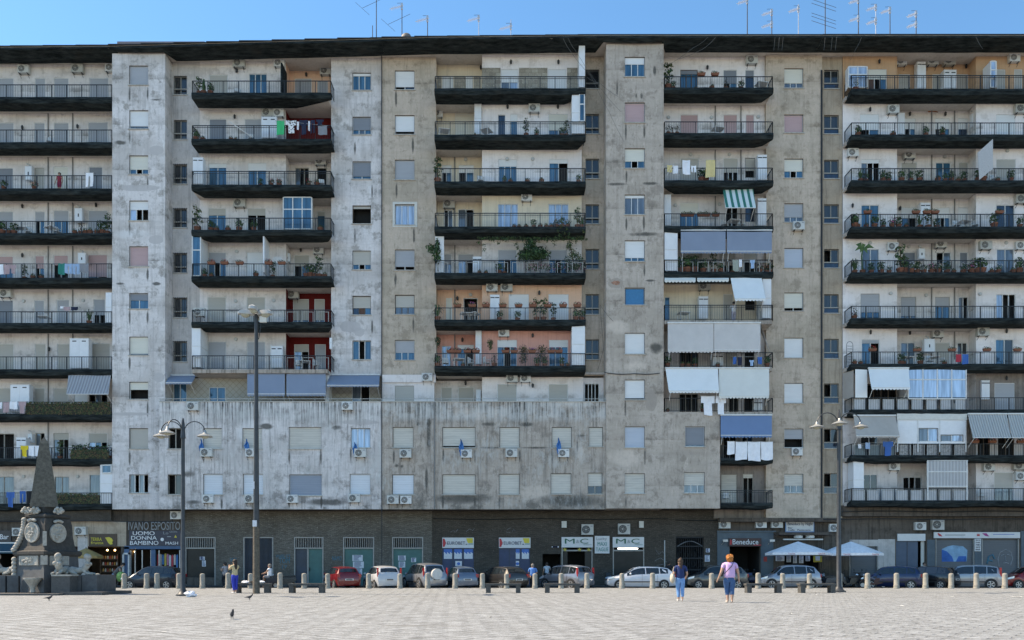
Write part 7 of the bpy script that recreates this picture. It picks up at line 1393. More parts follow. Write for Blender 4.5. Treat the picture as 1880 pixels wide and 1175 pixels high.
            g.tube([(cx+rw*.64*math.cos(t_*.2856), yy+sy_*.004, rw+rw*.64*math.sin(t_*.2856)) for t_ in range(23)], rw*.05, RIM, 5, False); obj('rim', g, wh, False, False)
    # lights, plates, bumpers, mirrors, handles
    for sy_ in (-1, 1):
        g = MB(); x_ = L/2; g.prism([(x_-.02, .62), (x_-.06, .72), (x_-.42, .82+.03*bx), (x_-.40, .70), (x_-.1, .60)], sy_*w*.84-.05, sy_*w*.84+.05, HLT); g.v = [(v[0], v[1]*(1 if v[0] > x_-.2 else 1.10), v[2]) for v in g.v]; obj('headlight', g, e, False, False)
        g = MB(); x_ = -L/2
        if bx > .5 or rear == 'tall': g.box(x_+.08, x_+.2, sy_*w*.90-.05, sy_*w*.90+.03, .80, 1.34, RLT)
        else: g.box(x_+.02, x_+.28, sy_*w*.84-.10, sy_*w*.84+.07, .74, .95, RLT)
        obj('tail_light', g, e, False, False)
        g = MB(); g.ball((L*.17+.1*bx, sy_*(w+.09), .97), (.07, .10, .07), pm, 8); obj('wing_mirror', g, e, True, False)
        g = MB(); g.box(-L*.06, L*.0, sy_*(w+.001)-.012, sy_*(w+.001)+.012, .80, .825, pm); obj('door_handle', g, e, False, False)
        g = MB(); g.box(-L*.27, L*.28, sy_*(w+.003)-.01, sy_*(w+.003)+.01, .44, .50, BLKP); obj('side_trim', g, e, False, False)
        for ux in (.0, -.22): g = MB(); g.box(L*ux-.006, L*ux+.002, sy_*(w+.001)-.004, sy_*(w+.001)+.004, .28, .90, BLKP); obj('door_seam', g, e, False, False)
    for x_, nm, dz in ((L/2, 'front_bumper', 0), (-L/2, 'rear_bumper', 0)):
        s_ = 1 if x_ > 0 else -1; g = MB(); g.prism([(-w*.88, .30), (w*.88, .30), (w*.9, .52), (-w*.9, .52)], 0, .18, pm if pm is not MATS.get('car_paint_grey_brown') else pm); g.v = [(x_-s_*(v[1]-.02) - s_*.05*(abs(v[0])/w)**2, v[0], v[2]) for v in g.v]; bp = obj(nm, g, e, True, False)
        g = MB(); g.box(x_+s_*.03-.01, x_+s_*.03+.01, -.26, .26, .40 if s_ > 0 else .56, .50 if s_ > 0 else .67, PLT); g.box(x_+s_*.042-.001, x_+s_*.042+.001, -.2, .2, .42 if s_ > 0 else .58, .48 if s_ > 0 else .65, M('plate_ink', (.1, .1, .1), .7)); obj('number_plate', g, e, False, False)
    g = MB(); g.box(L/2-.02, L/2+.025, -w*.5, w*.5, .54, .66, BLKP); g.box(L/2-.01, L/2+.035, -.06, .06, .57, .63, CHR); obj('grille', g, e, False, False)
    if spare:
        g = MB(); g.tube([(-L/2-.18, 0, .95), (-L/2+.02, 0, .95)], .34, M('spare_wheel_cover', (.5, .5, .48), .5), 24); obj('spare_wheel', g, e, False, False)
    return e
car('dark blue estate car parked before the clothes shop', 283, 51.0, 180, 3.55, 1.68, 1.45, paint('midnight_blue', (0.007, 0.019, 0.034)), boxy=.2)
car('small dark red hatchback behind the bench by the teal doors', 627, 51.2, 118, 3.35, 1.6, 1.42, paint('dark_red', (0.161, 0.007, 0.009), .1), boxy=.5)
car('white hatchback with tall red rear lights', 701, 51.2, 115, 3.6, 1.62, 1.46, paint('white', (0.50, 0.51, 0.52), 0), 'tall', boxy=.5)
car('silver off-roader with spare wheel on its tailgate', 779, 51.4, 118, 3.9, 1.72, 1.64, paint('silver', (0.316, 0.326, 0.348), .5), 'tall', boxy=.7, spare=True)
car('pale blue-grey small car next to the off-roader', 845, 51.2, 110, 3.2, 1.5, 1.42, paint('pale_blue', (0.119, 0.156, 0.209), .4), boxy=.4)
car('grey-brown low hatchback before the second betting shop panel', 920, 51.2, 125, 3.9, 1.72, 1.42, paint('grey_brown', (0.053, 0.050, 0.048), .5), boxy=.05)
car('silver boxy car before the green-lettered clothing shop', 1040, 51.2, 132, 3.5, 1.58, 1.52, paint('silver_grey', (0.217, 0.225, 0.251), .4), 'tall', boxy=1)
car('white three-door hatchback seen from the side, nose towards the boxy car', 1175, 51.0, 180, 4.3, 1.75, 1.42, paint('bright_white', (0.56, 0.575, 0.60), 0), boxy=0)
car('dusty grey-green hatchback behind the woman in pink', 1312, 51.4, 183, 3.9, 1.68, 1.5, paint('champagne', (0.112, 0.112, 0.104), .4), boxy=.35)
car('silver crossover seen from the side behind two bollards', 1446, 51.0, 178, 3.75, 1.7, 1.52, paint('light_silver', (0.323, 0.351, 0.387), .4), boxy=.3)
car('dark blue hatchback before the grey shop shutter', 1636, 51.2, 155, 3.5, 1.62, 1.45, paint('deep_blue', (0.007, 0.019, 0.068), .2), boxy=.5)
car('black hatchback between blue and silver cars', 1702, 51.6, 130, 3.6, 1.62, 1.45, paint('black', (0.007, 0.009, 0.012), .2), boxy=.4)
car('silver boxy car with dark tailgate before the graffiti shutter', 1781, 51.0, 152, 3.5, 1.6, 1.52, paint('silver_white', (0.312, 0.321, 0.330), .4), 'tall', boxy=1)
car('dark red car cut off by the picture edge', 1893, 51.0, 178, 3.8, 1.65, 1.45, paint('brick_red', (.24, .012, .012), .1), boxy=.3)
# ------------------------------------------------------------------ scooters
def scooter(label, x, Y, rz, col, sc=1.0):
    e = empty('motor_scooter', (PX(x, Y), Y, GND), R(rz), label, 'motor scooter', 'scooters and motorbikes'); pm = M('scooter_paint_%d' % int(sum(col)*1000), col, .35, .2)
    for cx in (.62, -.58):
        g = MB(); g.tube([(cx, -.05, .25), (cx, -.065, .25), (cx, .065, .25), (cx, .05, .25)], [.21, .25, .25, .21], TYRE, 18); wh = obj('wheel', g, e, False, False); g = MB(); g.tube([(cx, -.07, .25), (cx, .07, .25)], .13, RIM, 12); obj('rim', g, wh, False, False)
    g = MB(); g.prism([(-.85, .55), (-.75, .42), (-.25, .30), (.22, .26), (.36, .34), (.52, .55), (.50, .95), (.42, 1.0), (.34, .6), (.22, .38), (.0, .38), (-.1, .68), (-.85, .74)], -.16, .16, pm); g.v = [(v[0], v[1]*(1.1-.5*max(0, v[2]-.6)), v[2]) for v in g.v]; obj('bodywork', g, e, False, False)
    g = MB(); g.prism([(-.82, .74), (.0, .70), (.02, .78), (-.3, .82), (-.8, .86)], -.14, .14, BLKP); obj('seat', g, e, False, False)
    g = MB(); g.tube([(.62, 0, .28), (.46, 0, .98)], .035, IRON, 6); g.tube([(.42, -.32, 1.02), (.45, 0, 1.0), (.42, .32, 1.02)], .02, BLKP, 6); obj('handlebar', g, e, False, False)
    g = MB(); g.ball((.53, 0, .88), (.07, .1, .08), HLT, 8); obj('headlight', g, e, False, False)
    for s_ in (-1, 1): g = MB(); g.tube([(.43, s_*.2, 1.02), (.42, s_*.27, 1.18)], .008, IRON, 4); g.ball((.42, s_*.28, 1.2), (.015, .06, .04), BLKP, 6); obj('mirror', g, e, False, False)
    g = MB(); g.prism([(.36, .3), (.62, .52), (.84, .42), (.66, .58)], -.07, .07, pm); obj('front_mudguard', g, e, False, False)
    return e
for a in (('dark scooter ridden by the man in a white shirt', 490, 50.6, 175, (.02, .02, .025)), ('dark scooter behind the empty bench by the mast', 518, 51.5, 200, (.03, .03, .03)), ('black scooter leaning beside the mannequin window', 1120, 54.6, 100, (.02, .02, .02)), ('dark motorbike nearest the woman in pink', 1362, 51.6, 60, (.02, .025, .04)), ('dark blue scooter beside the silver crossover bonnet', 1378, 52.5, 80, (.02, .04, .09)),
          ('dark scooter at the tail of the silver crossover', 1512, 50.8, 200, (.025, .03, .04)), ('light grey scooter beneath the first white parasol', 1525, 52.2, 170, (.15, .18, .22)), ('dark scooter between the lamp and the second white parasol pole', 1557, 51.4, 190, (.02, .02, .02)), ('black scooter beneath the second white parasol', 1582, 52.2, 215, (.03, .03, .03)), ('dark maroon scooter beside the dark blue hatchback', 1603, 51.0, 165, (.05, .015, .015)), ('dark scooter by the graffiti shutter pier', 1757, 54.6, 30, (.03, .03, .03))): scooter(*a)
# ------------------------------------------------------------------ parasols
def parasol(x, Y, zt_, zr, rad, mat, label, txt=False):
    X = PX(x, Y); e = empty('parasol', (X, Y, .02), 0, label, 'parasol', 'parasols outside the shops'); g = MB(); n_ = 8; vs = [(X, Y, zt_)]
    rot0 = math.pi/8
    for rr, z in ((.5, zt_-(zt_-zr)*.47), (1, zr), (1.0, zr-.16)):
        for k in range(n_): a = rot0+2*math.pi*k/n_; vs.append((X+rad*rr*math.cos(a), Y+rad*rr*math.sin(a), z))
    fs = [(0, 1+(k+1) % n_, 1+k) for k in range(n_)]
    for j in range(2):
        for k in range(n_): fs.append((1+j*n_+k, 1+j*n_+(k+1) % n_, 1+(j+1)*n_+(k+1) % n_, 1+(j+1)*n_+k))
    g.add(vs, fs, mat); obj('canopy', g, e)
    g = MB(); g.tube([(X, Y, .06), (X, Y, zt_+.06)], .03, STL if mat != 'x' else STL, 8); obj('pole', g, e); g = MB(); g.lathe([(.3, .0), (.3, .05), (.06, .09), (.05, .3)], (X, Y, .02), LAVA, 16); obj('parasol_base', g, e)
    for k in range(n_): g = MB(); a = rot0+2*math.pi*k/n_; g.tube([(X, Y, zt_-.08), (X+rad*.98*math.cos(a), Y+rad*.98*math.sin(a), zr-.02)], .012, STL, 4); obj('rib', g, e)
    if txt:
        g = MB()
        for dx in (-.62, .30): text_mb(g, 'Coca-Cola', X+dx*rad*1.0, Y-rad*.924-.012, zr-.13, .42, .10, INKR, .004, .01)
        obj('lettering', g, e)
parasol(1465, 53.9, PZ(994, 53.9), PZ(1015, 53.9), 2.1, M('white_parasol_cloth', (.80, .79, .80), .85), 'large white parasol in front of the poster-covered café window', True)
parasol(1562, 53.9, PZ(994, 53.9), PZ(1016, 53.9), 2.0, M('white_parasol_cloth', (.80, .79, .80), .85), 'large white parasol in front of the grey roller shutter', True)
parasol(158, 54.4, PZ(1006, 54.4), PZ(1021, 54.4), 1.05, M('tan_parasol_cloth', (.36, .24, .09), .85), 'small tan parasol outside the food shop')
# ------------------------------------------------------------------ obelisk fountain
X0, Y0 = PX(88, 38.6), 38.6; sF = F/Y0
def FZ(y): return 1.25+(1042-y)/sF
MARB = M('weathered_marble', (.34, .32, .28), .75, 0, .25, 7); DST = M('dark_monument_stone', (.045, .042, .038), .85, 0, .35, 6); GST = M('grey_basin_stone', (.085, .088, .09), .8, 0, .25, 4); TUF = M('obelisk_tuff', (.10, .09, .072), .9, 0, .4, 8)
e = empty('obelisk_fountain', (X0, Y0, 0), 0, 'dark stone fountain with tapering obelisk, marble medallions and lion-like sphinxes', 'fountain'); FT = e
def sq(name, prof, yaw, mat, cx=X0, cy=Y0, par=None):   # square-section profile [(half width, z)], rotated
    g = MB(); vs = []; fs = []
    for h, z in prof:
        for k in range(4): a = yaw+math.pi/4+k*math.pi/2; vs.append((cx+h*1.41421*math.cos(a), cy+h*1.41421*math.sin(a), z))
    for i in range(len(prof)-1):
        for k in range(4): fs.append((i*4+k, i*4+(k+1) % 4, (i+1)*4+(k+1) % 4, (i+1)*4+k))
    fs += [(3, 2, 1, 0), tuple(len(vs)-4+k for k in range(4))]; g.add(vs, fs, mat); return obj(name, g, par or FT)
PY = R(-22); px = X0
sq('obelisk_shaft', [(.58, FZ(932)), (.57, FZ(926)), (.19, FZ(814)), (.02, FZ(803))], R(-60), TUF, PX(81, Y0), Y0)
sq('garland_block', [(.42, FZ(945)), (.42, FZ(932))], PY, DST, PX(82, Y0), Y0)
for cx in (52, 68, 108): 
    g = MB(); c = (PX(cx, Y0-.5), Y0-.55 if cx != 108 else Y0-.4, FZ(939)); g.ball(c, (.2, .16, .13), MARB, 9)
    for i in range(7): a = i*.9; g.ball((c[0]+.17*math.cos(a), c[1]-.12+.04*math.sin(a*3), c[2]+.11*math.sin(a)), .08, MARB, 6)
    obj('marble_garland', g, FT, True)
sq('plinth_cornice', [(.60, FZ(953)), (.68, FZ(950)), (.68, FZ(946.5)), (.5, FZ(944))], PY, DST)
sq('plinth', [(.92, FZ(1015)), (.90, FZ(1012)), (.80, FZ(1003)), (.74, FZ(985)), (.72, FZ(965)), (.66, FZ(953))], PY, DST)
sq('plinth_ledge', [(.95, FZ(1022)), (1.02, FZ(1018)), (1.02, FZ(1013)), (.9, FZ(1011))], PY, DST)
sq('lower_plinth', [(1.02, 0.1), (.98, FZ(1062)), (.92, FZ(1042)), (.90, FZ(1022))], PY, GST)
nA = Vector((math.cos(PY-math.pi/2), math.sin(PY-math.pi/2), 0)); nB = Vector((math.cos(PY), math.sin(PY), 0)); cen = Vector((X0, Y0, 0))
def onface(nrm, u, z, off): t_ = Vector((-nrm.y, nrm.x, 0)); return cen+nrm*off+t_*u+Vector((0, 0, z))
def plaque(nrm, u, z0, z1, hw, off, name, mat, oval=False):
    g = MB(); t_ = Vector((-nrm.y, nrm.x, 0)); zc = (z0+z1)/2; hz = (z1-z0)/2; n_ = 24 if oval else 4; pts = []
    for k in range(n_):
        a = 2*math.pi*k/n_+(0 if oval else math.pi/4); q = 1 if oval else 1.41421; pts.append((hw*q*math.cos(a), hz*q*math.sin(a)))
    vs = [onface(nrm, u+a, zc+b_, off-.05) for a, b_ in pts]+[onface(nrm, u+a, zc+b_, off+.04) for a, b_ in pts]+[onface(nrm, u+a*.86, zc+b_*.86, off+.045) for a, b_ in pts]+[onface(nrm, u+a*.82, zc+b_*.82, off+.02) for a, b_ in pts]
    fs = [tuple(3*n_+k for k in range(n_))]+[(j*n_+k, j*n_+(k+1) % n_, (j+1)*n_+(k+1) % n_, (j+1)*n_+k) for j in range(3) for k in range(n_)]
    g.add(vs, fs, mat); o = obj(name, g, FT, False)
    rnd = random.Random(int(z0*100)); g = MB()
    for i in range(14): a = rnd.random()*6.28; q = rnd.random()**.5*.62; c = onface(nrm, u+hw*q*math.cos(a), zc+hz*q*math.sin(a), off+.025); g.ball(c, (.05+.05*rnd.random(), .05, .05+.04*rnd.random()), mat, 5)
    obj('relief', g, o, True)
    if oval:
        g = MB()
        for i in range(5): a = math.pi*(.2+.15*i); c = onface(nrm, u+hw*.5*math.cos(a), z1+.02+.1*math.sin(a), off+.02); g.ball(c, (.09, .07, .07), mat, 6)
        obj('bow_ornament', g, o, True)
plaque(nA, 0-.02, FZ(997), FZ(960), .46, .80, 'medallion', MARB, True); plaque(nB, -.1, FZ(997), FZ(962), .42, .80, 'medallion', MARB, True)
plaque(nA, -.05, FZ(1038), FZ(1021), .62, .93, 'relief_panel', MARB); plaque(nB, -.15, FZ(1038), FZ(1021), .5, .93, 'relief_panel', MARB)
c = cen+(nA+nB)*.84; 
for z0, z1, w, nm in ((FZ(1003), FZ(977), .08, 'inscription_slab'), (FZ(1037), FZ(1020), .14, 'inscription_slab')):
    g = MB(); k = 1.06 if z0 < 1.5 else .94; d_ = (nA+nB).normalized(); t_ = Vector((-d_.y, d_.x, 0)); p = cen+d_*1.41421*(.80 if z0 > 1.5 else .94); g.add([p+t_*(s1*w)+Vector((0, 0, z))+d_*o_ for o_ in (-.12, .02) for s1, z in ((-1, z0), (1, z0), (1, z1), (-1, z1))], [(0, 1, 2, 3), (7, 6, 5, 4), (0, 4, 5, 1), (1, 5, 6, 2), (2, 6, 7, 3), (3, 7, 4, 0)], MARB); obj(nm, g, FT)
# carved scrolls on the sun side
g = MB(); dl = (nA-nB).normalized(); 
for i in range(12): q = i/11; z = FZ(1010)+(FZ(955)-FZ(1010))*q; r_ = .80+.35*(1-q)**2; p = cen+dl*1.41421*r_*.86; g.ball((p.x, p.y, z), (.13, .13, .11), MARB, 7)
obj('corner_scroll', g, FT, True)
g = MB(); 
for i in range(5): p = cen+dl*1.41421*.98; g.ball((p.x, p.y, FZ(1055)+.18*i), (.12, .12, .12), MARB, 7)
obj('corner_scroll', g, FT, True)
# basins: wide low walls round the base
g = MB(); ZB = .92
def bx2(xa, xb, ya, yb, z0, z1, m): g.box(PX(xa, ya), PX(xb, ya), ya, yb, z0, z1, m)
bx2(-60, 46, 37.9, 39.2, 0, .88, GST); bx2(94, 178, 37.6, 39.4, 0, .90, GST); bx2(40, 96, 37.7, 39.5, 0, .66, GST); obj('basin_wall', g, FT)
g = MB()
for x in (-20, 10, 34, 118, 150): g.box(PX(x, 37.6)-.012, PX(x, 37.6)+.012, 37.58, 37.7, .02, .86, IRON)
bx2(94, 130, 36.9, 37.6, .86, .93, MARB); bx2(94, 128, 36.95, 37.6, 0, .858, LAVA); obj('basin_block', g, FT)
g = MB(); bx2(-60, 108, 36.3, 40, .0, .08, LAVA); bx2(108, 187, 36.7, 39.6, .0, .14, LAVA); obj('fountain_step', g, FT)
g = MB(); g.lathe([(.06, .08), (.12, .12), (.10, .3), (.22, .5), (.36, .7), (.38, .74), (.38, .78), (.30, .76)], (PX(60, 37.2), 37.2, 0), MARB, 18); obj('shell_basin', g, FT, True)
def sphinx(x, Y, face, label):
    """reclining lioness body with upright human bust; face: yaw in degrees of the head direction"""
    f = R(face); z0 = .90 if face != -90 else .93; e = FT; g = MB(); me = None
    cX, cY = PX(x, Y), Y
    chain = [((-.62, 0, .18), .13), ((-.45, 0, .22), .19), ((-.15, 0, .20), .15), ((.10, 0, .25), .16), ((.25, 0, .45), .15), ((.28, 0, .62), .09), ((.30, 0, .78), .115), ((.31, 0, .90), .10)]
    g.tube([(cX+p[0]*math.cos(f)-p[1]*math.sin(f), cY+p[0]*math.sin(f)+p[1]*math.cos(f), z0+p[2]) for p, r_ in chain], [r_ for p, r_ in chain], MARB, 12)
    for s_ in (-1, 1):
        L_ = [((.15, s_*.11, .2), .08), ((.3, s_*.12, .08), .06), ((.58, s_*.12, .05), .05)]; g.tube([(cX+p[0]*math.cos(f)-p[1]*math.sin(f), cY+p[0]*math.sin(f)+p[1]*math.cos(f), z0+p[2]) for p, r_ in L_], [r_ for p, r_ in L_], MARB, 8)
        L_ = [((-.45, s_*.14, .2), .12), ((-.28, s_*.18, .1), .08), ((-.12, s_*.18, .05), .05)]; g.tube([(cX+p[0]*math.cos(f)-p[1]*math.sin(f), cY+p[0]*math.sin(f)+p[1]*math.cos(f), z0+p[2]) for p, r_ in L_], [r_ for p, r_ in L_], MARB, 8)
    hx, hy = cX+.3*math.cos(f), cY+.3*math.sin(f); g.ball((hx+.03*math.cos(f), hy+.03*math.sin(f), z0+.84), (.115, .115, .14), MARB, 10); g.ball((hx-.06*math.cos(f), hy-.06*math.sin(f), z0+.86), (.14, .14, .15), MARB, 9); g.ball((hx+.14*math.cos(f), hy+.14*math.sin(f), z0+.83), .025, MARB, 6)
    for s_ in (-1, 1): g.ball((hx+.02*math.cos(f)-s_*.1*math.sin(f), hy+.02*math.sin(f)+s_*.1*math.cos(f), z0+.52), (.11, .11, .1), MARB, 7)
    o = obj('sphinx', g, FT, True); o['label'] = label; return o
sphinx(150, 38.0, 0, 'sphinx in profile looking along the street'); sphinx(112, 37.6, -90, 'sphinx facing the square'); sphinx(5, 38.3, 180, 'worn reclining sphinx at the picture edge')
# ------------------------------------------------------------------ people
SKIN = M('skin', (.45, .26, .18), .6); SKIN2 = M('tanned_skin', (.32, .17, .11), .6)
def skinned(name, joints, edges, mat, parent, sub=1, smooth=True):
    me = bpy.data.meshes.new(name); me.from_pydata([j[0] for j in joints], edges, []); o = bpy.data.objects.new(name, me); COL.objects.link(o)
    bm = bmesh.new(); bm.from_mesh(me); lay = bm.verts.layers.skin.verify(); bm.verts.ensure_lookup_table()
    for i, j in enumerate(joints): r_ = j[1] if isinstance(j[1], tuple) else (j[1], j[1]); bm.verts[i][lay].radius = r_; bm.verts[i][lay].use_root = (i == 0)
    bm.to_mesh(me); bm.free(); mo = o.modifiers.new('s', 'SKIN'); mo.use_smooth_shade = True; o.modifiers.new('u', 'SUBSURF').levels = sub; o.modifiers['u'].render_levels = sub
    bpy.context.view_layer.update(); ev = o.evaluated_get(bpy.context.evaluated_depsgraph_get()); nm = bpy.data.meshes.new_from_object(ev); o.modifiers.clear(); o.data = nm; bpy.data.meshes.remove(me); nm.name = name
    nm.materials.clear(); nm.materials.append(mat); nm.polygons.foreach_set('use_smooth', [True]*len(nm.polygons)); o.parent = parent; return o
def person(label, x, Y, z, heading, H, top, bottom, hair, pose='walk', skin=SKIN, fat=1.0, hairst='short', shorts=0.0, shoes=None, arms=None, sleeve=.5, phase=1, legs=None, lean=0.0):
    """local axes: x = right, y = forward, z = up. arms: per side (elbow, wrist) in units of H"""
    e = empty('person', (PX(x, Y) if x is not None else 0, Y, z), R(heading-90), label, 'person', 'people in the street' if z < 1 else 'people on balconies'); h = H
    if legs is None:
        st = {'walk': .085, 'stand': .01, 'sit': 0}[pose]*phase
        if pose == 'sit': legs = [((s_*.06, .21, .44), (s_*.08, .22, .05), (s_*.08, .29, .02)) for s_ in (-1, 1)]
        else: legs = [((-.045, st*.9, .285), (-.04, st*.55-(.03 if st > 0 else 0), .045), (-.045, st*.55+.09, .018)), ((.045, -st*.2, .28), (.04, -st*1.1, .06 if st else .045), (.045, -st*1.1+.09, .018))]
    if arms is None: arms = [((-.155*fat**.5, -.03*phase, .63), (-.165*fat**.5, .03, .49)), ((.155*fat**.5, .03*phase, .63), (.165*fat**.5, .07, .49))]
    pz = .52 if pose != 'sit' else .45
    def T(p, w=1): return Vector((p[0]*h, (p[1]+lean*max(0, p[2]-pz)*1.6)*h, p[2]*h))
    J = []; E = []
    def j(p, r_): J.append((T(p), tuple(q*h for q in r_) if isinstance(r_, tuple) else r_*h)); return len(J)-1
    dz = pz-.52
    f8 = fat*.84; pel = j((0, 0, pz), (.092*f8, .07*f8)); wa = j((0, .0, .61+dz), (.072*f8, .055*f8)); ch = j((0, -.005, .72+dz), (.088*f8, .062*f8)); up = j((0, -.008, .795+dz), (.06, .045)); nk = j((0, 0, .845+dz), .032); hd = j((0, .008, .885+dz), (.044, .052)); h2 = j((0, .006, .935+dz), (.048, .058)); h3 = j((0, 0, .975+dz), (.03, .036)); nose = j((0, .072, .905+dz), .009)
    E += [(pel, wa), (wa, ch), (ch, up), (up, nk), (nk, hd), (hd, h2), (h2, h3), (hd, nose)]
    for s_ in (-1, 1): er = j((s_*.056, .0, .905+dz), (.007, .013)); E.append((hd, er))
    for i, s_ in enumerate((-1, 1)):
        k, a, t_ = legs[i]; hp = j((s_*.052*fat, 0, pz-.035), .052*fat); kn = j(k, .036*fat**.6); mid = j(tuple((k[q]+a[q])/2+(-.012 if q == 1 else 0) for q in range(3)), .036*fat**.5); an = j(a, .023); he = j((a[0], a[1]-.012, t_[2]), .02); to = j(t_, (.022, .014)); E += [(pel, hp), (hp, kn), (kn, mid), (mid, an), (an, he), (he, to)]
        el, wr = arms[i]; sh = j((s_*.115*fat**.35, -.005, .79+dz), .036*fat**.5); el_ = j(el, .025*fat**.5); wr_ = j(wr, .016); E += [(up, sh), (sh, el_), (el_, wr_)]
        d_ = (Vector(wr)-Vector(el)).normalized(); hp_ = Vector(wr)+d_*.03; pa = j(hp_, (.020, .012)); kx = j(Vector(wr)+d_*.052, (.022, .011)); E += [(wr_, pa), (pa, kx)]
        for f_ in range(4): off = (f_-1.5)*.010; b1 = j(Vector(wr)+d_*.075+Vector((0, off*1.2, 0)), .0048); b2 = j(Vector(wr)+d_*(.098-.006*abs(f_-1.2))+Vector((-s_*.012, off*1.3, 0)), .004); E += [(kx, b1), (b1, b2)]
        th = j(Vector(wr)+d_*.05+Vector((-s_*.012, .028, 0)), .0055); E += [(pa, th)]
    body = skinned('body', J, E, skin, e, 2)
    # shirt
    J = []; E = []; q = .011
    a = j((0, 0, pz-.045), (.100*fat+q*1.4, .080*fat+q*1.4)); b_ = j((0, 0, .60+dz), (.084*fat+q*1.4, .066*fat+q*1.4)); c = j((0, -.005, .72+dz), (.092*fat+q, .066*fat+q)); d_ = j((0, -.008, .80+dz), (.064+q, .046+q)); e_ = j((0, -.003, .828+dz), (.038, .036)); E += [(a, b_), (b_, c), (c, d_), (d_, e_)]
    for i, s_ in enumerate((-1, 1)):
        el, wr = arms[i]; sh = j((s_*.117*fat**.35, -.005, .79+dz), .042*fat**.5); p0 = Vector((s_*.117, -.005, .79+dz)); 
        if sleeve <= 1: k = j(p0.lerp(Vector(el), sleeve), .036*fat**.5); E += [(d_, sh), (sh, k)]
        else: k = j(el, .034); k2 = j(Vector(el).lerp(Vector(wr), sleeve-1), .026); E += [(d_, sh), (sh, k), (k, k2)]
    skinned('shirt', J, E, top, e)
    J = []; E = []; a = j((0, 0, pz+.075), (.092*fat, .072*fat)); b_ = j((0, 0, pz-.01), (.105*fat, .084*fat)); E += [(a, b_)]
    for i, s_ in enumerate((-1, 1)):
        k, an, t_ = legs[i]; hp = j((s_*.054*fat, 0, pz-.045), .070*fat); kn = j(k, .048*fat**.6); E += [(b_, hp), (hp, kn)]
        if shorts < 1: m_ = j(Vector(k).lerp(Vector(an), .5)+Vector((0, -.01, 0)), .043*fat**.6); m2 = j(Vector(k).lerp(Vector(an), 1-shorts-.04), .030*fat**.6); E += [(kn, m_), (m_, m2)]
    skinned('trousers', J, E, bottom, e)
    for i, s_ in enumerate((-1, 1)):
        k, an, t_ = legs[i]; J = []; E = []; a = j((an[0], an[1], an[2]-.01), .027); b_ = j((an[0], an[1]-.014, t_[2]+.002), .024); c = j((an[0], (an[1]+t_[1])/2, t_[2]+.003), (.027, .018)); d_ = j((t_[0], t_[1]+.006, t_[2]), (.024, .013)); E += [(a, b_), (b_, c), (c, d_)]; skinned('shoe', J, E, shoes or BLKP, e)
    HB = {'short': [((0, -.010, .938), (.062, .070, .062)), ((0, -.035, .905), (.05, .04, .04))], 'long': [((0, -.010, .938), (.063, .072, .063)), ((0, -.045, .88), (.056, .038, .07)), ((0, -.055, .80), (.052, .028, .075)), ((.005, -.06, .74), (.034, .02, .05))],
          'bun': [((0, -.010, .938), (.062, .070, .060)), ((.004, -.03, .985), (.032, .034, .028)), ((0, -.045, .88), (.05, .036, .06)), ((0, -.055, .81), (.042, .026, .06)), ((.006, -.06, .765), (.026, .018, .04))],
          'curly': [((0, -.012, .935), (.074, .078, .066)), ((0, -.035, .895), (.064, .05, .05)), ((.03, .0, .96), (.04, .045, .035)), ((-.03, .0, .96), (.04, .045, .035))]}[hairst]
    g = MB(); rnd = random.Random(4)
    for c, r_ in HB: g.ball(T((c[0], c[1], c[2]+dz)), tuple(q*h for q in r_), hair, 12)
    if hairst == 'curly': g.v = [(v[0]+rnd.uniform(-.02, .02), v[1]+rnd.uniform(-.02, .02), v[2]+rnd.uniform(-.02, .02)) for v in g.v]
    obj('hair', g, e, True, False)
    for s_ in (-1, 1): g = MB(); c = T((s_*.018, .060, .915+dz)); g.ball(c, .0065*h, M('eye_dark', (.02, .015, .01), .3), 6); obj('eye', g, e, True, False)
    g = MB(); c = T((0, .059, .878+dz)); g.ball(c, (.016*h, .006*h, .005*h), M('lips', (.35, .12, .1), .6), 6); obj('mouth', g, e, True, False)
    return e, T
def hairm(n, c): return M('hair_'+n, c, .7, 0, .4, 30)
NAVYC = M('navy_jersey', (.012, .03, .11), .9, 0, .15, 8); JEAN = M('light_blue_denim', (.13, .28, .52), .9, 0, .2, 7); JEAN2 = M('dark_blue_denim', (.035, .09, .20), .9, 0, .25, 7); LILAC = M('lilac_cotton', (.60, .38, .62), .9, 0, .06, 6)
# feet line of the two walking women: y = 1104 and 1106 in the photograph
Xa_, Ya_ = at(1249, 1103.5)
p1, T1 = person('woman walking away in navy top and pale blue jeans with beige shoulder bag', 1249, Ya_, 0, 90, 1.60, NAVYC, JEAN, hairm('brown_highlights', (.055, .028, .015)), 'walk', SKIN, 1.06, 'bun', 0.06, M('white_shoe', (.7, .7, .68), .6), phase=.55, arms=[((-.16, -.02, .62), (-.165, .05, .52)), ((.16, .0, .63), (.15, .08, .56))], sleeve=.75)
g = MB(); c = T1((-.19, -.02, .53)); g.ball(c, (.09, .15, .19), M('beige_bag_leather', (.50, .42, .32), .7), 9); obj('bag', g, None, True).matrix_world = Matrix.Translation((PX(1249, Ya_), Ya_, 0)); tag(COL.objects[-1], 'beige shoulder bag carried by the woman in navy', 'bag', 'bags carried by the walking women')
COL.objects[-1].name = 'shoulder_bag'
g = MB(); g.tube([T1(p) for p in ((-.15, -.02, .80), (-.19, -.07, .70), (-.20, -.05, .60))], .012, M('beige_bag_leather', (.50, .42, .32), .7), 5); o = obj('bag_strap', g, None, True); o.parent = COL.objects['shoulder_bag']
Xb_, Yb_ = at(1339.5, 1106)
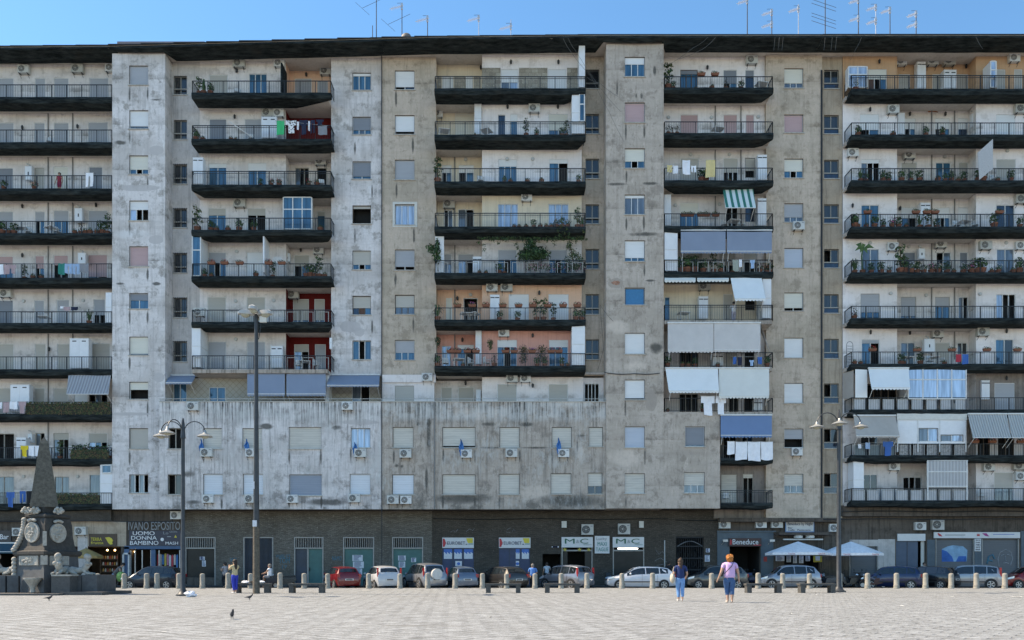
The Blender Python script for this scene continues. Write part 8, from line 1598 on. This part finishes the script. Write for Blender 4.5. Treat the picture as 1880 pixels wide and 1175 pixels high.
p2, T2 = person('woman with curly ginger hair, lilac top and cropped jeans walking away', 1339.5, Yb_, 0, 90, 1.72, LILAC, JEAN2, hairm('ginger', (.42, .15, .03)), 'walk', SKIN, 1.30, 'curly', 0.34, M('pale_sandal', (.6, .52, .45), .6), phase=.5, arms=[((-.185, -.03, .62), (-.235, -.0, .50)), ((.185, .02, .61), (.205, .04, .48))], sleeve=.55)
g = MB(); P = [T2(p) for p in ((.065, -.045, .83), (.02, -.098, .76), (-.06, -.108, .68), (-.13, -.07, .60))]; g.tube(P, .014, BLKP, 5); o = obj('bag_strap', g, None, True); 
g = MB(); c = T2((-.165, .02, .585)); g.ball(c, (.06, .12, .08), BLKP, 8); o2 = obj('shoulder_bag', g, None, True); o2.location = (PX(1339.5, Yb_), Yb_, 0); o.parent = o2; tag(o2, 'small dark cross-body bag of the ginger-haired woman', 'bag', 'bags carried by the walking women')
X, Y = at(431, 1089)
person('woman in royal blue trousers and yellow-white top holding a phone up', 431, Y, 0, 140, 1.66, M('yellow_print_top', (.50, .42, .25), .9, 0, .3, 25), M('royal_blue_trousers', (.02, .04, .38), .85), hairm('black', (.02, .014, .01)), 'stand', SKIN, .95, 'long', 0.05, M('white_shoe', (.7, .7, .68), .6), arms=[((-.12, .09, .70), (-.07, .18, .78)), ((.12, .09, .70), (.06, .18, .78))], sleeve=1.3)
person('man in a patterned shirt and dark trousers walking on the pavement', 413, 53.4, -.1, 150, 1.72, M('patterned_shirt', (.42, .36, .36), .9, 0, .6, 30), M('dark_trousers', (.02, .02, .025), .9), hairm('dark', (.03, .02, .015)), 'walk', SKIN, 1.05, 'short', arms=[((-.15, .02, .65), (-.10, .13, .74)), ((.15, .0, .64), (.14, .06, .54))])
person('man in a white shirt sitting on a scooter', 495, 50.6, -.02, 175, 1.62, M('white_shirt_cloth', (.68, .70, .74), .9), M('grey_shorts', (.16, .17, .19), .9), hairm('grey', (.18, .16, .14)), 'sit', SKIN2, 1.15, 'short', 1.0, arms=[((-.14, .08, .60), (-.12, .20, .56)), ((.14, .08, .60), (.12, .20, .56))])
person('man in a blue shirt seen from behind beside the grey-brown car', 978, 50.4, -.1, 88, 1.60, M('sky_blue_shirt', (.08, .22, .52), .9), M('dark_trousers', (.02, .02, .025), .9), hairm('grey', (.18, .16, .14)), 'stand', SKIN, 1.25, 'short', arms=[((-.16, .02, .64), (-.1, .12, .62)), ((.16, .02, .64), (.1, .12, .62))], sleeve=.9)
person('stooping man in grey shirt and pale jeans beside a buggy', 208, 53.2, -.1, 20, 1.68, M('grey_brown_shirt', (.14, .12, .11), .9), M('pale_jeans', (.16, .22, .30), .9), hairm('dark', (.03, .02, .015)), 'stand', SKIN, 1.1, 'short', lean=.55, arms=[((-.14, .16, .64), (-.1, .26, .54)), ((.14, .16, .64), (.1, .26, .54))])
person('person in a blue shirt in the narrow open shop doorway', 1697, 55.6, .02, -80, 1.60, M('sky_blue_shirt', (.08, .22, .52), .9), M('dark_trousers', (.02, .02, .025), .9), hairm('dark', (.03, .02, .015)), 'stand', SKIN, 1.1, 'short')
person('person in a pale top in the steel-framed shop doorway', 1004, 55.7, .02, 100, 1.6, M('pale_top', (.45, .5, .55), .9), M('dark_trousers', (.02, .02, .025), .9), hairm('dark', (.03, .02, .015)), 'stand', SKIN, 1.0, 'short')
person('person in dark clothes beside the iron gate behind the white car', 1228, 54.8, .02, 60, 1.66, M('black_shirt', (.015, .015, .018), .9), M('dark_trousers', (.02, .02, .025), .9), hairm('dark', (.03, .02, .015)), 'stand', SKIN2, 1.1, 'short')
person('bare-armed person in red standing on the third-highest far-left balcony', 109, 56.1, BAYS['A']['fz'][2]+.003, -100, 1.5, M('red_vest', (.35, .03, .05), .9), M('red_skirt', (.30, .02, .06), .9), hairm('dark', (.03, .02, .015)), 'stand', SKIN, 1.0, 'short', sleeve=.15, shorts=1.0)
person('person in a white robe on the cream-walled balcony', 1347, 55.3, BAYS['F']['fz'][5]+.003, 100, 1.55, M('white_robe', (.66, .68, .72), .9), M('lilac_robe', (.40, .38, .45), .9), hairm('dark', (.03, .02, .015)), 'stand', SKIN, 1.05, 'short', arms=[((-.14, .08, .72), (-.08, .15, .85)), ((.14, .08, .70), (.08, .16, .8))], sleeve=1.4)
# buggy with green blanket
e = empty('pushchair', (PX(222, 53), 53, -.1), 0, 'pushchair with a green and white blanket next to the stooping man', 'pushchair'); g = MB(); g.ball((0, 0, .75), (.28, .25, .35), M('green_white_blanket', (.25, .42, .12), .9, 0, .6, 7), 8); obj('seat', g, e, True, False); g = MB(); g.tube([(-.35, 0, 1.05), (.2, 0, .2)], .018, STL, 5); g.tube([(-.1, 0, .6), (-.3, 0, .15)], .018, STL, 5); obj('frame', g, e, world=False)
for cx in (-.3, .25): g = MB(); g.tube([(cx, -.2, .12), (cx, -.16, .12)], .12, TYRE, 14); obj('wheel', g, e, world=False)
# ------------------------------------------------------------------ pigeons, bag, litter
PIG = M('pigeon_grey', (.035, .037, .045), .7, 0, .3, 40)
def pigeon(x, y, rz, label):
    X, Y = at(x, y); e = empty('pigeon', (X, Y, 0), R(rz), label, 'pigeon', 'pigeons on the square')
    J = [(Vector(p), r_) for p, r_ in (((0, 0, .13), (.055, .05)), ((-.08, 0, .125), (.04, .03)), ((-.17, 0, .11), (.022, .008)), ((-.21, 0, .10), (.02, .005)), ((.06, 0, .15), .045), ((.10, 0, .20), .026), ((.115, 0, .245), .026), ((.15, 0, .24), .006), ((0, .02, .06), .010), ((0, .022, .005), .006), ((.03, .022, .004), .005), ((0, -.02, .06), .010), ((0, -.022, .005), .006), ((.03, -.022, .004), .005))]
    skinned('body', J, [(0, 1), (1, 2), (2, 3), (0, 4), (4, 5), (5, 6), (6, 7), (0, 8), (8, 9), (9, 10), (0, 11), (11, 12), (12, 13)], PIG, e)
pigeon(90, 1103.5, 15, 'pigeon nearest the fountain, walking'); pigeon(458, 1102, 10, 'pigeon standing beneath the tall mast'); pigeon(426, 1137, -60, 'nearest pigeon, alone on the open paving')
X, Y = at(350, 1096); g = MB(); g.ball((X, Y, .11), (.24, .2, .13), M('white_plastic_bag', (.62, .65, .72), .5, 0, .15, 12), 12); rnd = random.Random(2)
g.v = [(v[0]+rnd.uniform(-.03, .03)+.06*math.sin(v[2]*30), v[1]+rnd.uniform(-.03, .03), max(.003, v[2]+rnd.uniform(-.02, .03))) for v in g.v]; tag(obj('rubbish_bag', g), 'crumpled white plastic bag at the foot of the first three-armed lamp', 'rubbish bag')
for k, (x, y, w) in enumerate(((300, 1161, .07), (1451, 1127, .06), (1490, 1113, .05), (1590, 1098, .07), (1607, 1099, .05), (1656, 1113, .08), (1672, 1104, .05), (828, 1083.5, .35), (672, 1084, .3), (294, 1090, .09), (1748, 1096, .1), (1866, 1096, .25), (1500, 1092, .06), (640, 1100, .05), (1180, 1121, .05), (900, 1134, .04), (1700, 1124, .04), (1240, 1146, .04))):
    X, Y = at(x, y); rnd = random.Random(k); g = MB(); n_ = 7; g.add([(X+w*math.cos(6.28*i/n_)*(.6+.5*rnd.random()), Y+w*math.sin(6.28*i/n_)*(.6+.5*rnd.random()), .006+.02*rnd.random()) for i in range(n_)], [tuple(range(n_))], M('paper_scrap', (.62, .62, .58), .8)); tag(obj('paper_scrap', g), 'small flat pale paper scrap lying on the paving', 'litter', 'paper scraps on the paving')
# drop prototypes that were never placed
for n_ in [o.name for o in COL.objects if o.get('label') == 'x']:
    o = COL.objects[n_]
    for c_ in [c.name for c in o.children_recursive]: bpy.data.objects.remove(bpy.data.objects[c_])
    bpy.data.objects.remove(bpy.data.objects[n_])
